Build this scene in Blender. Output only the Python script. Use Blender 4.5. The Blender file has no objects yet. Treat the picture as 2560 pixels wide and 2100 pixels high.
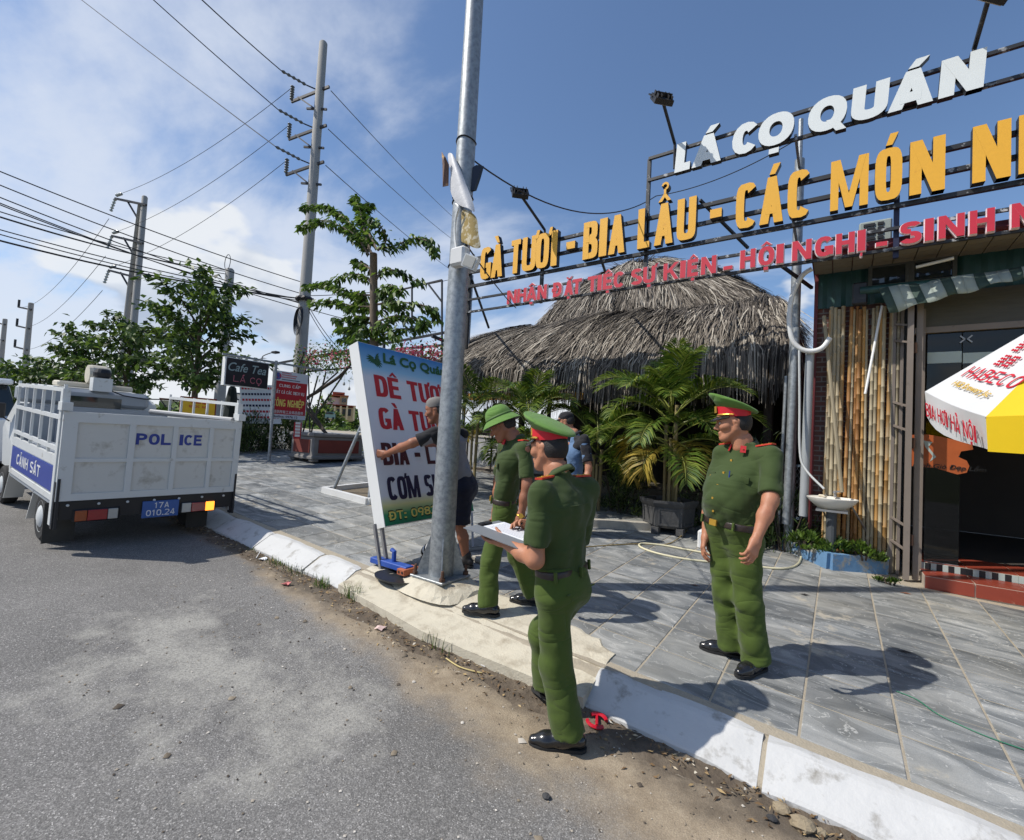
import bpy, bmesh, math, random
import numpy as np
from mathutils import Vector, Matrix
random.seed(7); RNG = np.random.default_rng(7)
SC = bpy.context.scene
COL = SC.collection
# ------------------------------------------------------------------ camera
FPX, CX, CY, CAMH = 1160.0, 1280.0, 1050.0, 1.67
YAW, PITCH, ROLL = math.radians(35.21), math.radians(2.3), math.radians(3.1)
_f = np.array([-math.sin(YAW)*math.cos(PITCH), math.cos(YAW)*math.cos(PITCH), math.sin(PITCH)])
_r0 = np.array([math.cos(YAW), math.sin(YAW), 0.0]); _u0 = np.cross(_r0, _f)
_R = math.cos(ROLL)*_r0 + math.sin(ROLL)*_u0
_U = -math.sin(ROLL)*_r0 + math.cos(ROLL)*_u0
EYE = np.array([0, 0, CAMH])
cam = bpy.data.cameras.new('camera'); camo = bpy.data.objects.new('camera', cam); COL.objects.link(camo)
cam.sensor_fit = 'HORIZONTAL'; cam.sensor_width = 36.0; cam.lens = FPX/2560*36
cam.clip_start = 0.05; cam.clip_end = 6000
mw = Matrix.Identity(4)
for i in range(3):
    mw[i][0] = _R[i]; mw[i][1] = _U[i]; mw[i][2] = -_f[i]; mw[i][3] = EYE[i]
camo.matrix_world = mw
SC.camera = camo
# ------------------------------------------------------------------ sun, sky, exposure
SUN = np.array([-1.02, -0.98, 1.70]); SUN /= np.linalg.norm(SUN)
SUN_EL = math.asin(SUN[2]); SUN_ROT = math.atan2(SUN[0], SUN[1])
sl = bpy.data.lights.new('sun', 'SUN'); sl.energy = 3.9; sl.angle = math.radians(0.55); sl.color = (1.0, 0.95, 0.87)
so = bpy.data.objects.new('sun', sl); COL.objects.link(so)
so.rotation_euler = Vector((-SUN[0], -SUN[1], -SUN[2])).to_track_quat('-Z', 'Y').to_euler()
SC.view_settings.view_transform = 'Standard'; SC.view_settings.look = 'None'
SC.view_settings.exposure = 0.2; SC.view_settings.gamma = 1.0; SC.view_settings.use_curve_mapping = False
world = bpy.data.worlds.new('World'); SC.world = world; world.use_nodes = True
wn = world.node_tree; wn.nodes.clear()
def nd(nt, t, **kw):
    n = nt.nodes.new(t)
    for k, v in kw.items():
        if k == 'i':
            for a, b in v.items(): n.inputs[a].default_value = b
        else: setattr(n, k, v)
    return n
def lk(nt, a, b): nt.links.new(a, b)
def ramp(nt, stops, interp='LINEAR'):
    r = nt.nodes.new('ShaderNodeValToRGB'); e = r.color_ramp; e.interpolation = interp
    while len(e.elements) < len(stops): e.elements.new(0.5)
    for k, (p, c) in enumerate(stops):
        e.elements[k].position = p
        e.elements[k].color = (c, c, c, 1) if not hasattr(c, '__len__') else (*c[:3], 1)
    return r
def mth(nt, op, a=None, b=None, clamp=False):
    n = nt.nodes.new('ShaderNodeMath'); n.operation = op; n.use_clamp = clamp
    for k, v in ((0, a), (1, b)):
        if v is None: continue
        if isinstance(v, (int, float)): n.inputs[k].default_value = v
        else: nt.links.new(v, n.inputs[k])
    return n.outputs[0]
def mixc(nt, f, a, b, bt='MIX'):
    n = nt.nodes.new('ShaderNodeMix'); n.data_type = 'RGBA'; n.blend_type = bt
    for k, v in ((0, f), (6, a), (7, b)):
        if isinstance(v, (int, float)): n.inputs[k].default_value = v
        elif isinstance(v, tuple): n.inputs[k].default_value = (*v[:3], 1)
        else: nt.links.new(v, n.inputs[k])
    return n.outputs[2]
SKY_STR = 0.13
def make_sky():
    nt = wn
    sky = nd(nt, 'ShaderNodeTexSky', sky_type='NISHITA', sun_disc=False, sun_elevation=SUN_EL, sun_rotation=SUN_ROT,
             altitude=0, air_density=1.0, dust_density=0.6, ozone_density=4.5)
    tc = nd(nt, 'ShaderNodeTexCoord')
    sep = nd(nt, 'ShaderNodeSeparateXYZ'); lk(nt, tc.outputs['Generated'], sep.inputs[0])
    zc = mth(nt, 'MAXIMUM', sep.outputs[2], 0.03)
    # high thin cloud: project the direction to a plane overhead
    den = mth(nt, 'ADD', zc, 0.12)
    px = mth(nt, 'DIVIDE', sep.outputs[0], den); py = mth(nt, 'DIVIDE', sep.outputs[1], den)
    cmb = nd(nt, 'ShaderNodeCombineXYZ'); lk(nt, px, cmb.inputs[0]); lk(nt, py, cmb.inputs[1])
    mp = nd(nt, 'ShaderNodeMapping', i={'Rotation': (0, 0, 0.55), 'Scale': (0.62, 1.15, 1), 'Location': (7.3, 4.1, 0)})
    lk(nt, cmb.outputs[0], mp.inputs[0])
    n1 = nd(nt, 'ShaderNodeTexNoise', i={'Scale': 1.35, 'Detail': 7.0, 'Roughness': 0.58, 'Distortion': 0.25}); lk(nt, mp.outputs[0], n1.inputs['Vector'])
    # cloud field: thicker towards the west (-X), thinning overhead to the east
    wst = mth(nt, 'MULTIPLY', sep.outputs[0], -1.0)
    cov = mth(nt, 'MULTIPLY_ADD', wst, 0.26); cov.node.inputs[2].default_value = -0.12
    hz = mth(nt, 'MULTIPLY', mth(nt, 'SUBTRACT', 0.45, zc), 0.22)
    a1 = mth(nt, 'ADD', mth(nt, 'ADD', n1.outputs[0], cov), mth(nt, 'MAXIMUM', hz, 0.0))
    c1 = ramp(nt, [(0.45, 0.0), (0.72, 1.0)], 'EASE'); lk(nt, a1, c1.inputs[0])
    thin = mth(nt, 'MULTIPLY', c1.outputs[0], 0.9, True)
    # low heaped cloud near the horizon
    mp2 = nd(nt, 'ShaderNodeMapping', i={'Scale': (1.0, 1.0, 1.7), 'Location': (3.7, 2.2, 1.3)}); lk(nt, tc.outputs['Generated'], mp2.inputs[0])
    n2 = nd(nt, 'ShaderNodeTexNoise', i={'Scale': 3.4, 'Detail': 5.0, 'Roughness': 0.5}); lk(nt, mp2.outputs[0], n2.inputs['Vector'])
    lowm = mth(nt, 'SUBTRACT', 0.33, zc); lowm = mth(nt, 'MULTIPLY', lowm, 0.62)
    a2 = mth(nt, 'ADD', n2.outputs[0], lowm)
    c2 = ramp(nt, [(0.615, 0.0), (0.665, 1.0)], 'EASE'); lk(nt, a2, c2.inputs[0])
    # self shading of the heaps: density sampled a little towards the sun
    mp3 = nd(nt, 'ShaderNodeMapping', i={'Scale': (1.0, 1.0, 1.7), 'Location': (3.7 + SUN[0]*0.07, 2.2 + SUN[1]*0.07, 1.3 + 0.10)}); lk(nt, tc.outputs['Generated'], mp3.inputs[0])
    n3 = nd(nt, 'ShaderNodeTexNoise', i={'Scale': 3.4, 'Detail': 3.0, 'Roughness': 0.5}); lk(nt, mp3.outputs[0], n3.inputs['Vector'])
    shd = mth(nt, 'SUBTRACT', n2.outputs[0], n3.outputs[0])
    sr = ramp(nt, [(0.38, (2.9, 3.45, 4.4)), (0.58, (5.7, 5.9, 6.15))]); 
    lk(nt, mth(nt, 'ADD', mth(nt, 'MULTIPLY', shd, 1.6), 0.5), sr.inputs[0])
    hzr = ramp(nt, [(0.03, 0.75), (0.22, 0.0)], 'EASE'); lk(nt, zc, hzr.inputs[0])
    col = mixc(nt, hzr.outputs[0], sky.outputs[0], (4.3, 4.75, 5.4))
    col = mixc(nt, mth(nt, 'MULTIPLY', thin, 0.9), col, (4.9, 5.3, 6.05))
    col = mixc(nt, mth(nt, 'MULTIPLY', c2.outputs[0], 0.85), col, sr.outputs[0])
    bg = nd(nt, 'ShaderNodeBackground', i={'Strength': SKY_STR}); lk(nt, col, bg.inputs[0])
    out = nd(nt, 'ShaderNodeOutputWorld'); lk(nt, bg.outputs[0], out.inputs[0])
make_sky()
world.cycles.sampling_method = 'MANUAL'; world.cycles.sample_map_resolution = 256
SC.cycles.max_bounces = 6; SC.cycles.diffuse_bounces = 3; SC.cycles.glossy_bounces = 2; SC.cycles.transmission_bounces = 3; SC.cycles.transparent_max_bounces = 8
SC.cycles.caustics_reflective = False; SC.cycles.caustics_refractive = False
# ------------------------------------------------------------------ pixel -> place helpers (source pixels of the 2560x2100 photograph)
def ray(x, y): return _f + _R*(x-CX)/FPX - _U*(y-CY)/FPX
def gz(x):
    """height of the street: it climbs gently towards -X and then levels out"""
    if x > -14: return -0.045*max(min(x, 10.0), -14.0)
    return 0.63+0.37*(1-math.exp((x+14)*0.12))
def kerb_y(x): return 2.64-0.010*x
WS, WY0, WZ0 = 0.04, 2.95, 0.17
def walk_z(x, y): return gz(x)+WZ0+WS*(min(y, 14.0)-WY0)
def _hit(x, y, zf):
    d = ray(x, y); t0, t1 = 0.3, 0.3
    while t1 < 400 and (EYE+d*t1)[2] > zf(*(EYE+d*t1)[:2]): t0, t1 = t1, t1*1.05
    for _ in range(40):
        t = (t0+t1)/2; p = EYE+d*t
        if p[2] > zf(p[0], p[1]): t0 = t
        else: t1 = t
    return EYE+d*t0
def PZ(x, y, z=0.0): return _hit(x, y, lambda a, b: gz(a)+z)
def PW(x, y, z=0.0): return _hit(x, y, lambda a, b: walk_z(a, b)+z)
def PH(x, y, z):
    d = ray(x, y); return EYE + d*((z-CAMH)/d[2])
def PY(x, y, Y):
    d = ray(x, y); return EYE + d*(Y/d[1])
def PXX(x, y, X):
    d = ray(x, y); return EYE + d*(X/d[0])
def PPL(x, y, p0, n):
    d = ray(x, y); return EYE + d*(np.dot(np.asarray(p0)-EYE, n)/np.dot(d, n))
def PAT(x, y, dist):
    d = ray(x, y); return EYE + d*(dist/math.hypot(d[0], d[1]))
# ------------------------------------------------------------------ object helpers
OFF = {}
def tag(o, label=None, cat=None, group=None, kind=None):
    if label: o['label'] = label
    if cat: o['category'] = cat
    if group: o['group'] = group
    if kind: o['kind'] = kind
    return o
def thing(name, loc, label, cat, group=None, rotz=0.0):
    o = bpy.data.objects.new(name, None); COL.objects.link(o); o.location = loc; o.rotation_euler = (0, 0, rotz)
    o.empty_display_size = 0.1
    OFF[o.name] = np.array(loc, float); o['_local'] = 0
    del o['_local']
    return tag(o, label, cat, group)
class MB:
    """collects boxes, tubes and polygons into one mesh"""
    def __init__(s): s.v = []; s.f = []; s.m = []; s.mi = 0
    def add(s, vs, fs):
        b = len(s.v); s.v.extend([tuple(map(float, p)) for p in vs])
        for f in fs: s.f.append(tuple(i+b for i in f)); s.m.append(s.mi)
        return s
    def box(s, lo, hi):
        x0, y0, z0 = lo; x1, y1, z1 = hi
        return s.add([(x0,y0,z0),(x1,y0,z0),(x1,y1,z0),(x0,y1,z0),(x0,y0,z1),(x1,y0,z1),(x1,y1,z1),(x0,y1,z1)],
                     [(0,3,2,1),(4,5,6,7),(0,1,5,4),(1,2,6,5),(2,3,7,6),(3,0,4,7)])
    def bbox(s, lo, hi, b=0.01):
        """box with all edges chamfered"""
        lo, hi = np.minimum(lo, hi).astype(float), np.maximum(lo, hi).astype(float)
        c = (np.asarray(lo)+hi)/2; h = (hi-np.asarray(lo))/2; b = min(b, *(h*0.49))
        vs = []; idx = {}
        for sx in (-1, 1):
            for sy in (-1, 1):
                for sz in (-1, 1):
                    for a in range(3):
                        q = [h[0]*sx, h[1]*sy, h[2]*sz]
                        for k in range(3):
                            if k != a: q[k] -= b*(sx, sy, sz)[k]
                        idx[(sx, sy, sz, a)] = len(vs); vs.append(c+np.array(q))
        fs = []
        for a in range(3):
            o = [k for k in range(3) if k != a]
            for sg in (-1, 1):
                ring = []
                for p, q in ((-1,-1),(1,-1),(1,1),(-1,1)):
                    t = [0, 0, 0]; t[a] = sg; t[o[0]] = p; t[o[1]] = q; ring.append(idx[(*t, a)])
                flip = (sg < 0) != (a == 1)
                fs.append(tuple(ring[::-1]) if flip else tuple(ring))
        for a in range(3):
            o = [k for k in range(3) if k != a]
            for p in (-1, 1):
                for q in (-1, 1):
                    def key(sg, ax):
                        t = [0, 0, 0]; t[a] = sg; t[o[0]] = p; t[o[1]] = q; return idx[(*t, ax)]
                    fs.append((key(-1, o[0]), key(1, o[0]), key(1, o[1]), key(-1, o[1])))
        for sx in (-1, 1):
            for sy in (-1, 1):
                for sz in (-1, 1): fs.append(tuple(idx[(sx, sy, sz, a)] for a in range(3)))
        return s.add(vs, fs)
    def obox(s, c, ax, ay, az):
        """oriented box: centre and three half-axis vectors"""
        c, ax, ay, az = (np.asarray(q, float) for q in (c, ax, ay, az))
        vs = [c+i*ax+j*ay+k*az for k in (-1, 1) for i, j in ((-1,-1),(1,-1),(1,1),(-1,1))]
        return s.add(vs, [(0,3,2,1),(4,5,6,7),(0,1,5,4),(1,2,6,5),(2,3,7,6),(3,0,4,7)])
    def bar(s, a, b, w, h=None, up=(0, 0, 1)):
        a = np.asarray(a, float); b = np.asarray(b, float); d = b-a; L = np.linalg.norm(d); d /= L
        u = np.asarray(up, float)
        if abs(np.dot(u, d)) > 0.98: u = np.array([1.0, 0, 0])
        x = np.cross(d, u); x /= np.linalg.norm(x); y = np.cross(x, d)
        return s.obox((a+b)/2, x*w/2, d*L/2, y*(h or w)/2)
    def tube(s, pts, r, n=8, caps=True, closed=False):
        pts = np.asarray(pts, float); m = len(pts)
        rs = np.full(m, r) if not hasattr(r, '__len__') else np.asarray(r, float)
        tan = np.gradient(pts, axis=0) if m > 2 else np.repeat((pts[1]-pts[0])[None], 2, 0)
        if closed: tan = np.roll(pts, -1, 0)-np.roll(pts, 1, 0)
        tan /= np.linalg.norm(tan, axis=1)[:, None]+1e-12
        u = np.array([0, 0, 1.0]) if abs(tan[0][2]) < 0.9 else np.array([1.0, 0, 0])
        vs = []
        an = np.arange(n)*2*math.pi/n
        for k in range(m):
            x = np.cross(tan[k], u); x /= np.linalg.norm(x); y = np.cross(x, tan[k]); u = -np.cross(x, tan[k])*-1
            for a in an: vs.append(pts[k]+rs[k]*(math.cos(a)*x+math.sin(a)*y))
        fs = []
        for k in range(m if closed else m-1):
            k2 = (k+1) % m
            for j in range(n):
                j2 = (j+1) % n; fs.append((k*n+j, k2*n+j, k2*n+j2, k*n+j2)[::-1])
        if caps and not closed:
            fs.append(tuple(range(n))); fs.append(tuple(range((m-1)*n, m*n))[::-1])
        return s.add(vs, fs)
    def lathe(s, prof, c=(0, 0, 0), n=24, sx=1.0, sy=1.0, axis='z', cap=True):
        vs = []; fs = []; m = len(prof)
        for r, z in prof:
            for j in range(n):
                a = 2*math.pi*j/n; p = (r*math.cos(a)*sx, r*math.sin(a)*sy, z)
                if axis == 'x': p = (p[2], p[0], p[1])
                if axis == 'y': p = (p[1], p[2], p[0])
                vs.append((c[0]+p[0], c[1]+p[1], c[2]+p[2]))
        for k in range(m-1):
            for j in range(n):
                j2 = (j+1) % n; fs.append((k*n+j, k*n+j2, (k+1)*n+j2, (k+1)*n+j))
        if cap: fs.append(tuple(range(n))[::-1]); fs.append(tuple(range((m-1)*n, m*n)))
        return s.add(vs, fs)
    def prism(s, poly, fr, d):
        """polygon in a frame (o,u,v,n) extruded from n=0 to n=d"""
        o, u, v, n = (np.asarray(q, float) for q in fr); k = len(poly)
        vs = [o+u*a+v*b for a, b in poly]+[o+u*a+v*b+n*d for a, b in poly]
        fs = [tuple(range(k))[::-1], tuple(range(k, 2*k))]+[(j, (j+1) % k, k+(j+1) % k, k+j) for j in range(k)]
        return s.add(vs, fs)
    def build(s, name, mat, parent=None, smooth=False, local=False, autos=None):
        me = bpy.data.meshes.new(name)
        off = np.zeros(3)
        if parent is not None and not local: off = OFF.get(parent.name, np.zeros(3))
        v = np.asarray(s.v, float).reshape(-1, 3)-off
        me.from_pydata(v.tolist(), [], s.f)
        mats = mat if isinstance(mat, (list, tuple)) else [mat]
        for m_ in mats: me.materials.append(m_)
        if len(mats) > 1: me.polygons.foreach_set('material_index', s.m)
        if smooth: me.polygons.foreach_set('use_smooth', [True]*len(me.polygons))
        if autos: me.set_sharp_from_angle(angle=math.radians(autos))
        me.update()
        o = bpy.data.objects.new(name, me); COL.objects.link(o)
        if parent is not None: o.parent = parent; OFF[o.name] = off
        return o
def fast_mesh(name, V, Q, mat, parent=None, smooth=False, attr=None, local=False):
    """numpy verts (n,3) and quads/tris (m,k) -> mesh object"""
    me = bpy.data.meshes.new(name); V = np.asarray(V, np.float32)
    if parent is not None and not local: V = V-OFF.get(parent.name, np.zeros(3)).astype(np.float32)
    Q = np.asarray(Q, np.int32); m, k = Q.shape
    me.vertices.add(len(V)); me.vertices.foreach_set('co', V.ravel())
    me.loops.add(m*k); me.loops.foreach_set('vertex_index', Q.ravel())
    me.polygons.add(m); me.polygons.foreach_set('loop_start', np.arange(0, m*k, k, dtype=np.int32))
    me.polygons.foreach_set('loop_total', np.full(m, k, np.int32))
    if smooth: me.polygons.foreach_set('use_smooth', np.ones(m, bool))
    if attr is not None:
        a = me.attributes.new('tone', 'FLOAT', 'POINT'); a.data.foreach_set('value', np.asarray(attr, np.float32))
    me.update(); me.validate()
    for m_ in (mat if isinstance(mat, (list, tuple)) else [mat]): me.materials.append(m_)
    o = bpy.data.objects.new(name, me); COL.objects.link(o)
    if parent is not None: o.parent = parent; OFF[o.name] = OFF.get(parent.name, np.zeros(3))
    return o
def copy_tree(o, parent=None):
    c = o.copy(); COL.objects.link(c); c.parent = parent; OFF[c.name] = OFF.get(o.name, np.zeros(3))
    for ch in o.children: copy_tree(ch, c)
    return c
# ------------------------------------------------------------------ materials
MATS = {}
def M(name, base, rough=0.6, metal=0.0, var=0.18, vs=6.0, bump=0.0, bs=40.0, col2=None, c2=(0.5, 0.7), c2s=5.0, rnd=0.0, spec=0.5,
      stretch=None, tone=None, trans=0.0, sheen=0.0, coat=0.0):
    if name in MATS: return MATS[name]
    m = bpy.data.materials.new(name); m.use_nodes = True; nt = m.node_tree; b = nt.nodes['Principled BSDF']
    tc = nd(nt, 'ShaderNodeTexCoord'); vec = tc.outputs['Object']
    if stretch:
        mp = nd(nt, 'ShaderNodeMapping', i={'Scale': stretch}); lk(nt, vec, mp.inputs[0]); vec = mp.outputs[0]
    n = nd(nt, 'ShaderNodeTexNoise', i={'Scale': vs, 'Detail': 7.0, 'Roughness': 0.6}); lk(nt, vec, n.inputs['Vector'])
    f = mth(nt, 'MULTIPLY_ADD', n.outputs[0], 2*var); f.node.inputs[2].default_value = 1-var
    if rnd:
        oi = nd(nt, 'ShaderNodeObjectInfo'); g = mth(nt, 'MULTIPLY_ADD', oi.outputs['Random'], 2*rnd); g.node.inputs[2].default_value = 1-rnd
        f = mth(nt, 'MULTIPLY', f, g)
    c = None
    if col2 is not None:
        n2 = nd(nt, 'ShaderNodeTexNoise', i={'Scale': c2s, 'Detail': 9.0, 'Roughness': 0.65}); lk(nt, vec, n2.inputs['Vector'])
        r = ramp(nt, [(c2[0], 0.0), (c2[1], 1.0)]); lk(nt, n2.outputs[0], r.inputs[0])
        c = mixc(nt, r.outputs[0], tuple(base), tuple(col2))
    if tone is not None:
        at = nd(nt, 'ShaderNodeAttribute', attribute_name='tone')
        r = ramp(nt, tone); lk(nt, at.outputs['Fac'], r.inputs[0]); c = r.outputs[0]
    vm = nt.nodes.new('ShaderNodeVectorMath'); vm.operation = 'SCALE'
    if c is None: vm.inputs[0].default_value = base[:3]
    else: lk(nt, c, vm.inputs[0])
    lk(nt, f, vm.inputs['Scale'])
    lk(nt, vm.outputs[0], b.inputs['Base Color'])
    b.inputs['Roughness'].default_value = rough; b.inputs['Metallic'].default_value = metal
    b.inputs['Specular IOR Level'].default_value = spec
    if coat: b.inputs['Coat Weight'].default_value = coat; b.inputs['Coat Roughness'].default_value = 0.08
    if bump:
        nb = nd(nt, 'ShaderNodeTexNoise', i={'Scale': bs, 'Detail': 6.0, 'Roughness': 0.6}); lk(nt, vec, nb.inputs['Vector'])
        bp = nd(nt, 'ShaderNodeBump', i={'Strength': bump, 'Distance': 0.02}); lk(nt, nb.outputs[0], bp.inputs['Height']); lk(nt, bp.outputs[0], b.inputs['Normal'])
    if trans:
        tr = nd(nt, 'ShaderNodeBsdfTranslucent'); lk(nt, vm.outputs[0], tr.inputs[0])
        mx = nd(nt, 'ShaderNodeMixShader', i={0: trans}); out = nt.nodes['Material Output']
        lk(nt, b.outputs[0], mx.inputs[1]); lk(nt, tr.outputs[0], mx.inputs[2]); lk(nt, mx.outputs[0], out.inputs[0])
    MATS[name] = m
    return m
def srgb(r, g, b):
    f = lambda c: (c/255/12.92) if c/255 <= 0.04045 else ((c/255+0.055)/1.055)**2.4
    return (f(r), f(g), f(b))
m_white = M('white_paint', (0.72, 0.72, 0.70), 0.45, var=0.06, vs=3, col2=(0.52, 0.50, 0.45), c2=(0.62, 0.85), c2s=4, bump=0.03)
m_black = M('black_paint', (0.012, 0.012, 0.014), 0.5, var=0.2)
m_dark = M('dark_steel', (0.03, 0.03, 0.033), 0.5, metal=0.3, var=0.3, vs=20, col2=(0.16, 0.15, 0.14), c2=(0.62, 0.72), c2s=12)
m_galv = M('galvanised_steel', (0.36, 0.38, 0.39), 0.48, metal=0.55, var=0.22, vs=14, col2=(0.24, 0.26, 0.27), c2=(0.42, 0.62), c2s=26, bump=0.02)
m_grey = M('grey_steel', (0.32, 0.32, 0.32), 0.45, metal=0.6, var=0.15)
m_rust = M('rusty_steel', (0.09, 0.045, 0.028), 0.8, var=0.3, vs=20)
m_rubber = M('rubber', (0.018, 0.018, 0.018), 0.85, var=0.25, vs=20, bump=0.1)
m_conc = M('concrete', (0.42, 0.39, 0.33), 0.9, var=0.2, vs=5, col2=(0.26, 0.24, 0.2), c2=(0.5, 0.8), c2s=7, bump=0.35, bs=60)
m_pole = M('pole_concrete', (0.33, 0.32, 0.30), 0.85, var=0.15, vs=3, bump=0.1, stretch=(1, 1, 0.3))
# ------------------------------------------------------------------ ground, road, kerb, pavement
def mat_road():
    m = bpy.data.materials.new('asphalt'); m.use_nodes = True; nt = m.node_tree; b = nt.nodes['Principled BSDF']
    g = nd(nt, 'ShaderNodeNewGeometry'); P = g.outputs['Position']
    sp = nd(nt, 'ShaderNodeSeparateXYZ'); lk(nt, P, sp.inputs[0])
    def noise(sc, det=6.0, ro=0.6, dist=0.0):
        n = nd(nt, 'ShaderNodeTexNoise', i={'Scale': sc, 'Detail': det, 'Roughness': ro, 'Distortion': dist}); lk(nt, P, n.inputs['Vector']); return n.outputs[0]
    # stone aggregate: pale and dark grains
    vo = nd(nt, 'ShaderNodeTexVoronoi', i={'Scale': 185.0, 'Randomness': 1.0}); lk(nt, P, vo.inputs['Vector'])
    sepc = nd(nt, 'ShaderNodeSeparateColor'); lk(nt, vo.outputs['Color'], sepc.inputs[0])
    gr = ramp(nt, [(0.0, 0.115), (0.45, 0.165), (0.80, 0.215), (0.965, 0.28), (1.0, 0.46)]); lk(nt, sepc.outputs[0], gr.inputs[0])
    fine = ramp(nt, [(0.3, 0.68), (0.7, 1.3)]); lk(nt, noise(260, 3.0, 0.6), fine.inputs[0])
    big = ramp(nt, [(0.3, 0.78), (0.7, 1.18)]); lk(nt, noise(0.7, 7.0, 0.68), big.inputs[0])
    c = mixc(nt, 1.0, gr.outputs[0], fine.outputs[0], 'MULTIPLY'); c = mixc(nt, 1.0, c, big.outputs[0], 'MULTIPLY')
    c = mixc(nt, 1.0, c, (1.10, 1.06, 1.0), 'MULTIPLY')
    # cement dust patch on the open road
    ex = mth(nt, 'MULTIPLY', mth(nt, 'SUBTRACT', sp.outputs[0], -3.2), 0.62); ey = mth(nt, 'MULTIPLY', mth(nt, 'SUBTRACT', sp.outputs[1], 1.35), 1.15)
    # rotate a little so that it runs along the road towards the truck
    r2 = mth(nt, 'SQRT', mth(nt, 'ADD', mth(nt, 'MULTIPLY', ex, ex), mth(nt, 'MULTIPLY', ey, ey)))
    pm = mth(nt, 'ADD', mth(nt, 'SUBTRACT', 0.9, r2), mth(nt, 'MULTIPLY', mth(nt, 'SUBTRACT', noise(2.0, 9.0, 0.70), 0.5), 3.4))
    pr = ramp(nt, [(0.1, 0.0), (0.7, 0.95)]); lk(nt, pm, pr.inputs[0])
    grit = ramp(nt, [(0.35, 0.25), (0.62, 1.0)]); lk(nt, noise(70, 4.0, 0.7), grit.inputs[0])
    c = mixc(nt, mth(nt, 'MULTIPLY', pr.outputs[0], grit.outputs[0]), c, (0.42, 0.405, 0.36))
    spk = ramp(nt, [(0.60, 0.0), (0.68, 0.6)]); lk(nt, noise(4.3, 9.0, 0.75), spk.inputs[0])
    c = mixc(nt, mth(nt, 'MULTIPLY', spk.outputs[0], grit.outputs[0]), c, (0.40, 0.385, 0.36))
    # sand and soil washed against the kerb
    ky = mth(nt, 'MULTIPLY_ADD', sp.outputs[0], -0.010); ky.node.inputs[2].default_value = 2.64
    d = mth(nt, 'SUBTRACT', ky, sp.outputs[1])
    near = mth(nt, 'MULTIPLY_ADD', sp.outputs[0], 0.16); near.node.inputs[2].default_value = 1.12
    near = mth(nt, 'MINIMUM', mth(nt, 'MAXIMUM', near, 0.30), 1.5)
    q = mth(nt, 'ADD', mth(nt, 'DIVIDE', d, near), mth(nt, 'MULTIPLY', mth(nt, 'SUBTRACT', noise(1.7, 8.0, 0.62), 0.5), 1.15))
    dr = ramp(nt, [(0.45, 0.93), (1.15, 0.0)], 'EASE'); lk(nt, q, dr.inputs[0])
    sand = ramp(nt, [(0.3, srgb(142, 126, 104)), (0.7, srgb(178, 162, 138))]); lk(nt, noise(9, 7.0, 0.65), sand.inputs[0])
    sgr = ramp(nt, [(0.25, 0.62), (0.7, 1.25)]); lk(nt, noise(160, 3.0, 0.7), sgr.inputs[0])
    sandc = mixc(nt, 1.0, sand.outputs[0], sgr.outputs[0], 'MULTIPLY')
    # damp dark soil right in the gutter
    q2 = mth(nt, 'ADD', mth(nt, 'DIVIDE', d, 0.34), mth(nt, 'MULTIPLY', mth(nt, 'SUBTRACT', noise(3.1, 7.0, 0.65), 0.5), 1.9))
    wr = ramp(nt, [(0.35, 0.85), (1.0, 0.0)]); lk(nt, q2, wr.inputs[0])
    sandc = mixc(nt, wr.outputs[0], sandc, (0.085, 0.067, 0.05))
    c = mixc(nt, dr.outputs[0], c, sandc)
    sv = nt.nodes.new('ShaderNodeVectorMath'); sv.operation = 'SCALE'; lk(nt, c, sv.inputs[0]); sv.inputs['Scale'].default_value = 1.0
    lk(nt, sv.outputs[0], b.inputs['Base Color']); b.inputs['Roughness'].default_value = 0.86; b.inputs['Specular IOR Level'].default_value = 0.35
    hh = mth(nt, 'ADD', mth(nt, 'MULTIPLY', sepc.outputs[1], 0.8), mth(nt, 'MULTIPLY', noise(120, 4.0, 0.7), 1.0))
    bp = nd(nt, 'ShaderNodeBump', i={'Strength': 0.65, 'Distance': 0.006}); lk(nt, hh, bp.inputs['Height']); lk(nt, bp.outputs[0], b.inputs['Normal'])
    return m
m_road = mat_road()
TILE_X0, TILE_W, TILE_D, TILE_K = -0.14, 0.447, 0.42, 0.34
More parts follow.
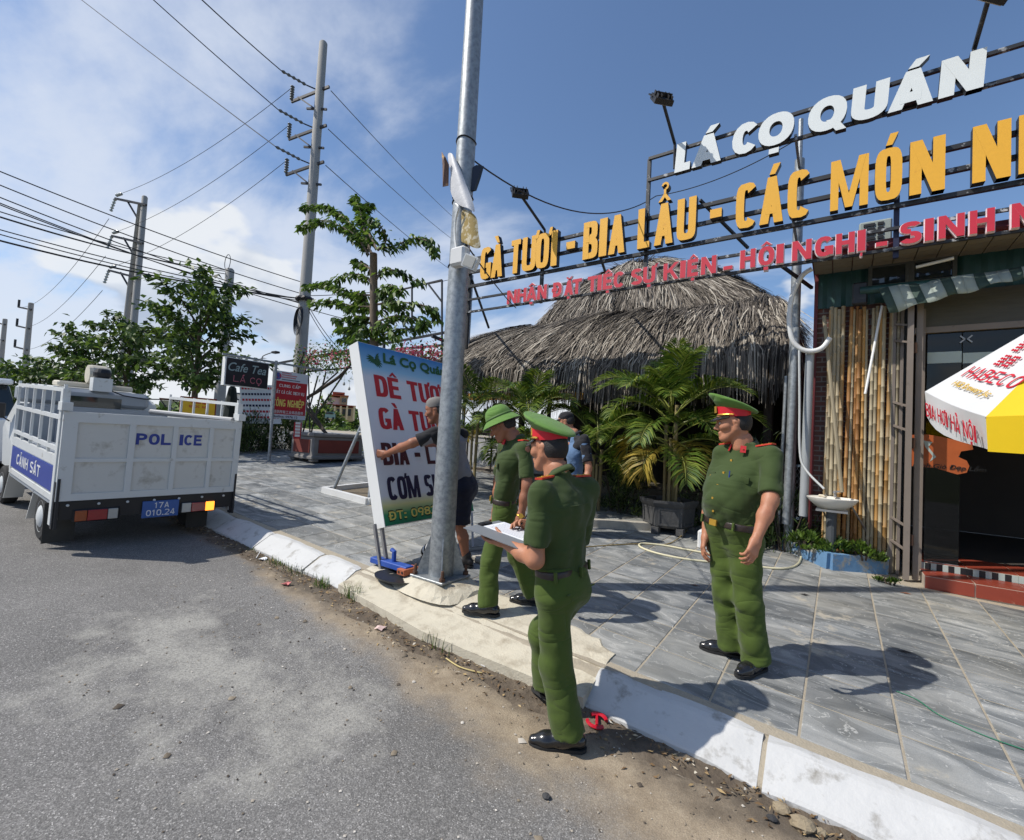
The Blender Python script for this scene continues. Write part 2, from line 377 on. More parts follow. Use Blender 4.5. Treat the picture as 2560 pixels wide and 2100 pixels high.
def mat_tile():
    m = bpy.data.materials.new('slate_tile'); m.use_nodes = True; nt = m.node_tree; b = nt.nodes['Principled BSDF']
    g = nd(nt, 'ShaderNodeNewGeometry'); P = g.outputs['Position']
    sp = nd(nt, 'ShaderNodeSeparateXYZ'); lk(nt, P, sp.inputs[0])
    cx = mth(nt, 'FLOOR', mth(nt, 'DIVIDE', mth(nt, 'SUBTRACT', sp.outputs[0], TILE_X0), TILE_W))
    ky = mth(nt, 'MULTIPLY_ADD', sp.outputs[0], 0.010); ky.node.inputs[2].default_value = -2.64-TILE_K
    cy = mth(nt, 'FLOOR', mth(nt, 'DIVIDE', mth(nt, 'ADD', sp.outputs[1], ky), TILE_D))
    cc = nd(nt, 'ShaderNodeCombineXYZ'); lk(nt, cx, cc.inputs[0]); lk(nt, cy, cc.inputs[1])
    wn_ = nd(nt, 'ShaderNodeTexWhiteNoise', noise_dimensions='2D'); lk(nt, cc.outputs[0], wn_.inputs['Vector'])
    rnd = wn_.outputs['Value']
    off = nt.nodes.new('ShaderNodeVectorMath'); off.operation = 'SCALE'; lk(nt, wn_.outputs['Color'], off.inputs[0]); off.inputs['Scale'].default_value = 30.0
    pv = nt.nodes.new('ShaderNodeVectorMath'); pv.operation = 'ADD'; lk(nt, P, pv.inputs[0]); lk(nt, off.outputs[0], pv.inputs[1])
    def noise(vec, sc, det=6.0, ro=0.6, dist=0.0):
        n = nd(nt, 'ShaderNodeTexNoise', i={'Scale': sc, 'Detail': det, 'Roughness': ro, 'Distortion': dist}); lk(nt, vec, n.inputs['Vector']); return n.outputs[0]
    ms = nd(nt, 'ShaderNodeMapping', i={'Scale': (1.4, 3.6, 1.0), 'Rotation': (0, 0, 0.35)}); lk(nt, pv.outputs[0], ms.inputs[0])
    lay = noise(ms.outputs[0], 1.5, 5.0, 0.5, 1.0)
    base = ramp(nt, [(0.32, srgb(84, 88, 90)), (0.5, srgb(118, 121, 122)), (0.68, srgb(156, 157, 155))]); lk(nt, lay, base.inputs[0])
    # growth-ring like pale veins
    vn = mth(nt, 'ABSOLUTE', mth(nt, 'SUBTRACT', mth(nt, 'FRACT', mth(nt, 'MULTIPLY', lay, 7.0)), 0.5))
    vr = ramp(nt, [(0.0, 0.8), (0.05, 0.0)]); lk(nt, vn, vr.inputs[0])
    c = mixc(nt, vr.outputs[0], base.outputs[0], srgb(186, 186, 182))
    tone = mth(nt, 'MULTIPLY_ADD', rnd, 0.42); tone.node.inputs[2].default_value = 0.76
    fg = ramp(nt, [(0.3, 0.8), (0.7, 1.2)]); lk(nt, noise(P, 190, 3.0, 0.7), fg.inputs[0])
    tv = nt.nodes.new('ShaderNodeVectorMath'); tv.operation = 'SCALE'; lk(nt, c, tv.inputs[0]); lk(nt, tone, tv.inputs['Scale']); c = tv.outputs[0]
    c = mixc(nt, 1.0, c, fg.outputs[0], 'MULTIPLY')
    # cement smears
    cs = ramp(nt, [(0.60, 0.0), (0.665, 0.85)]); lk(nt, noise(P, 2.3, 10.0, 0.72), cs.inputs[0])
    c = mixc(nt, mth(nt, 'MULTIPLY', cs.outputs[0], 0.8), c, srgb(186, 176, 156))
    dust = ramp(nt, [(0.45, 0.0), (0.75, 0.45)]); lk(nt, noise(P, 0.9, 5.0, 0.6), dust.inputs[0])
    c = mixc(nt, dust.outputs[0], c, srgb(168, 164, 152))
    lk(nt, c, b.inputs['Base Color']); b.inputs['Roughness'].default_value = 0.72
    bp = nd(nt, 'ShaderNodeBump', i={'Strength': 0.45, 'Distance': 0.01}); lk(nt, mth(nt, 'ADD', lay, mth(nt, 'MULTIPLY', noise(P, 80, 4.0, 0.7), 0.35)), bp.inputs['Height']); lk(nt, bp.outputs[0], b.inputs['Normal'])
    return m
m_tile = mat_tile()
m_mortar = M('mortar', srgb(164, 154, 136), 0.9, var=0.2, vs=20, bump=0.4, bs=80)
m_kerb = M('kerb_marble', srgb(192, 192, 190), 0.6, var=0.14, vs=4, col2=srgb(138, 134, 126), c2=(0.55, 0.70), c2s=7, bump=0.22, bs=24)
m_field = M('field', (0.09, 0.10, 0.045), 0.95, var=0.35, vs=0.4)
m_apron = M('apron_concrete', srgb(200, 192, 172), 0.9, var=0.14, vs=9, col2=srgb(150, 138, 118), c2=(0.50, 0.75), c2s=6, bump=0.35, bs=70)
XS = [-2500, -600, -200, -100, -60, -45, -36, -30, -26, -23, -20, -18, -16, -14, -10, -6, -3, 0, 4, 10, 40, 1500]
g = MB()
for a, c in zip(XS, XS[1:]): g.add([(a,-1500,gz(a)-0.09),(c,-1500,gz(c)-0.09),(c,2500,gz(c)-0.09),(a,2500,gz(a)-0.09)], [(0,1,2,3)])
tag(g.build('ground', m_field), kind='structure')
rd = MB()
XR = [x for x in XS if -600 <= x <= 40]
for a, c in zip(XR, XR[1:]): rd.add([(a,-14,gz(a)),(c,-14,gz(c)),(c,kerb_y(c)+0.1,gz(c)),(a,kerb_y(a)+0.1,gz(a))], [(0,1,2,3)])
tag(rd.build('road', m_road), kind='structure')
# sidewalk bed
sw = MB()
XW = [x for x in XS if -100 <= x <= 10]
for a, c in zip(XW, XW[1:]):
    for y0, y1 in ((None, 14.0), (14.0, 60.0)):
        if c > -6 and y0: continue
        P_ = [(a, y0 or kerb_y(a)+0.255), (c, y0 or kerb_y(c)+0.255), (c, y1), (a, y1)]
        sw.add([(x, y, walk_z(x, y)-0.0045) for x, y in P_]+[(x, y, gz(x)-0.1) for x, y in P_], [(0,1,2,3),(0,4,5,1),(1,5,6,2),(2,6,7,3),(3,7,4,0)])
sidewalk = tag(sw.build('sidewalk', m_mortar), kind='structure')
OFF['sidewalk'] = np.zeros(3)
def apron_front(x): return kerb_y(x)-0.02-0.10*max(0, 1-abs(x+2.45)/1.3)
AP0, AP1 = -3.72, -1.22
def on_apron(x, y): return AP0 < x < AP1 and y < 3.24+0.10*math.sin(x*2.3)
PIT = (-7.25, -6.05, 4.75, 5.95)
def tile_ok(x, y):
    if PIT[0] < x < PIT[1] and PIT[2] < y < PIT[3]: return False      # tree pit
    if x > -8 and y > 9.5: return False
    if x > 0.5 and y > 6.75: return False
    return True
tiles = []
for i in range(-150, 14):
    for j in range(0, 46):
        xc = TILE_X0+(i+0.5)*TILE_W; yc = kerb_y(xc)+TILE_K+(j+0.5)*TILE_D
        if not tile_ok(xc, yc) or yc > 15: continue
        d = np.array([xc, yc, walk_z(xc, yc)])-EYE; z = d@_f
        if z < 0.5: continue
        u = CX+FPX*(d@_R)/z; v = CY-FPX*(d@_U)/z
        vis = -60 < u < 3100 and v < 2700
        tiles.append((d@d/(1 if vis else 1e-3), xc, yc, vis))
tiles.sort()
tw, td, th = TILE_W-0.013, TILE_D-0.014, 0.03
def tile_verts(xc, yc, z):
    o = []
    for k, (zz, ins) in enumerate(((-th, 0), (-0.003, 0), (0.0, 0.004))):
        for sx, sy in ((-1,-1),(1,-1),(1,1),(-1,1)):
            dx = sx*(tw/2-ins); dy = sy*(td/2-ins)-0.010*dx
            o.append((xc+dx, yc+dy, z+zz+WS*dy-0.045*dx))
    return o
TF = [(8,9,10,11)]+[(k*4+j, k*4+(j+1) % 4, (k+1)*4+(j+1) % 4, (k+1)*4+j) for k in (0, 1) for j in range(4)]
tmesh = bpy.data.meshes.new('paving_tile'); tmesh.from_pydata(tile_verts(0, 0, 0), [], TF); tmesh.materials.append(m_tile)
rest = MB(); cnt = 0
for _, xc, yc, vis in tiles:
    z = walk_z(xc, yc)+random.uniform(-0.0005, 0.0012)
    if vis and cnt < 300:
        o = bpy.data.objects.new('paving_tile', tmesh); COL.objects.link(o); o.parent = sidewalk
        o.location = (xc, yc, z); o.rotation_euler = (random.gauss(0, 0.002), random.gauss(0, 0.002), random.gauss(0, 0.002)); cnt += 1
    elif vis: rest.add(tile_verts(xc, yc, z), TF)
tag(rest.build('far_paving_tiles', m_tile, sidewalk), kind='stuff')
# kerb stones
kb = MB(); KP = [(0.012, -0.03), (0.012, 0.03), (0.024, 0.045), (0.192, 0.147), (0.262, 0.155), (0.262, -0.03)]
for a, c in zip(XW, XW[1:]):
    kb.add([(x, kerb_y(x)+d_, gz(x)+z_) for x in (a, c) for d_, z_ in KP], [(k, k+6, k+7, k+1) for k in range(5)])
kerb = tag(kb.build('kerb', m_mortar), kind='structure'); OFF['kerb'] = np.zeros(3)
PROF = [(0.0, -0.03), (0.0, 0.035), (0.012, 0.05), (0.19, 0.158), (0.215, 0.166), (0.262, 0.168), (0.262, -0.03)]
kx = -0.28
joints = [kx+1.02*k for k in range(-60, 7)]
for a, c in zip(joints, joints[1:]):
    if c > AP1+0.05 and a < AP1: a = AP1-0.02+0.0
    if a < AP0 and c > AP0: c = AP0-0.03
    if a >= AP0-0.05 and c <= AP1+0.05: continue
    q = MB(); L = c-a; st = 8; vs = []; jz = random.uniform(-0.008, 0.008); jy = random.uniform(-0.012, 0.012)
    for k in range(st+1):
        x = a+0.012+(L-0.024)*k/st
        for d_, z_ in PROF:
            w = 0.004*math.sin(7*x+20*d_)+random.uniform(-0.003, 0.003)-(0.012*random.random() if k in (0, st) else 0)
            vs.append((x, kerb_y(x)+d_+jy+w*0.6, gz(x)+z_+jz+w))
    n = len(PROF); fs = [(k*n+j, (k+1)*n+j, (k+1)*n+j+1, k*n+j+1) for k in range(st) for j in range(n-1)]
    fs += [tuple(range(n))[::-1], tuple(range(st*n, (st+1)*n))]
    q.add(vs, fs); q.build('kerb_stone', m_kerb, kerb)
# concrete apron poured over the kerb around the lamp post
def apron_z(x, y):
    y0 = apron_front(x); t = min(1, max(0, (y-y0)/(3.0-y0))); return gz(x)+0.085*(1-t)+(walk_z(x, y)+0.009-gz(x))*t
ap = MB(); nx, ny = 44, 16; vs = []
for i in range(nx+1):
    x = AP0+(AP1-AP0)*i/nx
    y0 = apron_front(x); y1 = 3.24+0.10*math.sin(x*2.3+0.4)+0.05*math.sin(x*7.1)+random.uniform(-0.03, 0.03)
    for j in range(ny+1):
        t = j/ny; y = y0+(y1-y0)*t
        z = apron_z(x, y)+random.uniform(-0.002, 0.002)-(0.012 if j == ny else 0)
        vs.append((x, y, z))
    vs.append((x, y0+0.004, gz(x)-0.03))
st = ny+2
fs = [(i*st+j, (i+1)*st+j, (i+1)*st+j+1, i*st+j+1) for i in range(nx) for j in range(ny)]
fs += [(i*st+ny+1, (i+1)*st+ny+1, (i+1)*st, i*st) for i in range(nx)]
fs += [tuple([j for j in range(ny+1)]+[ny+1])[::-1], tuple([nx*st+j for j in range(ny+1)]+[nx*st+ny+1])]
ap.add(vs, fs)
tag(ap.build('concrete_apron', m_apron, smooth=False), kind='structure')
# ------------------------------------------------------------------ stroke alphabet for painted and cut-out letters
import unicodedata
def _arc(cx, cy, rx, ry, a0, a1, tx, ty, n=2.6, k=12):
    def pt(a, rx_, ry_):
        c, s_ = math.cos(math.radians(a)), math.sin(math.radians(a))
        return (cx+rx_*math.copysign(abs(c)**(2/n), c), cy+ry_*math.copysign(abs(s_)**(2/n), s_))
    A = [a0+(a1-a0)*i/k for i in range(k+1)]
    return [pt(a, rx, ry) for a in A]+[pt(a, max(rx-tx, 0.01), max(ry-ty, 0.01)) for a in A[::-1]]
def glyph(ch, tx=0.27, ty=0.17, n=3.2):
    d = unicodedata.normalize('NFD', ch); b = d[0]; marks = d[1:]; P = []
    bar = b == 'Đ'
    if bar: b = 'D'
    h = tx/2
    def V(x0, y0, x1, y1, t=None):
        t = (t or tx)/2; P.append([(x0-t, y0), (x0+t, y0), (x1+t, y1), (x1-t, y1)])
    def H(x0, x1, yc, t=None):
        t = (t or ty)/2; P.append([(x0, yc-t), (x1, yc-t), (x1, yc+t), (x0, yc+t)])
    def A(cx, cy, rx, ry, a0, a1, nn=None): P.append(_arc(cx, cy, rx, ry, a0, a1, tx, ty, nn or n))
    v = ty/2
    if b == 'A': V(h, 0, 0.5, 1); V(1-h, 0, 0.5, 1); H(0.27, 0.73, 0.28)
    elif b == 'B': V(h, 0, h, 1); A(0.42, 0.745, 0.53, 0.255, -90, 90); A(0.42, 0.275, 0.58, 0.275, -90, 90); H(h, 0.43, 1-v); H(h, 0.43, 0.52); H(h, 0.43, v)
    elif b == 'C': A(0.5, 0.5, 0.5, 0.5, 38, 322)
    elif b == 'D': V(h, 0, h, 1); A(0.4, 0.5, 0.6, 0.5, -90, 90); H(h, 0.41, 1-v); H(h, 0.41, v)
    elif b == 'E': V(h, 0, h, 1); H(tx*0.9, 0.92, 1-v); H(tx*0.9, 0.85, 0.51); H(tx*0.9, 0.95, v)
    elif b == 'F': V(h, 0, h, 1); H(tx*0.9, 0.92, 1-v); H(tx*0.9, 0.85, 0.51)
    elif b == 'G': A(0.5, 0.5, 0.5, 0.5, 38, 318); V(1-h, 0.06, 1-h, 0.5); H(0.52, 1-h, 0.5-v)
    elif b == 'H': V(h, 0, h, 1); V(1-h, 0, 1-h, 1); H(tx*0.9, 1-tx*0.9, 0.52)
    elif b == 'I': P.append([(0, 0), (1, 0), (1, 1), (0, 1)])
    elif b == 'K': V(h, 0, h, 1); V(tx*0.9, 0.42, 0.86, 1); V(1-h, 0, 0.42, 0.62)
    elif b == 'L': V(h, 0, h, 1); H(tx*0.9, 0.95, v)
    elif b == 'M': t = tx*0.80; V(t/2, 0, t/2, 1, t); V(1-t/2, 0, 1-t/2, 1, t); V(0.5, 0.02, t*0.72, 1, t*0.86); V(0.5, 0.02, 1-t*0.72, 1, t*0.86)
    elif b == 'N': V(h, 0, h, 1); V(1-h, 0, 1-h, 1); V(1-h*1.05, 0, h*1.05, 1)
    elif b in 'OQ0':
        A(0.5, 0.5, 0.5, 0.5, 0, 180); A(0.5, 0.5, 0.5, 0.5, 180, 360)
        if b == 'Q': V(0.9, -0.08, 0.62, 0.30, tx*0.8)
    elif b == 'P': V(h, 0, h, 1); A(0.42, 0.7, 0.55, 0.3, -90, 90); H(h, 0.43, 1-v); H(h, 0.43, 0.4+v)
    elif b == 'S': A(0.5, 0.725, 0.48, 0.275, 25, 272); A(0.5, 0.275, 0.5, 0.275, 205, 450)
    elif b == 'T': V(0.5, 0, 0.5, 1); H(0, 1, 1-v*1.001, ty)
    elif b == 'U': V(h, 0.3, h, 1); V(1-h, 0.3, 1-h, 1); A(0.5, 0.32, 0.5, 0.32, 180, 360)
    elif b == 'V': V(0.5, 0, h, 1); V(0.5, 0, 1-h, 1)
    elif b == 'Y': V(0.5, 0, 0.5, 0.5); V(0.5, 0.4, h, 1); V(0.5, 0.4, 1-h, 1)
    elif b == '1': V(0.55, 0, 0.55, 1); P.append([(0.1, 0.72), (0.45, 0.78), (0.45, 0.95), (0.1, 0.86)])
    elif b == '2': A(0.5, 0.72, 0.5, 0.28, 160, -35); V(h*1.1, 0.06, 0.84, 0.56); H(0.0, 1, v)
    elif b == '3': A(0.45, 0.74, 0.5, 0.26, 150, -90); A(0.45, 0.27, 0.55, 0.27, 90, -150)
    elif b == '4': V(0.7, 0, 0.7, 1); H(0, 1, 0.3); V(h*0.9, 0.3, 0.62, 1, tx*0.8)
    elif b == '7': H(0, 1, 1-v); V(0.35, 0, 0.85, 1)
    elif b == '8':
        for cy, r in ((0.745, 0.255), (0.275, 0.275)): A(0.5, cy, 0.5, r, 0, 180); A(0.5, cy, 0.5, r, 180, 360)
    elif b == '9': A(0.5, 0.68, 0.5, 0.32, 0, 180); A(0.5, 0.68, 0.5, 0.32, 180, 360); V(0.62, 0, 1-h, 0.62)
    elif b == '6': A(0.5, 0.32, 0.5, 0.32, 0, 180); A(0.5, 0.32, 0.5, 0.32, 180, 360); V(h, 0.36, 0.4, 1)
    elif b == '-': P.append([(0, 0.36), (1, 0.36), (1, 0.56), (0, 0.56)])
    elif b == '.': P.append([(0, 0), (1, 0), (1, 0.17), (0, 0.17)])
    elif b == ':': P.append([(0, 0), (1, 0), (1, 0.18), (0, 0.18)]); P.append([(0, 0.5), (1, 0.5), (1, 0.68), (0, 0.68)])
    if bar: H(-0.14, 0.5, 0.5)
    up = 1.05; hat = '\u0302' in marks or '\u0306' in marks
    for m_ in marks:
        c = 0.5
        if m_ == '\u0302': P.append([(c-0.34, up), (c-0.14, up), (c, up+0.1), (c, up+0.22)]); P.append([(c, up+0.22), (c, up+0.1), (c+0.14, up), (c+0.34, up)])
        if m_ == '\u0306': P.append(_arc(c, up+0.18, 0.3, 0.18, 180, 360, 0.12, 0.09, 2.2))
    for m_ in marks:
        o = up+(0.2 if hat else 0); c = 0.5+(0.22 if hat else 0)
        if m_ == '\u0301': P.append([(c-0.12, o), (c+0.12, o), (c+0.34, o+0.22), (c+0.04, o+0.22)])
        if m_ == '\u0300': P.append([(c-0.04, o), (c+0.16, o), (c-0.02, o+0.22), (c-0.32, o+0.22)])
        if m_ == '\u0309': c = 0.5; P.append(_arc(c, o+0.17, 0.2, 0.1, 170, -80, 0.1, 0.055, 2.0)); P.append([(c-0.06, o-0.02), (c+0.06, o-0.02), (c+0.06, o+0.1), (c-0.06, o+0.1)])
        if m_ == '\u0323': P.append([(0.36, -0.25), (0.64, -0.25), (0.64, -0.09), (0.36, -0.09)])
        if m_ == '\u031b': P.append([(0.86, 0.86), (1.12, 0.9), (1.22, 1.12), (1.02, 1.12)])
    return P
ADV = {'I': 0.34, 'M': 1.2, ' ': 0.42, '-': 0.5, '.': 0.26, ':': 0.28, '1': 0.62, 'W': 1.2}
def put_glyph(mb, ch, fr, x, y, w, h, d, tx=0.27, ty=0.17, slant=0.0, n=3.2, back=0.0):
    """one character into mb, in the frame fr=(o,u,v,nrm)"""
    o, u, v, nr = (np.asarray(q, float) for q in fr)
    for k, poly in enumerate(glyph(ch, tx, ty, n)):
        pts = [(x+a*w+b*h*slant, y+b*h) for a, b in poly]
        mb.prism(pts, (o+nr*back, u, v, nr), d+0.0006*k); mb.m[-(len(pts)+1)] = 1
def text_width(s, gap=0.16): return sum(ADV.get(unicodedata.normalize('NFD', c)[0], 0.82)+gap for c in s)-gap
def put_text(mb, s, fr, x, y, h, width=None, d=0.004, aspect=0.8, gap=0.16, **kw):
    k = (width/text_width(s, gap)) if width else h*aspect
    for c in s:
        a = ADV.get(unicodedata.normalize('NFD', c)[0], 0.82)
        if c != ' ':
            tx = kw.get('tx', 0.27); q = dict(kw); q['tx'] = min(0.9, tx*(0.82/a)**0.55)
            put_glyph(mb, c, fr, x, y, a*k, h, d, **q)
        x += (a+gap)*k
    return x
def font_text(s, fr, x, y, h, bold=0.0, sx=1.0, shear=0.0, d=0.003, spacing=1.0, width=None):
    """text set in the built-in font as verts/faces, thickened by repeated strikes"""
    c = bpy.data.curves.new('lettering', 'FONT'); c.body = s; c.size = 1.0; c.shear = shear; c.space_character = spacing; c.resolution_u = 3
    o = bpy.data.objects.new('lettering', c); COL.objects.link(o)
    bpy.context.view_layer.update()
    me = bpy.data.meshes.new_from_object(o.evaluated_get(bpy.context.evaluated_depsgraph_get()))
    V = np.array([v.co[:] for v in me.vertices]).reshape(-1, 3); F = [tuple(p.vertices) for p in me.polygons]
    bpy.data.objects.remove(o); bpy.data.curves.remove(c); bpy.data.meshes.remove(me)
    O, u, v, nr = (np.asarray(q, float) for q in fr); mb = MB()
    k = h/0.7; kx = k*sx
    if width: kx = width/max(1e-6, V[:, 0].max()-V[:, 0].min())
    strikes = [(0, 0)] if not bold else [(math.cos(a)*bold, math.sin(a)*bold) for a in np.arange(0, 6.28, 6.2832/6)]
    for i, (dx, dy) in enumerate(strikes):
        mb.add([O+u*(x+(p[0]-(V[:, 0].min() if width else 0))*kx+dx*h)+v*(y+p[1]*k+dy*h)+nr*(d+0.0005*i) for p in V], F)
    return mb
# ------------------------------------------------------------------ police truck at the kerb, seen from behind
m_tw = M('truck_white', srgb(208, 210, 208), 0.4, var=0.07, vs=2, col2=srgb(150, 142, 126), c2=(0.60, 0.74), c2s=7, bump=0.05, bs=14)
m_tp = M('truck_panel', srgb(205, 204, 198), 0.45, var=0.06, vs=2, col2=srgb(150, 144, 130), c2=(0.54, 0.74), c2s=4, bump=0.14, bs=4)
m_tgrey = M('truck_grey_bed', srgb(150, 156, 162), 0.5, var=0.08)
m_blue = M('police_blue', srgb(38, 58, 140), 0.45, var=0.08)
m_lampr = M('lamp_red', (0.28, 0.01, 0.015), 0.15, var=0.1, coat=0.5)
m_lampo = M('lamp_orange_off', (0.30, 0.06, 0.01), 0.18, var=0.1, coat=0.5)
m_lampw = M('lamp_clear', (0.45, 0.44, 0.40), 0.15, var=0.15)
m_glass = M('tinted_glass', (0.02, 0.028, 0.03), 0.05, var=0.1, spec=0.8)
m_lit = bpy.data.materials.new('indicator_lit'); m_lit.use_nodes = True
_b = m_lit.node_tree.nodes['Principled BSDF']; _b.inputs['Base Color'].default_value = (0.8, 0.2, 0.02, 1); _b.inputs['Emission Color'].default_value = (1.0, 0.30, 0.03, 1); _b.inputs['Emission Strength'].default_value = 2.2
TX, TY0, TY1 = -7.6, 1.44, 3.46          # tailgate plane, left and right sides
truck = thing('police_truck', (TX-1.5, (TY0+TY1)/2, 0), 'white police pickup truck with caged bed parked at the kerb, seen from behind', 'truck')
TZ0, TZ1 = 0.63, 1.71
tg = MB()
# tailgate: stiffened frame around eight recessed panels (measured fractions across and up)
fx = [0.0, 0.052, 0.335, 0.358, 0.585, 0.608, 0.80, 0.822, 0.965, 1.0]
W_ = TY1-TY0
ys = [TY0+W_*f for f in (0.0, 0.068, 0.318, 0.352, 0.56, 0.588, 0.785, 0.812, 0.958, 1.0)]
zs = [TZ0, TZ0+0.085, 1.10, 1.145, 1.585, TZ1]
x0, x1 = TX-0.05, TX
tg.box((x0, ys[0], zs[0]), (x1, ys[-1], zs[1])); tg.box((x0, ys[0], zs[4]), (x1, ys[-1], zs[5]))
tg.box((x0, ys[0], zs[1]), (x1, ys[1], zs[4])); tg.box((x0, ys[8], zs[1]), (x1, ys[9], zs[4]))
for a in (2, 4, 6): tg.box((x0, ys[a], zs[1]), (x1-0.002, ys[a+1], zs[4]))
for a in (1, 3, 5, 7): tg.box((x0, ys[a], zs[2]), (x1-0.003, ys[a+1], zs[3]))
tailgate = tg.build('tailgate', m_tw, truck)
for a in (1, 3, 5, 7):
    for b_ in (1, 3):
        p = MB(); p.box((x0+0.004, ys[a], zs[b_]), (x1-0.024, ys[a+1], zs[b_+1])); p.build('tailgate_panel', m_tp, tailgate)
fr = ((TX, 0, 0), (0, 1, 0), (0, 0, 1), (1, 0, 0))
lt = MB()
put_text(lt, 'POL', fr, ys[3]+0.012, 1.325, 0.15, width=0.40, d=0.003, tx=0.29, ty=0.21, n=2.3, gap=0.1, back=-0.0235)
put_text(lt, 'ICE', fr, ys[5]+0.03, 1.325, 0.15, width=0.285, d=0.003, tx=0.29, ty=0.21, n=2.3, gap=0.1, back=-0.0235)
lt.build('police_lettering', m_blue, tailgate)
# bed floor and chassis
b = MB(); b.box((TX-2.95, TY0+0.02, TZ0-0.08), (TX-0.06, TY1-0.02, TZ0+0.02)); b.build('bed_floor', m_tgrey, truck)
b = MB()
for y in (TY0+0.55, TY1-0.55): b.box((TX-4.4, y-0.04, 0.36), (TX-0.1, y+0.04, 0.54))
b.box((TX-0.10, TY0+0.05, 0.40), (TX-0.02, TY1-0.05, TZ0-0.01)); b.box((TX-2.2, TY0+0.4, 0.28), (TX-1.2, TY1-0.4, 0.45))
b.build('chassis', m_black, truck)
for k in range(7):
    q = MB(); y = TY0+0.12+k*0.29; q.lathe([(0.016, 0), (0.016, 0.012), (0.006, 0.018)], (TX-0.02, y, 0.575), 8, axis='x'); q.build('rivet', m_tw, truck)
# front wall of the bed behind the cab
b = MB(); b.box((TX-2.95, TY0+0.02, TZ0+0.02), (TX-2.90, TY1-0.02, 1.62)); b.box((TX-2.99, TY0+0.04, 1.62), (TX-2.90, TY1-0.04, 1.68))
for f in (0.03, 0.24, 0.5, 0.78, 0.97): b.box((TX-2.90, TY0+W_*f-0.02, TZ0+0.02), (TX-2.87, TY0+W_*f+0.02, 1.60))
b.build('front_bulkhead', m_tgrey, truck)
# sides: lower blue panel, cage of bars above
for s, yy in ((-1, TY0), (1, TY1)):
    side = MB(); o = 0.035*s
    ya, yb = (yy, yy+0.04) if s < 0 else (yy-0.04, yy)
    side.box((TX-2.90, ya, TZ0-0.02), (TX-0.05, yb, TZ0+0.05)); side.box((TX-2.90, ya, 1.04), (TX-0.05, yb, 1.16))
    side.box((TX-2.90, ya+0.012, TZ0+0.05), (TX-0.05, yb-0.012, 1.04))
    for x in (TX-2.90, TX-0.15): side.box((x, ya-0.002, TZ0+0.04), (x+0.10, yb+0.002, 1.05))
    side.build('side_board', m_tw, truck)
    yo = ya-0.006 if s < 0 else yb+0.006
    bp = MB(); bp.box((TX-2.76, min(yo, yo+0.02*(-s)), TZ0+0.09), (TX-0.22, max(yo, yo+0.02*(-s)), 1.02)); sp_ = bp.build('blue_side_panel', m_blue, truck)
    if s < 0:
        tl = MB(); put_text(tl, 'CẢNH SÁT', ((TX-2.35, yo, 0), (1, 0, 0), (0, 0, 1), (0, -1, 0)), 0, TZ0+0.17, 0.15, width=1.5, d=0.003, tx=0.22, ty=0.14, n=2.4); tl.build('side_lettering', m_white, sp_)
    ck = MB(); ztop = 2.0
    yc = (ya+yb)/2
    for z in (1.22, 1.60, 1.94): ck.box((TX-2.88, yc-0.018, z), (TX-0.10, yc+0.018, z+0.05))
    cage = ck.build('cage_rail', m_tw, truck)
    nb = 6
    for k in range(nb):
        x = TX-2.86+k*(2.72/(nb-1))
        q = MB(); q.box((x-0.014, yc-0.015, 1.16), (x+0.014, yc+0.015, ztop+(0.03 if k in (0, nb-1) else 0))); q.build('cage_bar', m_tw, truck)
    q = MB(); q.box((TX-0.16, yc-0.035, 0.34), (TX-0.06, yc+0.035, 1.98)); q.box((TX-0.15, yc-0.05, 1.72), (TX+0.03, yc+0.05, 1.82)); q.build('corner_post', m_tw, truck)
    q = MB(); q.box((TX-0.10, yc-0.028, 0.30), (TX-0.02, yc+0.028, 0.86)); q.box((TX-0.02, yc-0.012, 0.30), (TX+0.012, yc+0.012, 0.90)); q.build('latch_arm', m_dark, truck)
# benches in the bed
for yy in (TY0+0.24, TY1-0.24):
    q = MB(); q.bbox((TX-2.6, yy-0.17, 1.02), (TX-0.35, yy+0.17, 1.12), 0.03); q.build('bench', m_tgrey, truck)
q = MB(); q.tube([(TX-2.2, TY1-0.5, 1.70), (TX-0.12, TY1-0.08, 1.715)], 0.045, 10); q.build('rolled_mat', m_grey, truck)
# cab
cb = MB(); cy0, cy1 = TY0+0.16, TY1-0.16
sec = [(TX-3.02, 0.5, 0.10), (TX-3.02, 1.30, 0.04), (TX-3.05, 1.80, 0.10), (TX-3.25, 1.96, 0.22), (TX-4.0, 2.0, 0.24), (TX-4.35, 1.86, 0.18), (TX-4.75, 1.25, 0.06), (TX-4.85, 1.15, 0.06), (TX-4.9, 0.5, 0.10)]
vs = []
for x, z, i_ in sec: vs += [(x, cy0+i_-0.08, z), (x, cy1-i_+0.08, z)]
n = len(sec); fs = [(2*k, 2*k+1, 2*k+3, 2*k+2) for k in range(n-1)]+[tuple(2*k for k in range(n))[::-1], tuple(2*k+1 for k in range(n))]
cb.add(vs, fs); cab = cb.build('cab', m_tw, truck)
q = MB(); q.bbox((TX-3.045, TY0+0.60, 1.52), (TX-3.0, TY1-0.72, 1.80), 0.02); q.build('rear_window', m_glass, cab)
q = MB()
q.bbox((TX-3.30, TY0+0.02, 1.70), (TX-2.97, TY1-0.30, 1.985), 0.06)
q.build('roof_fairing', m_tgrey, truck)
q = MB(); q.box((TX-3.01, TY0+0.62, 1.66), (TX-2.955, TY0+1.30, 1.86)); q.build('fairing_window', m_glass, truck)
q = MB(); q.box((TX-3.06, TY0+0.87, 1.97), (TX-2.86, TY0+1.13, 2.20)); q.build('siren_box', m_tw, truck)
q = MB(); q.lathe([(0.09, 0), (0.12, 0.03), (0.125, 0.09), (0.10, 0.15), (0.05, 0.17)], (TX-2.96, TY0+1.0, 2.20), 16); q.build('beacon', m_black, truck)
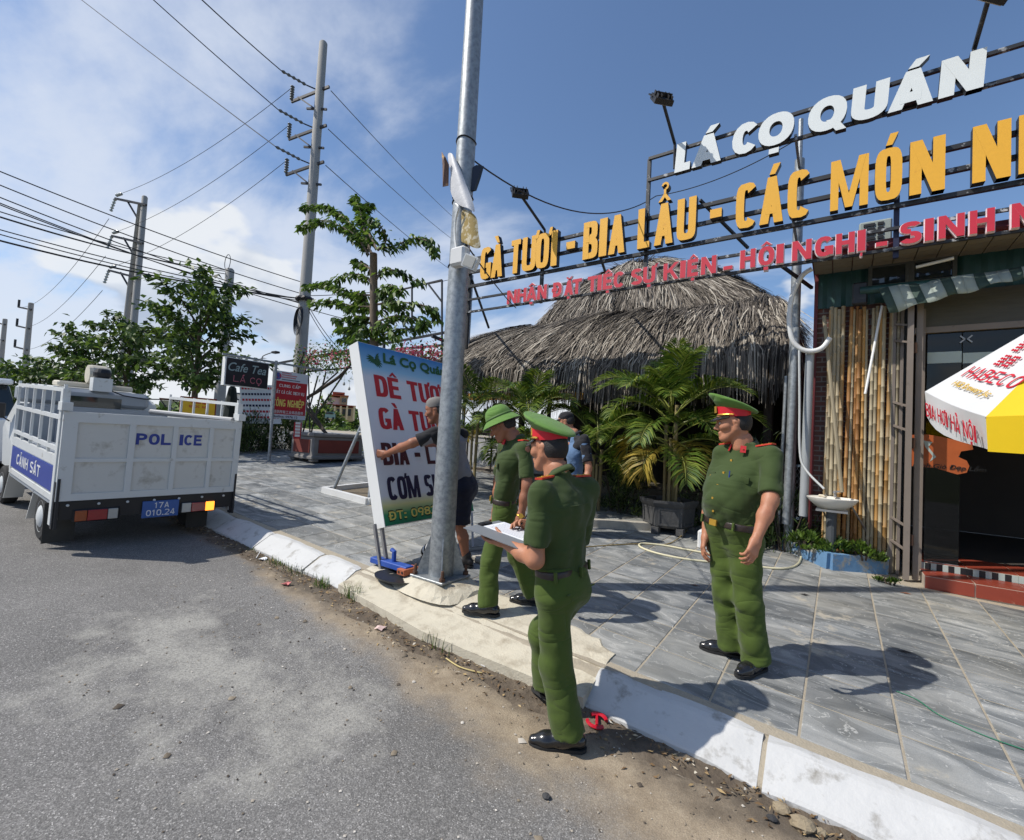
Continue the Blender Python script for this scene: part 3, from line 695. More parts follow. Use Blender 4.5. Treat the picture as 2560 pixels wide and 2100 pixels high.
q = MB(); q.lathe([(0.16, 0), (0.17, 0.05), (0.17, 0.24), (0.15, 0.30)], (TX-3.5, TY0+0.92, 2.26), 16, axis='y'); q.build('loudspeaker', M('cream_plastic', (0.55, 0.5, 0.4), 0.5), truck)
q = MB(); q.bbox((TX-3.9, TY0+0.55, 2.0), (TX-3.5, TY0+1.6, 2.10), 0.04); q.build('light_bar', M('cream_plastic', (0.55, 0.5, 0.4)), truck)
q = MB(); q.tube([(TX-2.9, TY0+1.12, 2.0), (TX-2.88, TY0+1.3, 1.93), (TX-2.88, TY0+1.6, 1.90), (TX-2.88, TY0+1.85, 1.92), (TX-2.88, TY0+1.95, 1.78)], 0.012, 6); q.build('siren_cable', m_black, truck)
# mirror, front wheel arches
q = MB(); q.bbox((TX-4.5, cy0-0.22, 1.35), (TX-4.44, cy0-0.06, 1.62), 0.02); q.bar((TX-4.45, cy0, 1.3), (TX-4.47, cy0-0.12, 1.4), 0.02); q.build('wing_mirror', m_black, truck)
# wheels
def truck_wheel(x, y, s):
    w = MB(); R_ = 0.31
    w.lathe([(0.19, -0.09), (R_-0.03, -0.095), (R_, -0.07), (R_, 0.07), (R_-0.03, 0.095), (0.19, 0.09)], (x, y, R_), 28, axis='y')
    o = w.build('wheel', m_rubber, truck, smooth=True, autos=40)
    h = MB(); yo = y+0.092*s
    h.lathe([(0.20, -0.01*s), (0.20, 0.0), (0.165, -0.02*s), (0.12, 0.012*s), (0.05, 0.03*s), (0.02, 0.03*s)], (x, yo, R_), 24, axis='y'); h.build('rim', m_tw, o, smooth=True, autos=40)
for x in (TX-0.80, TX-3.62):
    truck_wheel(x, TY0+0.12, -1); truck_wheel(x, TY1-0.30, 1)
for y0, y1 in ((TY0-0.02, TY0+0.28), (TY1-0.50, TY1-0.22)):
    q = MB(); q.box((TX-0.36, y0, 0.06), (TX-0.345, y1, 0.56)); q.build('mud_flap', M('mud_flap', (0.05, 0.048, 0.043), 0.9, var=0.4, vs=6), truck)
for x in (TX-1.25, TX-3.0):
    q = MB(); q.add([(x, TY0+0.02, 0.58), (x+0.02, TY0+0.02, 0.58), (x+0.02, TY0+0.24, 0.58), (x, TY0+0.24, 0.58), (x-0.30, TY0+0.02, 0.14), (x-0.28, TY0+0.02, 0.14), (x-0.28, TY0+0.24, 0.14), (x-0.30, TY0+0.24, 0.14)],
                    [(0,3,2,1),(4,5,6,7),(0,1,5,4),(1,2,6,5),(2,3,7,6),(3,0,4,7)]); q.build('mudguard', m_tw, truck)
# lamps and number plate
def lamp_unit(ya, order, lit):
    q = MB(); q.bbox((TX-0.10, ya, 0.36), (TX-0.0, ya+0.46, 0.52), 0.015); u = q.build('tail_lamp', m_black, truck)
    for k, (nm, m_, f0, f1) in enumerate(order):
        p = MB(); p.bbox((TX-0.005, ya+0.02+0.42*f0, 0.375), (TX+0.016, ya+0.02+0.42*f1-0.006, 0.505), 0.012); p.build(nm, m_, u)
lamp_unit(TY0+0.17, (('indicator', m_lampo, 0, 0.28), ('brake_light', m_lampr, 0.28, 0.75), ('reversing_light', m_lampw, 0.75, 1.0)), False)
lamp_unit(TY1-0.72, (('reversing_light', m_lampw, 0, 0.28), ('brake_light', m_lampr, 0.28, 0.72), ('indicator', m_lit, 0.72, 1.0)), True)
q = MB(); q.bbox((TX-0.015, TY0+0.86, 0.34), (TX+0.006, TY0+1.28, 0.565), 0.012); pl = q.build('number_plate', M('plate_blue', srgb(52, 92, 160), 0.4, var=0.1), truck)
q = MB(); fr2 = ((TX+0.006, 0, 0), (0, 1, 0), (0, 0, 1), (1, 0, 0))
put_text(q, '17A', fr2, TY0+0.99, 0.468, 0.075, width=0.17, d=0.002, tx=0.2, ty=0.14, n=2.6); put_text(q, '010.24', fr2, TY0+0.905, 0.365, 0.08, width=0.33, d=0.002, tx=0.2, ty=0.14, n=2.6)
q.build('plate_number', m_white, pl)
truck.location = ((TX-1.5)*0.83, (TY0+TY1)/2*0.83, gz((TX-1.5)*0.83)); truck.scale = (0.83,)*3; truck.rotation_euler = (0, 0.045, 0)
# parked off-road car at the left edge
car = thing('parked_car', (-13.2, 0.6, gz(-13.2)), 'white car with dark rear glass at the left edge of the picture behind the truck', 'car')
OFF[car.name] = np.array([-13.2, 0.6, 0.0])
m_cw = M('car_white', srgb(225, 228, 230), 0.2, var=0.03, coat=0.6)
def loft(mb, secs):
    """secs: list of rings (same count) -> closed surface"""
    n = len(secs[0]); vs = [p for s in secs for p in s]; fs = []
    for k in range(len(secs)-1):
        for j in range(n): fs.append((k*n+j, k*n+(j+1) % n, (k+1)*n+(j+1) % n, (k+1)*n+j))
    fs += [tuple(range(n))[::-1], tuple(range((len(secs)-1)*n, len(secs)*n))]
    return mb.add(vs, fs)
def rring(x, y0, y1, z0, z1, r, n=4):
    pts = []
    for cy, cz, a0 in ((y1-r, z1-r, 0), (y0+r, z1-r, 90), (y0+r, z0+r, 180), (y1-r, z0+r, 270)):
        for k in range(n+1):
            a = math.radians(a0+90*k/n); pts.append((x, cy+r*math.cos(a), cz+r*math.sin(a)))
    return pts
CXR = -11.2; ya, yb = 0.05, 1.85
q = MB(); loft(q, [rring(CXR, ya+0.06, yb-0.06, 0.35, 1.02, 0.10), rring(CXR-0.12, ya, yb, 0.30, 1.08, 0.12), rring(CXR-3.2, ya, yb, 0.28, 1.08, 0.12), rring(CXR-4.4, ya+0.08, yb-0.08, 0.35, 0.98, 0.15)])
cbody = q.build('body', m_cw, car, smooth=True, autos=35)
q = MB(); loft(q, [rring(CXR-0.14, ya+0.10, yb-0.10, 1.0, 1.10, 0.04), rring(CXR-0.45, ya+0.18, yb-0.18, 1.0, 1.62, 0.10), rring(CXR-2.1, ya+0.18, yb-0.18, 1.0, 1.66, 0.10), rring(CXR-3.1, ya+0.12, yb-0.12, 1.0, 1.10, 0.04)]); q.build('cabin_glass', m_glass, car, smooth=True, autos=35)
q = MB(); q.bbox((CXR-2.1, ya+0.17, 1.60), (CXR-0.30, yb-0.17, 1.70), 0.04); q.build('roof', m_cw, car)
for y in (ya-0.02, yb-0.16):
    q = MB(); q.bbox((CXR-0.05, y+0.06, 0.78), (CXR+0.02, y+0.2, 1.02), 0.02); q.build('tail_lamp', m_lampr, car)
for x in (CXR-0.85, CXR-3.4):
    for y, s in ((ya+0.10, -1), (yb-0.10, 1)):
        w = MB(); w.lathe([(0.2, -0.1), (0.31, -0.1), (0.34, -0.06), (0.34, 0.06), (0.31, 0.1), (0.2, 0.1)], (x, y, 0.34), 24, axis='y'); o = w.build('wheel', m_rubber, car, smooth=True, autos=40)
        w = MB(); w.lathe([(0.2, 0), (0.18, 0.02*s), (0.05, 0.03*s)], (x, y+0.095*s, 0.34), 18, axis='y'); w.build('rim', m_grey, o)
q = MB(); q.bbox((CXR-0.02, (ya+yb)/2-0.24, 0.66), (CXR+0.01, (ya+yb)/2+0.24, 0.80), 0.01); q.build('number_plate', m_white, car)
car.location = (-13.2, 0.45, gz(-13.2)); car.rotation_euler = (0, 0.045, 0)
# ------------------------------------------------------------------ roof sign of the restaurant
SY = 6.55
m_letY = M('letter_yellow', srgb(232, 172, 48), 0.55, var=0.08, vs=30, col2=srgb(190, 128, 40), c2=(0.66, 0.85), c2s=6, bump=0.08, bs=150)
m_letW = M('letter_white', srgb(222, 226, 224), 0.5, var=0.05, vs=8, col2=srgb(176, 166, 150), c2=(0.66, 0.85), c2s=5)
m_letR = M('letter_red', srgb(196, 44, 62), 0.5, var=0.08, vs=10)
m_edgeW = M('letter_edge_white', srgb(225, 205, 208), 0.6)
m_paintpeel = M('peeling_steel', (0.022, 0.023, 0.026), 0.5, var=0.3, vs=20, col2=(0.42, 0.43, 0.44), c2=(0.57, 0.64), c2s=9)
sign = thing('roof_sign', (0, SY, 4.2), 'long steel roof sign with white, yellow and red cut-out letters above the restaurant', 'sign')
zY0 = PY(1616, 626, SY)[2]; zY1 = PY(1616, 528, SY)[2]
zW0 = PY(1700, 437, SY)[2]; zW1 = PY(1700, 367, SY)[2]
zR0 = PY(2275, 612, SY)[2]; zR1 = PY(2275, 558, SY)[2]
def px_row(lst, ox, oy, s, y): return [(c, ox+a/s, ox+b/s, oy+y(0.5*(a+b))/s) for c, a, b in lst]
S = 2.939
lin = lambda x0, y0, x1, y1: (lambda x: y0+(y1-y0)*(x-x0)/(x1-x0))
rowY = px_row([('G',235,312),('À',315,398),('T',458,525),('Ư',540,640),('Ơ',640,735),('I',752,795),('-',862,925),('B',985,1092),('I',1103,1158),('A',1172,1290),('L',1383,1475),('Ẩ',1505,1640),('U',1668,1805),('-',1908,1992)], 1130, 100, S, lin(235, 1640, 1805, 1320))
rowY += px_row([('C',10,160),('Á',185,355),('C',385,550),('M',697,970),('Ó',1018,1215),('N',1270,1525),('N',1722,2000),('H',2055,2330)], 1840, 0, S, lin(10, 1520, 2000, 1100))
rowW = px_row([('L',1650,1765),('Á',1775,1985)], 1130, 100, S, lin(1650, 890, 1985, 820))
rowW += px_row([('C',-25,168),('Ọ',165,422),('Q',525,805),('U',840,1105),('Á',1112,1440),('N',1478,1805)], 1840, 0, S, lin(0, 1030, 1805, 560))
rowR = px_row([('N',415,485),('H',490,555),('Ậ',557,632),('N',637,705),('Đ',752,815),('Ặ',835,900),('T',893,960),('T',1005,1075),('I',1078,1108),('Ệ',1118,1190),('C',1195,1275),('S',1322,1405),('Ự',1412,1500),('K',1560,1672),('I',1682,1722),('Ệ',1735,1818),('N',1835,1945),('-',2000,2065)], 1130, 500, S, lin(415, 720, 1945, 490))
rowR += px_row([('H',35,145),('Ộ',168,283),('I',300,352),('N',415,555),('G',582,715),('H',735,870),('Ị',892,950),('-',1028,1110),('S',1200,1360),('I',1383,1447),('N',1483,1672),('H',1710,1892),('N',2015,2200)], 1840, 500, S, lin(35, 440, 2200, 150))
def sign_row(row, z0, z1, front, side, d, tx, ty, n, nm, edge=None, slant=0.0):
    for c, a, b, y in row:
        xa, xb = PY(a, y, SY)[0], PY(b, y, SY)[0]; w = xb-xa; h = z1-z0
        g = MB(); asp = w/h
        txx = min(0.9, tx*h/w) if c not in 'I-ỊÍ' else 0.9
        fr = ((xa, SY, z0), (1, 0, 0), (0, 0, 1), (0, -1, 0))
        put_glyph(g, c, fr, 0, 0 if c != '-' else (-0.28*h if nm == 'red_letter' else 0.02*h), w, h, d, tx=txx, ty=ty, slant=slant, n=n)
        o = g.build(nm, [side, front], sign)
        if edge:
            e = MB(); put_glyph(e, c, ((xa-0.008, SY+0.004, z0-0.008), (1, 0, 0), (0, 0, 1), (0, -1, 0)), 0, 0 if c != '-' else -0.28*h, w+0.016, h+0.016, d*0.6, tx=min(0.95, txx*1.12), ty=ty*1.15, slant=slant, n=n)
            e.build('letter_edge', edge, o)
sign_row(rowY, zY0, zY1, m_letY, m_black, 0.10, 0.165, 0.155, 3.6, 'yellow_letter')
sign_row(rowW, zW0, zW1, m_letW, m_black, 0.08, 0.30, 0.27, 2.2, 'white_letter', slant=0.06)
sign_row(rowR, zR0, zR1, m_letR, m_edgeW, 0.045, 0.23, 0.21, 2.4, 'red_letter', edge=m_edgeW)
def rail(xa, xb, z, y=SY+0.03, w=0.04, m_=m_paintpeel):
    q = MB(); q.box((xa, y-w/2, z-w/2), (xb, y+w/2, z+w/2)); q.build('rail', m_, sign)
xL = PY(1166, 690, SY)[0]; xWL = PY(1620, 410, SY)[0]; XRT = 2.6
for f in (0.0, 0.40, 0.82): rail(xL, XRT, zY0+(zY1-zY0)*f-(0.03 if f == 0 else 0), w=0.05)
for f in (0.15, 0.95): rail(xWL, XRT, zW0+(zW1-zW0)*f)
for f in (-0.05, 0.92): rail(xL, XRT, zR0+(zR1-zR0)*f, w=0.035)
def post(px, py0, z0, z1, w=0.05, m_=m_paintpeel, yo=0.085):
    x = PY(px, py0, SY)[0]; q = MB(); q.box((x-w/2, SY+yo-w/2, z0), (x+w/2, SY+yo+w/2, z1)); q.build('post', m_, sign); return x
post(1168, 700, zR0-0.7, zY1, m_=m_dark); post(1618, 430, zY1-0.6, zW1, m_=m_paintpeel); post(1610, 650, zR0, zY1, m_=m_paintpeel); post(1352, 620, zR0-0.02, zY0+0.2)
xp = PY(1998, 450, SY+0.75)[0]
q = MB(); q.tube([(xp, SY+0.75, 0.35), (xp, SY+0.75, PY(1998, 400, SY+0.75)[2])], 0.06, 12); q.build('main_post', m_galv, sign, smooth=True, autos=40)
q = MB(); q.tube([(xp, SY+0.75, 4.5), (xp, SY+0.75, PY(1998, 300, SY+0.75)[2])], 0.03, 8); q.bar((xp, SY, zW0+0.1), (xp, SY+0.75, zW0+0.05), 0.03); q.bar((xp, SY, zY0+0.05), (xp, SY+0.75, zY0), 0.03); q.build('post_extension', m_galv, sign)
post(2243, 540, zR0-0.1, zY0+0.1, m_=M('navy_steel', (0.012, 0.015, 0.05), 0.5))
q = MB(); xx = PY(1174, 780, SY+1.6); q.tube([(xx[0], SY+1.6, 0.6), (xx[0], SY+1.6, PY(1174, 690, SY+1.6)[2])], 0.045, 10); q.bar((xx[0], SY+1.6, xx[2]+0.3), PY(1168, 720, SY), 0.035); q.build('side_post', m_galv, sign)
for (a, b, ya) in (((1750, 500), (1870, 620), 0.9), ((1500, 640), (1520, 700), 1.2), ((1920, 640), (2030, 720), 0.8), ((1180, 700), (1222, 820), 0.9)):
    q = MB(); q.bar(PY(a[0], a[1], SY+0.1), PY(b[0], b[1], SY+0.1+ya), 0.035); q.build('brace', m_dark, sign)
# floodlights on arms reaching out in front of the sign
def floodlight(base_px, head_px, reach, label):
    a = PY(*base_px, SY); b = PY(*head_px, SY-reach)
    t = thing('floodlight', a, label, 'floodlight', 'floodlights on arms along the roof sign')
    q = MB(); q.tube([a, b], 0.022, 8); q.build('arm', m_dark, t)
    q = MB(); q.tube([a-np.array([0, -0.03, 0.35]), a], 0.02, 8); q.build('stem', m_dark, t)
    d = np.array([-0.55, 0.55, -0.62]); d /= np.linalg.norm(d); s_ = np.cross(d, (0, 0, 1)); s_ /= np.linalg.norm(s_); u = np.cross(s_, d)
    c = b+u*0.02
    q = MB(); q.obox(c, s_*0.13, d*0.035, u*0.11)
    for k in range(5): q.obox(c-d*0.055, s_*0.12, d*0.03, u*0.004) if k == 2 else q.obox(c-d*0.05+s_*(k-2)*0.05, s_*0.004, d*0.025, u*0.10)
    h = q.build('housing', m_black, t)
    q = MB(); q.obox(c+d*0.037, s_*0.115, d*0.004, u*0.095); q.build('lens', m_lampw, h)
    q = MB(); q.bar(c-s_*0.145-d*0.01, c-s_*0.145+u*0.16, 0.012); q.bar(c+s_*0.145-d*0.01, c+s_*0.145+u*0.16, 0.012); q.bar(c-s_*0.15+u*0.16, c+s_*0.15+u*0.16, 0.012); q.build('bracket', m_black, t)
floodlight((1687, 360), (1656, 250), 0.55, 'floodlight on a dark arm above the white letters')
floodlight((1362, 575), (1300, 485), 0.6, 'floodlight on a dark arm above the left yellow letters')
floodlight((2436, 121), (2473, -8), 0.5, 'floodlight arm rising out of the picture at upper right')
# ------------------------------------------------------------------ the restaurant building on the right
WY = 7.28
bld = thing('restaurant_building', (1.6, WY+2, 0.3), 'low restaurant front with green metal wall, bamboo cladding and glass door', 'building')
m_green = M('green_sheet', srgb(28, 66, 62), 0.45, var=0.15, vs=4, col2=srgb(20, 44, 42), c2=(0.55, 0.8), c2s=3)
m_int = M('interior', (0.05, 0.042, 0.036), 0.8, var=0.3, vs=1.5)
m_fascia = M('weathered_board', srgb(78, 78, 74), 0.85, var=0.3, vs=3, stretch=(0.7, 1, 6), bump=0.2, bs=10)
m_eave = M('eave_red', srgb(96, 30, 34), 0.6)
m_soffit = M('soffit', srgb(120, 112, 100), 0.8, var=0.15)
XL_, XR_ = PY(2046, 720, WY)[0], 6.0
gz0 = walk_z(0.8, WY)
zG0 = PY(2060, 772, WY)[2]; zE = PY(2033, 650, 6.68)[2]
# corrugated sheet
q = MB(); vs = []; n_ = int((XR_-XL_)/0.05)
for k in range(n_+1):
    x = XL_+k*0.05; yo = 0.022 if k % 4 in (0, 1) else 0.0
    vs += [(x, WY-yo, zG0), (x, WY-yo, zE+0.16)]
q.add(vs, [(2*k, 2*k+2, 2*k+3, 2*k+1) for k in range(n_)])
q.build('green_sheet_wall', m_green, bld)
q = MB(); q.box((XL_-0.04, WY-0.05, 0.3), (XL_, WY+3.5, zE+0.12)); q.build('corner_trim', m_eave, bld)
q = MB(); q.box((XL_-0.02, WY+0.02, 0.0), (0.62, WY+0.14, zG0+0.1)); wall = q.build('brick_wall', None, bld)
def mat_brick():
    m = bpy.data.materials.new('brick'); m.use_nodes = True; nt = m.node_tree; b = nt.nodes['Principled BSDF']
    tc = nd(nt, 'ShaderNodeTexCoord'); mp = nd(nt, 'ShaderNodeMapping', i={'Rotation': (math.pi/2, 0, 0)}); lk(nt, tc.outputs['Object'], mp.inputs[0])
    br = nd(nt, 'ShaderNodeTexBrick', i={'Color1': (0.16, 0.06, 0.045, 1), 'Color2': (0.10, 0.05, 0.04, 1), 'Mortar': (0.2, 0.18, 0.16, 1), 'Scale': 1.0, 'Mortar Size': 0.008, 'Brick Width': 0.2, 'Row Height': 0.065})
    lk(nt, mp.outputs[0], br.inputs['Vector']); lk(nt, br.outputs['Color'], b.inputs['Base Color']); b.inputs['Roughness'].default_value = 0.9
    return m
wall.data.materials.clear(); wall.data.materials.append(mat_brick())
# roof slab, red eave, tiled soffit
q = MB(); q.box((XL_-0.06, 6.70, zE+0.03), (XR_, WY+4, zE+0.13)); q.build('roof', m_eave, bld)
for k in range(int((XR_-XL_)/0.16)):
    p = MB(); x = XL_-0.06+k*0.16; p.tube([(x, 6.66, zE+0.05), (x+0.08, 6.655, zE+0.035), (x+0.16, 6.66, zE+0.05)], 0.028, 6); p.build('eave_tile', m_eave, bld)
for i in range(int((XR_-XL_)/0.2)):
    for j in range(3):
        p = MB(); x = XL_-0.04+i*0.2; y = 6.74+j*0.18
        p.box((x, y, zE-0.005), (x+0.19, y+0.17, zE+0.025)); p.build('soffit_tile', m_soffit, bld)
# window strip under the eave
zw0, zw1 = PY(2200, 716, WY)[2], PY(2200, 672, WY)[2]
for xa, xb in ((PY(2180, 690, WY)[0], PY(2262, 690, WY)[0]), (PY(2284, 690, WY)[0], PY(2378, 690, WY)[0])):
    p = MB(); p.box((xa, WY-0.055, zw0), (xb, WY-0.026, zw1)); w = p.build('window', m_glass, bld)
    p = MB()
    for a_, b_ in (((xa-0.04, zw0-0.03), (xa, zw1+0.05)), ((xb, zw0-0.03), (xb+0.04, zw1+0.05)), ((xa, zw1), (xb, zw1+0.05)), ((xa, zw0-0.03), (xb, zw0))): p.box((a_[0], WY-0.075, a_[1]), (b_[0], WY-0.028, b_[1]))
    p.build('window_frame', m_fascia, w)
p = MB(); p.tube([PY(2290, 668, 7.0), PY(2385, 645, 6.95)], 0.018, 8); p.build('fluorescent_tube', m_white, bld)
# bamboo cladding
m_bam = [M('bamboo_a', srgb(172, 130, 72), 0.6, var=0.25, vs=9, col2=srgb(156, 146, 122), c2=(0.45, 0.62), c2s=2.2, stretch=(1, 1, 0.35), rnd=0.2),
         M('bamboo_b', srgb(158, 146, 120), 0.65, var=0.2, vs=9, col2=srgb(140, 130, 108), c2=(0.5, 0.7), c2s=3, stretch=(1, 1, 0.35), rnd=0.18),
         M('bamboo_c', srgb(142, 98, 52), 0.6, var=0.25, vs=8, col2=srgb(190, 160, 104), c2=(0.45, 0.65), c2s=2, stretch=(1, 1, 0.35), rnd=0.15)]
def bamboo(x, y, z0, z1, r, m_, lean=0.0, name='bamboo_pole'):
    q = MB(); pts = []; rs = []; z = z0; ph = random.uniform(0.15, 0.3)
    while z < z1:
        f = (z-z0)/(z1-z0)
        for dz, rr in ((-0.008, 1.0), (-0.003, 1.16), (0.003, 1.16), (0.009, 0.97)): pts.append((x+lean*f, y, min(z1, z+dz))); rs.append(r*rr)
        z += ph*random.uniform(0.9, 1.15)
    pts.append((x+lean, y, z1+0.001)); rs.append(r)
    q.tube(pts, rs, 8); return q.build(name, m_, bld, smooth=True, autos=50)
x = XL_+0.08; k = 0
while x < 0.60:
    r = random.uniform(0.016, 0.024); gap = x < -0.14
    if not (gap and random.random() < 0.45):
        zt = PY(2046+(x-XL_)/(0.62-XL_)*200, 765, 7.2)[2]+random.uniform(-0.06, 0.03)
        bamboo(x, WY-0.045+random.uniform(-0.012, 0.012), gz0+0.02, zt, r, m_bam[random.choice((0, 1, 1, 2, 1))], random.gauss(0, 0.012))
    x += r*2+random.uniform(-0.002, 0.004); k += 1
for a, b, r in (((2060, 790), (2105, 1230), 0.022), ((2205, 765), (2163, 985), 0.014)):
    A_, B_ = PY(*a, WY-0.12), PY(*b, WY-0.35)
    q = MB(); q.tube([A_, (A_+B_)/2+np.array([0, 0.01, 0]), B_], r, 8)
    st = q.build('leaning_pole', m_bam[1] if r > 0.02 else m_white); tag(st, 'pale bamboo pole leaning against the bamboo wall' if r > 0.02 else 'thin white pipe leaning against the bamboo wall', 'pole')
# folded gate
gate = thing('folding_gate', (0.68, 7.2, gz0), 'grey-brown steel folding gate pushed aside beside the glass door', 'gate')
m_gate = M('gate_paint', srgb(122, 112, 104), 0.55, var=0.15, vs=5, col2=srgb(84, 74, 68), c2=(0.6, 0.78), c2s=8)
gzt = PY(2277, 760, 7.1)[2]
for xg, yg, w in ((0.655, 6.98, 0.055), (0.745, 7.06, 0.055), (0.60, 7.20, 0.03), (0.53, 7.22, 0.03), (0.80, 7.24, 0.03)):
    q = MB(); q.box((xg-w/2, yg-w/2, gz0+0.01), (xg+w/2, yg+w/2, gzt-(0.04 if w < 0.05 else 0))); q.build('upright', m_gate, gate)
for z in (gz0+0.35, gz0+0.62, gz0+1.72, gz0+2.0, gz0+2.75, gz0+2.95):
    q = MB(); q.bar((0.52, 7.23, z+0.06), (0.66, 6.99, z-0.02), 0.022); q.build('cross_bar', m_gate, gate)
for z in (gz0+0.4, gz0+1.5, gz0+2.6):
    q = MB(); q.tube([(0.70, 6.99, z), (0.70, 6.99, z+0.12)], 0.018, 8); q.build('hinge', m_rust, gate)
# glass door, fascia, interior
XD0, XD1 = 0.84, 4.5
zF0, zF1 = PY(2400, 815, WY)[2], PY(2400, 765, WY)[2]
q = MB(); q.box((XD0-0.1, WY-0.03, PY(2350, 822, WY)[2]), (XR_, WY+0.05, zG0+0.05)); q.build('fascia_board', m_fascia, bld)
zD1 = PY(2350, 828, WY)[2]; zfl = gz0+0.17
q = MB(); q.box((XD0-0.12, WY-0.04, zD1-0.02), (XR_, WY+0.06, zD1+0.05)); q.build('door_head', m_gate, bld)
m_pane = bpy.data.materials.new('door_glass'); m_pane.use_nodes = True; nt = m_pane.node_tree; nt.nodes.clear()
_o = nd(nt, 'ShaderNodeOutputMaterial'); _t = nd(nt, 'ShaderNodeBsdfTransparent', i={'Color': (0.32, 0.36, 0.36, 1)}); _g = nd(nt, 'ShaderNodeBsdfGlossy', i={'Roughness': 0.02})
_fr = nd(nt, 'ShaderNodeFresnel', i={'IOR': 1.5}); _mx = nd(nt, 'ShaderNodeMixShader'); lk(nt, _fr.outputs[0], _mx.inputs[0]); lk(nt, _t.outputs[0], _mx.inputs[1]); lk(nt, _g.outputs[0], _mx.inputs[2]); lk(nt, _mx.outputs[0], _o.inputs[0])
XP = PY(2398, 1250, WY+0.02)[0]
m_frost = M('frosted_band', srgb(168, 182, 178), 0.5, var=0.05)
for xa, xb in ((XD0, XP),):
    p = MB(); p.box((xa, WY+0.01, zfl), (xb, WY+0.022, zD1-0.02)); d_ = p.build('glass_door', m_pane, bld)
    p = MB(); p.box((xa, WY+0.0, PY(2350, 908, WY)[2]), (xb, WY+0.008, PY(2350, 880, WY)[2])); p.build('frosted_band', m_frost, d_)
    p = MB(); p.box((xa, WY+0.0, zfl), (xb, WY+0.03, zfl+0.035)); p.build('door_rail', m_grey, d_)
p = MB(); p.box((XP+0.01, WY+0.01, PY(2420, 920, WY)[2]), (XR_, WY+0.022, zD1-0.02)); d2 = p.build('glass_transom', m_pane, bld)
p = MB(); p.box((XP+0.01, WY+0.0, PY(2420, 908, WY)[2]), (XR_, WY+0.008, PY(2420, 882, WY)[2])); p.build('frosted_band', m_frost, d2)
xs_ = PY(2415, 848, WY)[0]; zs_ = PY(2415, 848, WY)[2]
for sx in (-1, 1):
    p = MB()
    for sz in (-1, 1): p.bar((xs_+0.012*sx, WY-0.006, zs_), (xs_+0.05*sx, WY-0.006, zs_+0.04*sz), 0.014); 
    p.build('patch_fitting', m_grey, bld)
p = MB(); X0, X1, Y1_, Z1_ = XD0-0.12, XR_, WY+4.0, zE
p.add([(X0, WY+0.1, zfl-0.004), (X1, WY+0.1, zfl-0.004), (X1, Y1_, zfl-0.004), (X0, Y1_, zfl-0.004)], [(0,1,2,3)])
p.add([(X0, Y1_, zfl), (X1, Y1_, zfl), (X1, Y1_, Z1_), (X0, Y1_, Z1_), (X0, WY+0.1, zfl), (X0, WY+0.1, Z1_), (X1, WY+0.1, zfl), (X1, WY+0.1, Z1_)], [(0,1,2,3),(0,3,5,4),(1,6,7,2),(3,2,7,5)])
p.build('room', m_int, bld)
# sticker on the glass
def blob_poly(px_list, Y): return [(PY(*p_, Y)[0], PY(*p_, Y)[2]) for p_ in px_list]
sx0 = lambda x, y: (2200+x/2.17, 700+y/2.17)
stk = [sx0(*p_) for p_ in ((172,840),(260,838),(330,850),(420,870),(500,890),(505,920),(440,930),(425,960),(470,980),(485,1010),(470,1045),(420,1055),(300,1020),(172,1010))]
p = MB(); p.prism(blob_poly(stk, WY-0.002), ((0, WY-0.002, 0), (1, 0, 0), (0, 0, 1), (0, -1, 0)), 0.003); sk = p.build('window_sticker', M('sticker_orange', srgb(168, 84, 40), 0.5, var=0.25, vs=6), bld)
p = MB(); p.prism(blob_poly([sx0(*c_) for c_ in ((235,870),(285,880),(262,905),(305,960),(270,985),(285,955),(245,905))], WY-0.006), ((0, WY-0.006, 0), (1, 0, 0), (0, 0, 1), (0, -1, 0)), 0.002); p.build('sticker_picture', m_frost, sk)
sp0 = PY(*sx0(178, 1012), WY-0.006)
font_text('Mình Giò Đẹp Lắm', ((sp0[0], WY-0.006, sp0[2]), (1, 0, -0.02), (0, 0, 1), (0, -1, 0)), 0, 0, 0.05, bold=0.02, shear=0.25, width=0.62).build('sticker_lettering', m_black, sk)
# red tiled steps
m_rt = M('red_tile', srgb(134, 58, 42), 0.4, var=0.15, vs=8, col2=srgb(170, 140, 120), c2=(0.62, 0.74), c2s=14, rnd=0.12)
m_gr = M('tile_grout', srgb(176, 164, 150), 0.85)
steps = thing('tiled_steps', (2.0, 7.1, gz0), 'low steps faced with dark red tiles in front of the glass door', 'steps')
sz1, sz2 = gz0+0.115, gz0+0.20
q = MB(); q.box((0.80, 6.86, gz0-0.2), (4.5, 7.5, sz1-0.008)); q.box((0.84, 7.26, sz1-0.02), (4.5, 7.9, sz2-0.008)); q.build('step_core', m_gr, steps)
for k in range(9):
    x = 0.80+k*0.40
    for j, (y0_, y1_, zt) in enumerate(((6.86, 7.06, sz1), (7.065, 7.25, sz1), (7.26, 7.58, sz2), (7.585, 7.9, sz2))):
        p = MB(); p.box((x+0.006, y0_+0.005, zt-0.012), (x+0.394, y1_-0.003, zt)); p.build('red_tile', m_rt, steps)
    p = MB(); p.box((x+0.006, 6.850, gz0-0.03), (x+0.394, 6.862, sz1-0.012)); p.build('riser_tile', m_rt, steps)
    for h_ in range(8):
        p = MB(); p.box((x+0.05*h_, 7.252, sz1), (x+0.05*h_+0.048, 7.26, sz2-0.013)); p.build('mosaic_piece', m_black if (h_+k) % 2 else m_frost, steps)
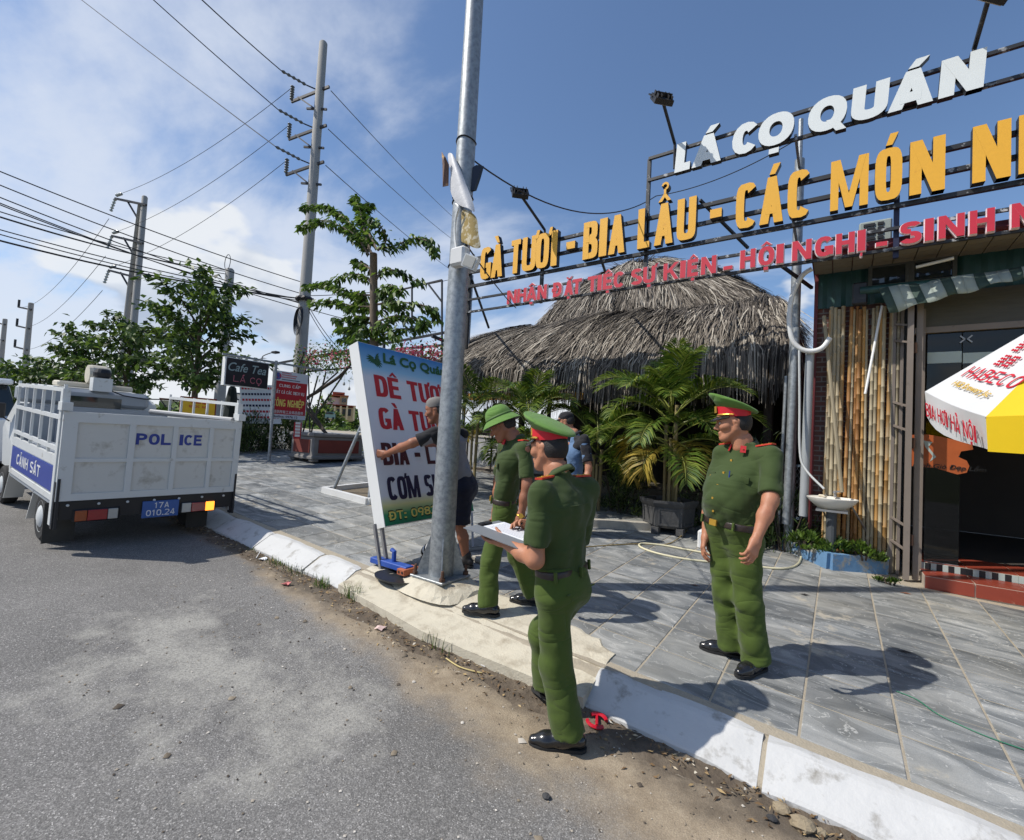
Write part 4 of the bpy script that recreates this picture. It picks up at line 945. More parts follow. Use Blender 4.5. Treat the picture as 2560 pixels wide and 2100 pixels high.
# striped awning
aw = thing('striped_awning', (2.0, 6.95, 3.2), 'rolled awning with a sagging green and white striped valance over the door', 'awning')
ra = PY(2190, 732, 7.0); rb = PY(2560, 690, 7.0); rb2 = ra+(rb-ra)*2.2
q = MB(); q.tube([PY(2150, 728, 7.0), rb2], 0.05, 12); q.build('roller', m_green, aw, smooth=True, autos=40)
q = MB(); q.bbox(PY(2140, 755, 7.02)-0.04, PY(2162, 712, 7.02)+0.03, 0.02); q.build('roller_bracket', m_black, aw)
m_sg = M('awning_green', srgb(56, 74, 66), 0.8, var=0.2, vs=12, bump=0.2, bs=15); m_sw = M('awning_white', srgb(150, 160, 152), 0.8, var=0.15, vs=12, bump=0.2, bs=15)
NS = 30
for k in range(NS):
    t0, t1 = k/NS, (k+1)/NS; q = MB(); vs = []
    for i in range(4):
        t = t0+(t1-t0)*i/3; s_ = t*2.2
        P0 = ra+(rb2-ra)*t+np.array([0.02, -0.055, 0.03+0.05*math.sin(t*3.1)])
        hh = 0.33-0.20*min(1, s_)+0.015*math.sin(s_*23)+0.05*max(0, s_-1)
        for j in range(4):
            f = j/3; vs.append(P0+np.array([0.10*f*(1-min(1, s_)), -0.10*f-0.02*math.sin(f*3+s_*14), -hh*f]))
    q.add(vs, [(i*4+j, (i+1)*4+j, (i+1)*4+j+1, i*4+j+1) for i in range(3) for j in range(3)])
    o = q.build('awning_stripe', m_sg if k % 3 == 0 else m_sw, aw, smooth=True)
    sol = o.modifiers.new('cloth', 'SOLIDIFY'); sol.thickness = 0.004
# air conditioner on the roof
ac = thing('air_conditioner', PY(2190, 625, 7.9), 'grey air conditioner outdoor unit standing on the roof behind the red letters', 'air conditioner')
p0, p1 = PY(2146, 632, 7.9), PY(2232, 542, 7.9); m_ac = M('ac_grey', srgb(150, 158, 152), 0.5, var=0.06)
q = MB(); q.bbox((p0[0], 7.9, p0[2]-0.2), (p1[0], 8.25, p1[2]), 0.02); acb = q.build('casing', m_ac, ac)
wA = p1[0]-p0[0]; hA = p1[2]-p0[2]
for i in range(2):
    for j in range(6):
        p = MB(); xa = p0[0]+wA*(0.14+0.42*i); p.box((xa, 7.885, p1[2]-hA*(0.10+0.15*j)-hA*0.09), (xa+wA*(0.34 if i == 0 else 0.18), 7.897, p1[2]-hA*(0.10+0.15*j))); p.build('grille_slot', m_black, acb)
# white conduit coil and service pipes at the corner
pipe = lambda pts, r, nm, m_, lab, cat: tag((lambda q: (q.tube(pts, r, 8), q.build(nm, m_, smooth=True, autos=50))[1])(MB()), lab, cat)
cv = [(2030,672),(2005,690),(1982,735),(1973,790),(1978,840),(1995,868),(2025,878),(2055,870),(2075,845)]
pts = [PY(x, y, 6.9+0.02*i) for i, (x, y) in enumerate(cv)]
def smooth_pts(P, n=6):
    P = np.asarray(P); out = []
    for k in range(len(P)-1):
        p0, p1, p2, p3 = P[max(k-1, 0)], P[k], P[k+1], P[min(k+2, len(P)-1)]
        for i in range(n):
            t = i/n; out.append(0.5*((2*p1)+(-p0+p2)*t+(2*p0-5*p1+4*p2-p3)*t*t+(-p0+3*p1-3*p2+p3)*t**3))
    out.append(P[-1]); return np.array(out)
pipe(smooth_pts(pts), 0.032, 'white_conduit', m_white, 'thick white conduit bent in a half loop at the building corner', 'conduit')
pipe([PY(1966, 940, 7.35), PY(1947, 1310, 7.35)], 0.024, 'galvanised_pipe', m_galv, 'thin pale steel pipe standing left of the bamboo wall', 'pipe')
pipe([PY(1990, 820, 7.2), PY(1965, 1310, 7.2)], 0.05, 'galvanised_pipe', m_galv, 'thick grey steel post standing left of the bamboo wall', 'post')
pipe([PY(2025, 880, 7.1), PY(2008, 1290, 7.1)], 0.05, 'grey_pipe', M('pvc_grey', srgb(158, 162, 164), 0.5, var=0.08), 'thick grey plastic pipe beside the bamboo wall', 'pipe')
pipe(smooth_pts([PY(1998, 870, 7.0), PY(1999, 1000, 7.0), PY(2000, 1130, 6.95), PY(2015, 1175, 6.9), PY(2060, 1222, 6.8)]), 0.014, 'water_hose', M('hose_grey', srgb(190, 192, 190), 0.5), 'pale grey water hose running down the pipe into the wash basin', 'hose')
# ------------------------------------------------------------------ beer parasol
par = thing('beer_parasol', (2.4, 6.2, 0.2), 'white and yellow beer parasol with red lettering by the steps', 'parasol')
A_ = PAT(2312, 979, 6.1); C_ = PAT(2836, 675, 5.6); base = np.array([2.40, 6.20, walk_z(2.4, 6.2)])
ax = C_-base; L_ = np.linalg.norm(ax); ax /= L_; vd = ax*0.45+np.array([0, 0, 0.55]); vd /= np.linalg.norm(vd)
def rot_about(p, th):
    v = p-C_; return C_+v*math.cos(th)+np.cross(ax, v)*math.sin(th)+ax*np.dot(ax, v)*(1-math.cos(th))
m_pw = M('parasol_white', srgb(228, 230, 232), 0.7, var=0.05, vs=4, trans=0.25); m_py = M('parasol_yellow', srgb(246, 208, 20), 0.7, var=0.06, trans=0.3); m_pr = M('parasol_red', srgb(196, 30, 52), 0.6)
NP = 6
unit_ = lambda v: v/np.linalg.norm(v)
rim = [rot_about(A_, k*2*math.pi/NP) for k in range(NP)]  # counted clockwise seen from above
for k in range(NP):
    a, b = rim[k], rim[(k+1) % NP]; m_ = m_py if k % 2 else m_pw
    q = MB(); vs = []
    for i in range(7):
        t = i/6
        for j in range(7):
            s_ = j/6; p = C_+(a+(b-a)*s_-C_)*t; p = p-ax*0.022*math.sin(math.pi*s_)*t; vs.append(p)
    q.add(vs, [(i*7+j, i*7+j+1, (i+1)*7+j+1, (i+1)*7+j) for i in range(6) for j in range(6)])
    pn = q.build('canopy_panel', m_, par, smooth=True)
    q = MB(); vs = []; out = ((a+b)/2-C_); out -= ax*np.dot(out, ax); out /= np.linalg.norm(out)
    for j in range(9):
        s_ = j/8; p = a+(b-a)*s_-ax*0.022*math.sin(math.pi*s_)
        hgt = 0.25+0.05*math.sin(math.pi*s_)*(1 if k % 2 == 0 else 0.6)
        for i in range(4): vs.append(p-vd*hgt*i/3*1.0+out*0.03*(i/3)*math.sin(s_*6+k))
    q.add(vs, [(j*4+i, j*4+i+1, (j+1)*4+i+1, (j+1)*4+i) for j in range(8) for i in range(3)])
    va = q.build('valance', m_, par, smooth=True)
    if k % 2 == 0:
        u = (b-a)/np.linalg.norm(b-a); mid = (a+b)/2-ax*0.010; up = C_-mid; wd = np.linalg.norm(b-a); up -= u*np.dot(up, u); up /= np.linalg.norm(up); nr = np.cross(u, up)
        if np.dot(nr, ax) < 0: nr = -nr
        fr = (mid+nr*0.012, u, up, nr)
        if k == 0:
            pc_ = lambda x, y: (lambda p: (np.dot(p, u), np.dot(p, up)))(PPL(x, y, mid, nr)-mid)
            HA, HB, HT, KA, KB_, E1, E2 = pc_(2405, 942), pc_(2532, 975), pc_(2421, 912), pc_(2383, 965), pc_(2474, 997), pc_(2520, 905), pc_(2556, 868)
        bl = lambda a_, b_: (fr[0]+u*a_[0]+up*a_[1], unit_(u*(b_[0]-a_[0])+up*(b_[1]-a_[1])), None)
        for (a_, b_, s_, h_, m2, nm) in ((HA, HB, 'HABECO', HT[1]-HA[1], m_pr, 'brewery_lettering'),):
            o_, ud, _ = bl(a_, b_); vd2 = np.cross(nr, ud); vd2 *= np.sign(np.dot(vd2, up)); q = MB(); put_text(q, s_, (o_, ud, vd2, nr), 0, 0, h_*0.95, width=math.hypot(b_[0]-a_[0], b_[1]-a_[1]), d=0.002, tx=0.16, ty=0.13, n=2.4, slant=0.10, gap=0.24); q.build(nm, m2, pn)
        o_, ud, _ = bl(KA, KB_); vd2 = np.cross(nr, ud); vd2 *= np.sign(np.dot(vd2, up))
        font_text('HKB Brewery Jsc', (o_, ud, vd2, nr), 0, 0, 0.055, bold=0.03, shear=0.2, width=math.hypot(KB_[0]-KA[0], KB_[1]-KA[1]), d=0.008).build('small_lettering', M('parasol_gold', srgb(214, 176, 70), 0.6), pn)
        q = MB()
        for gx, gy in ((E1[0]-0.07, E1[1]), (E1[0]+0.07, E1[1]), E2):
            for r_ in range(4):
                for s2 in range(3):
                    cx_, cy_ = gx+(s2-1)*0.036+(r_ % 2)*0.012, gy+(r_-1.5)*0.03
                    q.prism([(cx_-0.015, cy_-0.006), (cx_+0.010, cy_-0.012), (cx_+0.015, cy_+0.006), (cx_-0.010, cy_+0.012)], fr, 0.006)
        tag(q.build('hop_emblem', m_pr, pn), kind='stuff')
        vn = np.cross(u, vd); vn *= np.sign(np.dot(vn, out)); q = MB(); put_text(q, 'BIA HƠI HÀ NỘI', ((a+b)/2-ax*0.02+vn*0.03, u, vd, vn), -0.42*wd, -0.20, 0.13, width=0.84*wd, d=0.003, tx=0.14, ty=0.12, n=2.2); q.build('valance_lettering', m_pr, va)
for k in range(NP):
    q = MB(); q.tube([C_-ax*0.03, rim[k]-ax*0.012], 0.007, 6); q.build('rib', m_grey, par)
q = MB(); q.tube([base, C_-ax*0.01], 0.018, 10); pol = q.build('pole', m_grey, par)
q = MB(); q.tube([base+ax*L_*0.36, base+ax*L_*0.52], 0.028, 10); q.build('pole_sleeve', M('sleeve_blue', srgb(36, 58, 120), 0.5), pol)
q = MB(); q.lathe([(0.16, 0), (0.17, 0.03), (0.16, 0.06), (0.03, 0.075), (0.03, 0.18)], tuple(base), 20); q.build('base', m_grey, par)
# ------------------------------------------------------------------ thatched pavilion
HX0, HX1, HY0, HY1 = PY(1075, 985, 7.75)[0], PY(1962, 930, 7.75)[0]+0.12, 7.75, 13.0
hut = thing('thatched_pavilion', ((HX0+HX1)/2, (HY0+HY1)/2, 0.5), 'large open pavilion with a shaggy two-tier thatched roof', 'pavilion')
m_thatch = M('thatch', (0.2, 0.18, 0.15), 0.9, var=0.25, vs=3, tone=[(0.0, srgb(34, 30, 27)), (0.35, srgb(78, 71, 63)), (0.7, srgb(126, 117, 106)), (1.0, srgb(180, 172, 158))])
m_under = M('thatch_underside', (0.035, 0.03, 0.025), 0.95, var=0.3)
zE0 = PY(1600, 935, HY0)[2]+0.30                       # top of the thatch at the eave
hcx, hcy = (HX0+HX1)/2+0.12, (HY0+HY1)/2
zB = PY(1700, 775, 9.35)[2]; zT = PY(1585, 668, hcy)[2]
def tier(x0, x1, y0, y1, z0, tx0, tx1, ty0, ty1, z1, sag=0.12):
    """hip roof tier faces as bilinear patches: (bottom edge a->b, top edge c->d)"""
    return [((x0, y0, z0), (x1, y0, z0), (tx0, ty0, z1), (tx1, ty0, z1)), ((x1, y0, z0), (x1, y1, z0), (tx1, ty0, z1), (tx1, ty1, z1)),
            ((x1, y1, z0), (x0, y1, z0), (tx1, ty1, z1), (tx0, ty1, z1)), ((x0, y1, z0), (x0, y0, z0), (tx0, ty1, z1), (tx0, ty0, z1))]
low = tier(HX0, HX1, HY0, HY1, zE0, hcx-2.1, HX1-0.45, 9.35, HY1-1.6, zB)
upp = tier(PY(1340, 790, 9.05)[0], PY(1935, 770, 9.05)[0], 9.05, HY1-1.3, zB-0.16, PY(1560, 672, hcy)[0], PY(1640, 678, hcy)[0], hcy-0.1, hcy+0.1, zT)
def patch(f, s, t, bow=0.22):
    a, b, c, d = (np.asarray(q, float) for q in f)
    p = (a+(b-a)*s[:, None])*(1-t[:, None])+(c+(d-c)*s[:, None])*t[:, None]
    p[:, 2] += bow*np.sin(np.pi*t)*1.0-0.10*np.sin(np.pi*np.clip(s, 0, 1))**0.5*0+0.05*np.sin(s*9+t*5)
    return p
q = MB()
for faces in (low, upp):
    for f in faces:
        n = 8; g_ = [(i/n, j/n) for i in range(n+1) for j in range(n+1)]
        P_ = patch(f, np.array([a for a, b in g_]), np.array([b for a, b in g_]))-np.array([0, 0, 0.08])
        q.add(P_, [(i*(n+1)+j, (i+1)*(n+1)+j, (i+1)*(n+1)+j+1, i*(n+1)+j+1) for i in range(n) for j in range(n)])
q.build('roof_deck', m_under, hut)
def strips(faces, dens, Lr, name, darktop, parent, front_only=False):
    V, Q, T = [], [], []
    for fi, f in enumerate(faces):
        if fi == 2 and name == 'x': continue
        a, b, c, d = (np.asarray(q_, float) for q_ in f)
        area = np.linalg.norm(b-a)*np.linalg.norm((c+d)/2-(a+b)/2)*0.72
        n = int(area*dens*(1.0, 0.6, 0.15, 0.45)[fi])
        s = RNG.random(n); t = RNG.random(n)**1.12
        p = patch(f, s, t)
        e = 0.06; dn = patch(f, s, t-e)-p; dn /= np.linalg.norm(dn, axis=1)[:, None]
        al = (b-a)/np.linalg.norm(b-a); nr = np.cross(al, dn); nr *= np.sign(nr[:, 2:3]+1e-9)
        clump = np.sin(s*37+t*5)+np.sin(s*83+t*11)+0.7*np.sin(s*151)
        ang = 0.13*np.sin(s*24+t*6)+RNG.normal(0, 0.16, n)
        dd = dn+al[None]*ang[:, None]; dd /= np.linalg.norm(dd, axis=1)[:, None]
        L = RNG.uniform(*Lr, n); w = RNG.uniform(0.008, 0.022, n)
        sd = np.cross(dd, nr); sd /= np.linalg.norm(sd, axis=1)[:, None]
        lift = RNG.uniform(0.01, 0.075, n)+0.02*clump
        p0 = p+nr*lift[:, None]; bend = RNG.uniform(-0.02, 0.05, n)
        p1 = p0+dd*(L*0.5)[:, None]+nr*bend[:, None]; p2 = p0+dd*L[:, None]+nr*(bend-RNG.uniform(0.02, 0.10, n))[:, None]
        # past the eave the straw hangs straight down
        ov = t*np.linalg.norm((c+d)/2-(a+b)/2) < L
        out = np.clip((L-t*np.linalg.norm((c+d)/2-(a+b)/2))/L, 0, 1)*ov
        p2[:, 2] -= 0.26*out*L/0.6; p2[:, :2] -= dd[:, :2]*(0.35*out*L)[:, None]
        m_ = np.stack([p0-sd*w[:, None]/2, p0+sd*w[:, None]/2, p1-sd*w[:, None]/2, p1+sd*w[:, None]/2, p2-sd*w[:, None]/4, p2+sd*w[:, None]/4], 1)
        base = len(V)*0 + sum(len(x) for x in V)
        V.append(m_.reshape(-1, 3)); k = base+np.arange(n)*6
        Q.append(np.concatenate([np.stack([k, k+1, k+3, k+2], 1), np.stack([k+2, k+3, k+5, k+4], 1)]))
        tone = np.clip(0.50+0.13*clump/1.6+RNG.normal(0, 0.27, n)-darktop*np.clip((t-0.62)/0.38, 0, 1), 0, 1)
        T.append(np.repeat(tone, 6))
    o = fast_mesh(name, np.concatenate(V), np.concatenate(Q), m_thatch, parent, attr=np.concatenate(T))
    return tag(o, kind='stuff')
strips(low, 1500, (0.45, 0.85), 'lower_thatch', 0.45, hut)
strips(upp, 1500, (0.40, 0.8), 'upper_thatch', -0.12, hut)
# ridge tuft
V, Q, T = [], [], []
n = 700; pz = np.array([PY(1595, 670, hcy)[0], hcy, zT+0.02]); az = RNG.random(n)*6.283; L = RNG.uniform(0.2, 0.5, n); el = RNG.uniform(-0.9, 0.35, n)
d = np.stack([np.cos(az)*np.cos(el)*1.3, np.sin(az)*np.cos(el), np.sin(el)], 1); p0 = pz+RNG.normal(0, 1, (n, 3))*np.array([0.22, 0.05, 0.03]); p1 = p0+d*L[:, None]; sd = np.cross(d, (0, 0, 1)); sd /= np.linalg.norm(sd, axis=1)[:, None]
m_ = np.stack([p0-sd*0.01, p0+sd*0.01, p1+sd*0.004, p1-sd*0.004], 1); k = np.arange(n)*4
tag(fast_mesh('ridge_straw', m_.reshape(-1, 3), np.stack([k, k+1, k+2, k+3], 1), m_thatch, hut, attr=np.repeat(RNG.uniform(0.3, 1, n), 4)), kind='stuff')
# timber: eave log, posts, near-black backing added as under-roof shade
m_log = M('straw_log', srgb(196, 168, 112), 0.7, var=0.2, vs=8)
zlog = PY(1962, 932, 7.85)[2]
q = MB(); q.tube([(HX0+0.3, 7.85, zlog-0.02), (PY(1968, 932, 7.85)[0], 7.85, zlog)], 0.085, 12); q.build('eave_log', m_log, hut, smooth=True, autos=50)
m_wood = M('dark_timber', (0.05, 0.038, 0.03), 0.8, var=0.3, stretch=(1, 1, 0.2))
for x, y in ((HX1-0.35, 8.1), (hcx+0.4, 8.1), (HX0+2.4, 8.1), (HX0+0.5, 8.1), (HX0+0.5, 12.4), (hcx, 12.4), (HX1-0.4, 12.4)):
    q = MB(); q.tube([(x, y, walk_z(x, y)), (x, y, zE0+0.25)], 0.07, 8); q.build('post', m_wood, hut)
m_hw = M('hut_wall_shade', (0.03, 0.026, 0.022), 0.9, var=0.4, vs=1.5)  # near-black colour stands in for the deep shade under the roof
q = MB(); q.box((HX0+1.3, 12.3, 0.3), (HX1+0.2, 12.4, zE0+0.5)); q.build('shade_backing', m_hw, hut)  # added across the open back so the pavilion reads dark inside
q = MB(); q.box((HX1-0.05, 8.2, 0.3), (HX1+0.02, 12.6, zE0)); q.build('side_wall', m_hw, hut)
q = MB(); q.box((HX0-1.2, 10.5, 2.75), (HX0+2.6, 10.6, 2.95)); q.build('yellow_beam', M('yellow_beam', srgb(214, 160, 60), 0.6), hut)
q = MB()
for k in range(9): q.bar((HX0+0.2+k*0.7, 8.15, 0.9), (HX0+0.2+k*0.7, 8.15, 1.75), 0.03)
q.bar((HX0, 8.15, 1.75), (HX1, 8.15, 1.75), 0.05); q.bar((HX0, 8.15, 0.95), (HX1, 8.15, 0.95), 0.05); q.build('railing', m_wood, hut)
# ------------------------------------------------------------------ leaves, palms, shrubs, trees
def leaf_mesh(P, D, L, W, N=None):
    """diamond leaves folded along the midrib: P base, D direction, L length, W width"""
    n = len(P); D = D/(np.linalg.norm(D, axis=1)[:, None]+1e-9)
    if N is None: N = np.array([0, 0, 1.0])+RNG.normal(0, 0.45, (n, 3))
    S_ = np.cross(D, N); S_ /= np.linalg.norm(S_, axis=1)[:, None]+1e-9; U = np.cross(S_, D)
    L = np.broadcast_to(L, n)[:, None]; W = np.broadcast_to(W, n)[:, None]
    a = P; b = P+D*L*0.45+S_*W/2+U*W*0.12; c = P+D*L-U*L*0.10; d = P+D*L*0.45-S_*W/2+U*W*0.12
    V = np.stack([a, b, c, d], 1).reshape(-1, 3); k = np.arange(n)*4
    return V, np.stack([k, k+1, k+2, k+3], 1)
def leaf_obj(name, P, D, L, W, mat, parent, tone=None, N=None):
    V, Q = leaf_mesh(np.asarray(P, float), np.asarray(D, float), L, W, N)
    t = RNG.random(len(P)) if tone is None else tone
    return fast_mesh(name, V, Q, mat, parent, attr=np.repeat(t, 4))
G = lambda *s: [(p, srgb(*c)) for p, c in s]
m_leaf = M('leaf_bright', (0.1, 0.15, 0.03), 0.5, var=0.15, vs=2, trans=0.35, tone=G((0, (42, 62, 22)), (0.5, (74, 104, 36)), (1, (122, 148, 58))))
m_leafd = M('leaf_dark', (0.1, 0.15, 0.03), 0.5, var=0.15, vs=2, trans=0.35, tone=G((0, (36, 54, 24)), (0.5, (66, 92, 36)), (1, (118, 142, 56))))
m_palm = M('palm_leaf', (0.1, 0.15, 0.03), 0.42, var=0.12, vs=2, trans=0.3, tone=G((0, (34, 58, 20)), (0.5, (72, 100, 34)), (1, (134, 146, 56))))
m_palmy = M('palm_leaf_yellow', (0.1, 0.15, 0.03), 0.5, var=0.15, vs=2, trans=0.3, tone=G((0, (92, 96, 32)), (0.5, (148, 132, 46)), (1, (186, 160, 70))))
m_bamb = M('bamboo_leaf', (0.1, 0.15, 0.03), 0.5, var=0.15, vs=2, trans=0.25, tone=G((0, (26, 42, 18)), (0.5, (52, 76, 34)), (1, (110, 128, 62))))
m_bark = M('bark', srgb(112, 98, 82), 0.9, var=0.3, vs=10, bump=0.4, bs=30, stretch=(1, 1, 0.3))
m_barkd = M('bark_dark', srgb(74, 64, 54), 0.9, var=0.3, vs=10, bump=0.4, bs=30, stretch=(1, 1, 0.3))
m_flower = M('bougainvillea_bract', (0.5, 0.05, 0.12), 0.6, trans=0.3, tone=G((0, (170, 40, 80)), (0.6, (206, 86, 112)), (1, (222, 168, 168))))
def frond(parent, base, az, el, L, mat, droop=1.0, leaf=0.34, n=44, wid=0.026, twist=0.0):
    """one feather palm frond: arching rachis with two rows of leaflets"""
    q = MB(); pts = []; p = np.array(base, float); e = el
    for k in range(13):
        pts.append(p.copy()); d = np.array([math.cos(az)*math.cos(e), math.sin(az)*math.cos(e), math.sin(e)]); p = p+d*L/12; e -= droop*(0.02+0.012*k)*1.25
    pts = np.array(pts)
    t = np.linspace(0.22, 0.985, n); idx = t*12; i0 = np.minimum(idx.astype(int), 11); fr = (idx-i0)[:, None]
    pos = pts[i0]*(1-fr)+pts[i0+1]*fr; tan = pts[i0+1]-pts[i0]; tan /= np.linalg.norm(tan, axis=1)[:, None]
    side = np.cross(tan, (0, 0, 1)); side /= np.linalg.norm(side, axis=1)[:, None]; up = np.cross(side, tan)
    ll = leaf*(0.45+0.9*np.sin(np.pi*np.clip(t*0.85+0.12, 0, 1)))*np.where(t > 0.9, 0.8, 1)
    V, Q, T = [], [], []
    for s in (-1, 1):
        d = side*s*0.85+tan*(0.45+0.5*t[:, None]**2)+up*0.34+RNG.normal(0, 0.06, (n, 3)); d /= np.linalg.norm(d, axis=1)[:, None]
        w = wid*(0.7+0.5*np.sin(np.pi*t))
        nrm = up-side*s*0.3; sv = np.cross(d, nrm); sv /= np.linalg.norm(sv, axis=1)[:, None]
        mid = pos+d*(ll*0.55)[:, None]; tip = pos+d*(ll*0.96)[:, None]-np.array([0, 0, 1.0])*(ll*RNG.uniform(0.12, 0.34, n))[:, None]
        m_ = np.stack([pos, mid+sv*w[:, None]/2, tip, mid-sv*w[:, None]/2], 1); b = sum(len(x) for x in V); V.append(m_.reshape(-1, 3)); k = b+np.arange(n)*4
        Q.append(np.stack([k, k+1, k+2, k+3], 1)); T.append(np.repeat(np.clip(RNG.normal(0.5, 0.2, n)+0.2*t, 0, 1), 4))
    o = fast_mesh('frond', np.concatenate(V), np.concatenate(Q), mat, parent, attr=np.concatenate(T))
    q.tube(pts, np.linspace(0.012, 0.003, 13), 5); q.build('rachis', M('rachis', srgb(128, 134, 58), 0.5), o)
    return o
def areca(loc, label, fr_list, stems, scale=1.0, group='potted areca palms'):
    t = thing('areca_palm', loc, label, 'palm', group)
    for dx, dy, h, r in stems:
        q = MB(); z = 0; pts = []; rs = []
        for k in range(9): pts.append((loc[0]+dx*(1+k*0.03), loc[1]+dy*(1+k*0.03), loc[2]+h*k/8)); rs.append(r*(1.08 if k % 2 else 1.0))
        q.tube(pts, rs, 8); q.build('stem', M('palm_stem', srgb(136, 122, 84), 0.6, var=0.3, vs=8), t)
    for bz, az, el, L, dr, y in fr_list:
        b = np.array(loc)+np.array([0.05*math.cos(az), 0.05*math.sin(az), bz]); frond(t, b, az, el, L, m_palmy if y else m_palm, dr, leaf=0.30*scale)
    return t
# stone pot with the big areca
pc = PW(1655, 1338); pcx, pcy = pc[0]-0.03, pc[1]+0.36; pz0 = walk_z(pcx, pcy)
def stone_pot(cx, cy, z0, R, Hh, label, nside=6, rot=0.3):
    t = thing('stone_pot', (cx, cy, z0), label, 'flower pot')
    m_ = M('pot_stone', srgb(74, 74, 74), 0.75, var=0.3, vs=8, col2=srgb(120, 112, 100), c2=(0.6, 0.75), c2s=9, bump=0.4, bs=25)
    def ring(r, z): return [(cx+r*math.cos(rot+2*math.pi*k/nside), cy+r*math.sin(rot+2*math.pi*k/nside), z0+z) for k in range(nside)]
    q = MB(); loft(q, [ring(R*0.80, Hh*0.16), ring(R*0.86, Hh*0.22), ring(R*0.90, Hh*0.80), ring(R*0.94, Hh*0.82), ring(R*1.0, Hh*0.92), ring(R*1.0, Hh), ring(R*0.88, Hh), ring(R*0.86, Hh*0.86)]); b_ = q.build('bowl', m_, t)
    for k in range(nside):
        a = rot+2*math.pi*(k+0.5)/nside; r = R*0.875*math.cos(math.pi/nside); n_ = np.array([math.cos(a), math.sin(a), 0]); u = np.array([-math.sin(a), math.cos(a), 0]); c = np.array([cx, cy, z0+Hh*0.51])+n_*(r+0.004)
        p = MB(); hw = R*0.31
        for s in (-1, 1): p.obox(c+u*hw*s, u*0.012, n_*0.008, np.array([0, 0, Hh*0.24])); p.obox(c+np.array([0, 0, Hh*0.24*s]), u*(hw+0.012), n_*0.009, np.array([0, 0, 0.012]))
        p.lathe([(0.0, 0), (0.05, 0.0)], (0, 0, -9)) if False else None
        p.build('panel_moulding', m_, b_)
        a2 = rot+2*math.pi*k/nside; f = MB(); c2 = np.array([cx+R*0.80*math.cos(a2), cy+R*0.80*math.sin(a2), z0+Hh*0.09]); f.obox(c2, np.array([0.05, 0, 0]), np.array([0, 0.05, 0]), np.array([0, 0, Hh*0.10])); f.build('foot', m_, t)
    q = MB(); q.lathe([(0.01, 0), (R*0.84, 0.0)], (cx, cy, z0+Hh*0.88), nside*2, cap=False); q.build('soil', M('soil', (0.05, 0.038, 0.028), 0.95, var=0.4, vs=20, bump=0.5), t)
    return t
stone_pot(pcx, pcy, pz0, 0.42, 0.47, 'dark hexagonal stone pot holding the tall areca palm')
FL = []
for k in range(24):
    az = k*2.399+0.4; lay = k/24; FL.append((0.75+0.85*lay+random.uniform(-0.1, 0.1), az, 0.25+0.75*lay+random.uniform(-0.15, 0.15), random.uniform(1.0, 1.35), random.uniform(1.1, 1.7), False))
for k, az in enumerate((-2.6, -1.9, -0.8, 3.3)): FL.append((0.62+0.11*k, az, 0.35, random.uniform(0.75, 0.95), 2.4, True))
FL += [(1.5, -1.2, 1.25, 1.0, 0.5, False), (1.55, 2.2, 1.1, 1.0, 0.7, False), (1.4, -2.4, 0.7, 1.25, 1.2, False), (1.35, -0.2, 0.75, 1.2, 1.2, False), (1.4, -1.57, 0.9, 1.1, 1.0, False)]
areca((pcx, pcy, pz0+0.38), 'tall green and yellow areca palm growing in the dark stone pot', FL, [(0.05, 0.02, 1.5, 0.03), (-0.08, 0.05, 1.2, 0.026), (0.02, -0.09, 1.0, 0.022), (0.11, -0.05, 0.8, 0.02), (-0.05, -0.06, 0.7, 0.02)])
for px_, py_, Y_, tpy, lab, nfr in ((1310, 1290, 7.0, 905, 'areca palm behind the officer in the round sun helmet', 24), (1175, 1260, 7.2, 900, 'areca palm half hidden behind the lamp post', 16), (1490, 1230, 7.5, 1000, 'low areca palm behind the man in the black cap', 12)):
    b = PY(px_, py_, Y_); b[2] = walk_z(b[0], Y_); ht = PY(px_, tpy, Y_)[2]-b[2]
    fl = [(ht*(0.35+0.35*(k/nfr)), k*2.399+px_, 0.35+0.75*(k/nfr)+random.uniform(-0.15, 0.15), random.uniform(0.85, 1.2), random.uniform(0.9, 1.6), random.random() < 0.08) for k in range(nfr)]
    areca(tuple(b), lab, fl, [(0.05, 0.02, ht*0.55, 0.03), (-0.08, 0.05, ht*0.5, 0.025), (0.03, -0.08, ht*0.42, 0.022)])
def shrub(name, c, rad, n, label, mat, L=(0.08, 0.15), W=0.018, cat='shrub', stems=8, group=None, flat=0.0, updir=0.25):
    """loose shrub: stems and many leaves in an uneven ellipsoid"""
    c = np.asarray(c, float); t = thing(name, (c[0], c[1], c[2]), label, cat, group)
    q = MB()
    tips = []
    for k in range(stems):
        a = random.uniform(0, 6.283); r = random.uniform(0.3, 0.95); tip = c+np.array([rad[0]*r*math.cos(a), rad[1]*r*math.sin(a), rad[2]*random.uniform(0.7, 1.9)]); tips.append(tip)
        b = c+np.array([rad[0]*0.35*r*math.cos(a), rad[1]*0.35*r*math.sin(a), 0]); q.tube([b, (b+tip)/2+np.array([0, 0, 0.05]), tip], [0.012, 0.008, 0.003], 5)
    q.build('stems', m_barkd, t)
    cl = max(6, n//45); cc = RNG.normal(0, 1, (cl, 3)); cc /= np.linalg.norm(cc, axis=1)[:, None]; cc *= RNG.uniform(0.35, 1.0, cl)[:, None]**0.6; cc[:, 2] = np.abs(cc[:, 2])*1.9-0.1*0
    k = RNG.integers(0, cl, n); P = c+(cc[k]+RNG.normal(0, 0.16, (n, 3)))*np.array(rad); P[:, 2] = np.maximum(P[:, 2], c[2]+0.02)
    D = (P-c)*np.array([1, 1, 0.3])+RNG.normal(0, 0.5, (n, 3))*np.array(rad)+np.array([0, 0, updir]); 
    leaf_obj('foliage', P, D, RNG.uniform(*L, n), W, mat, t)
    return t
def at_walk(px, py, Y):
    p = PY(px, py, Y); p[2] = walk_z(p[0], Y); return p
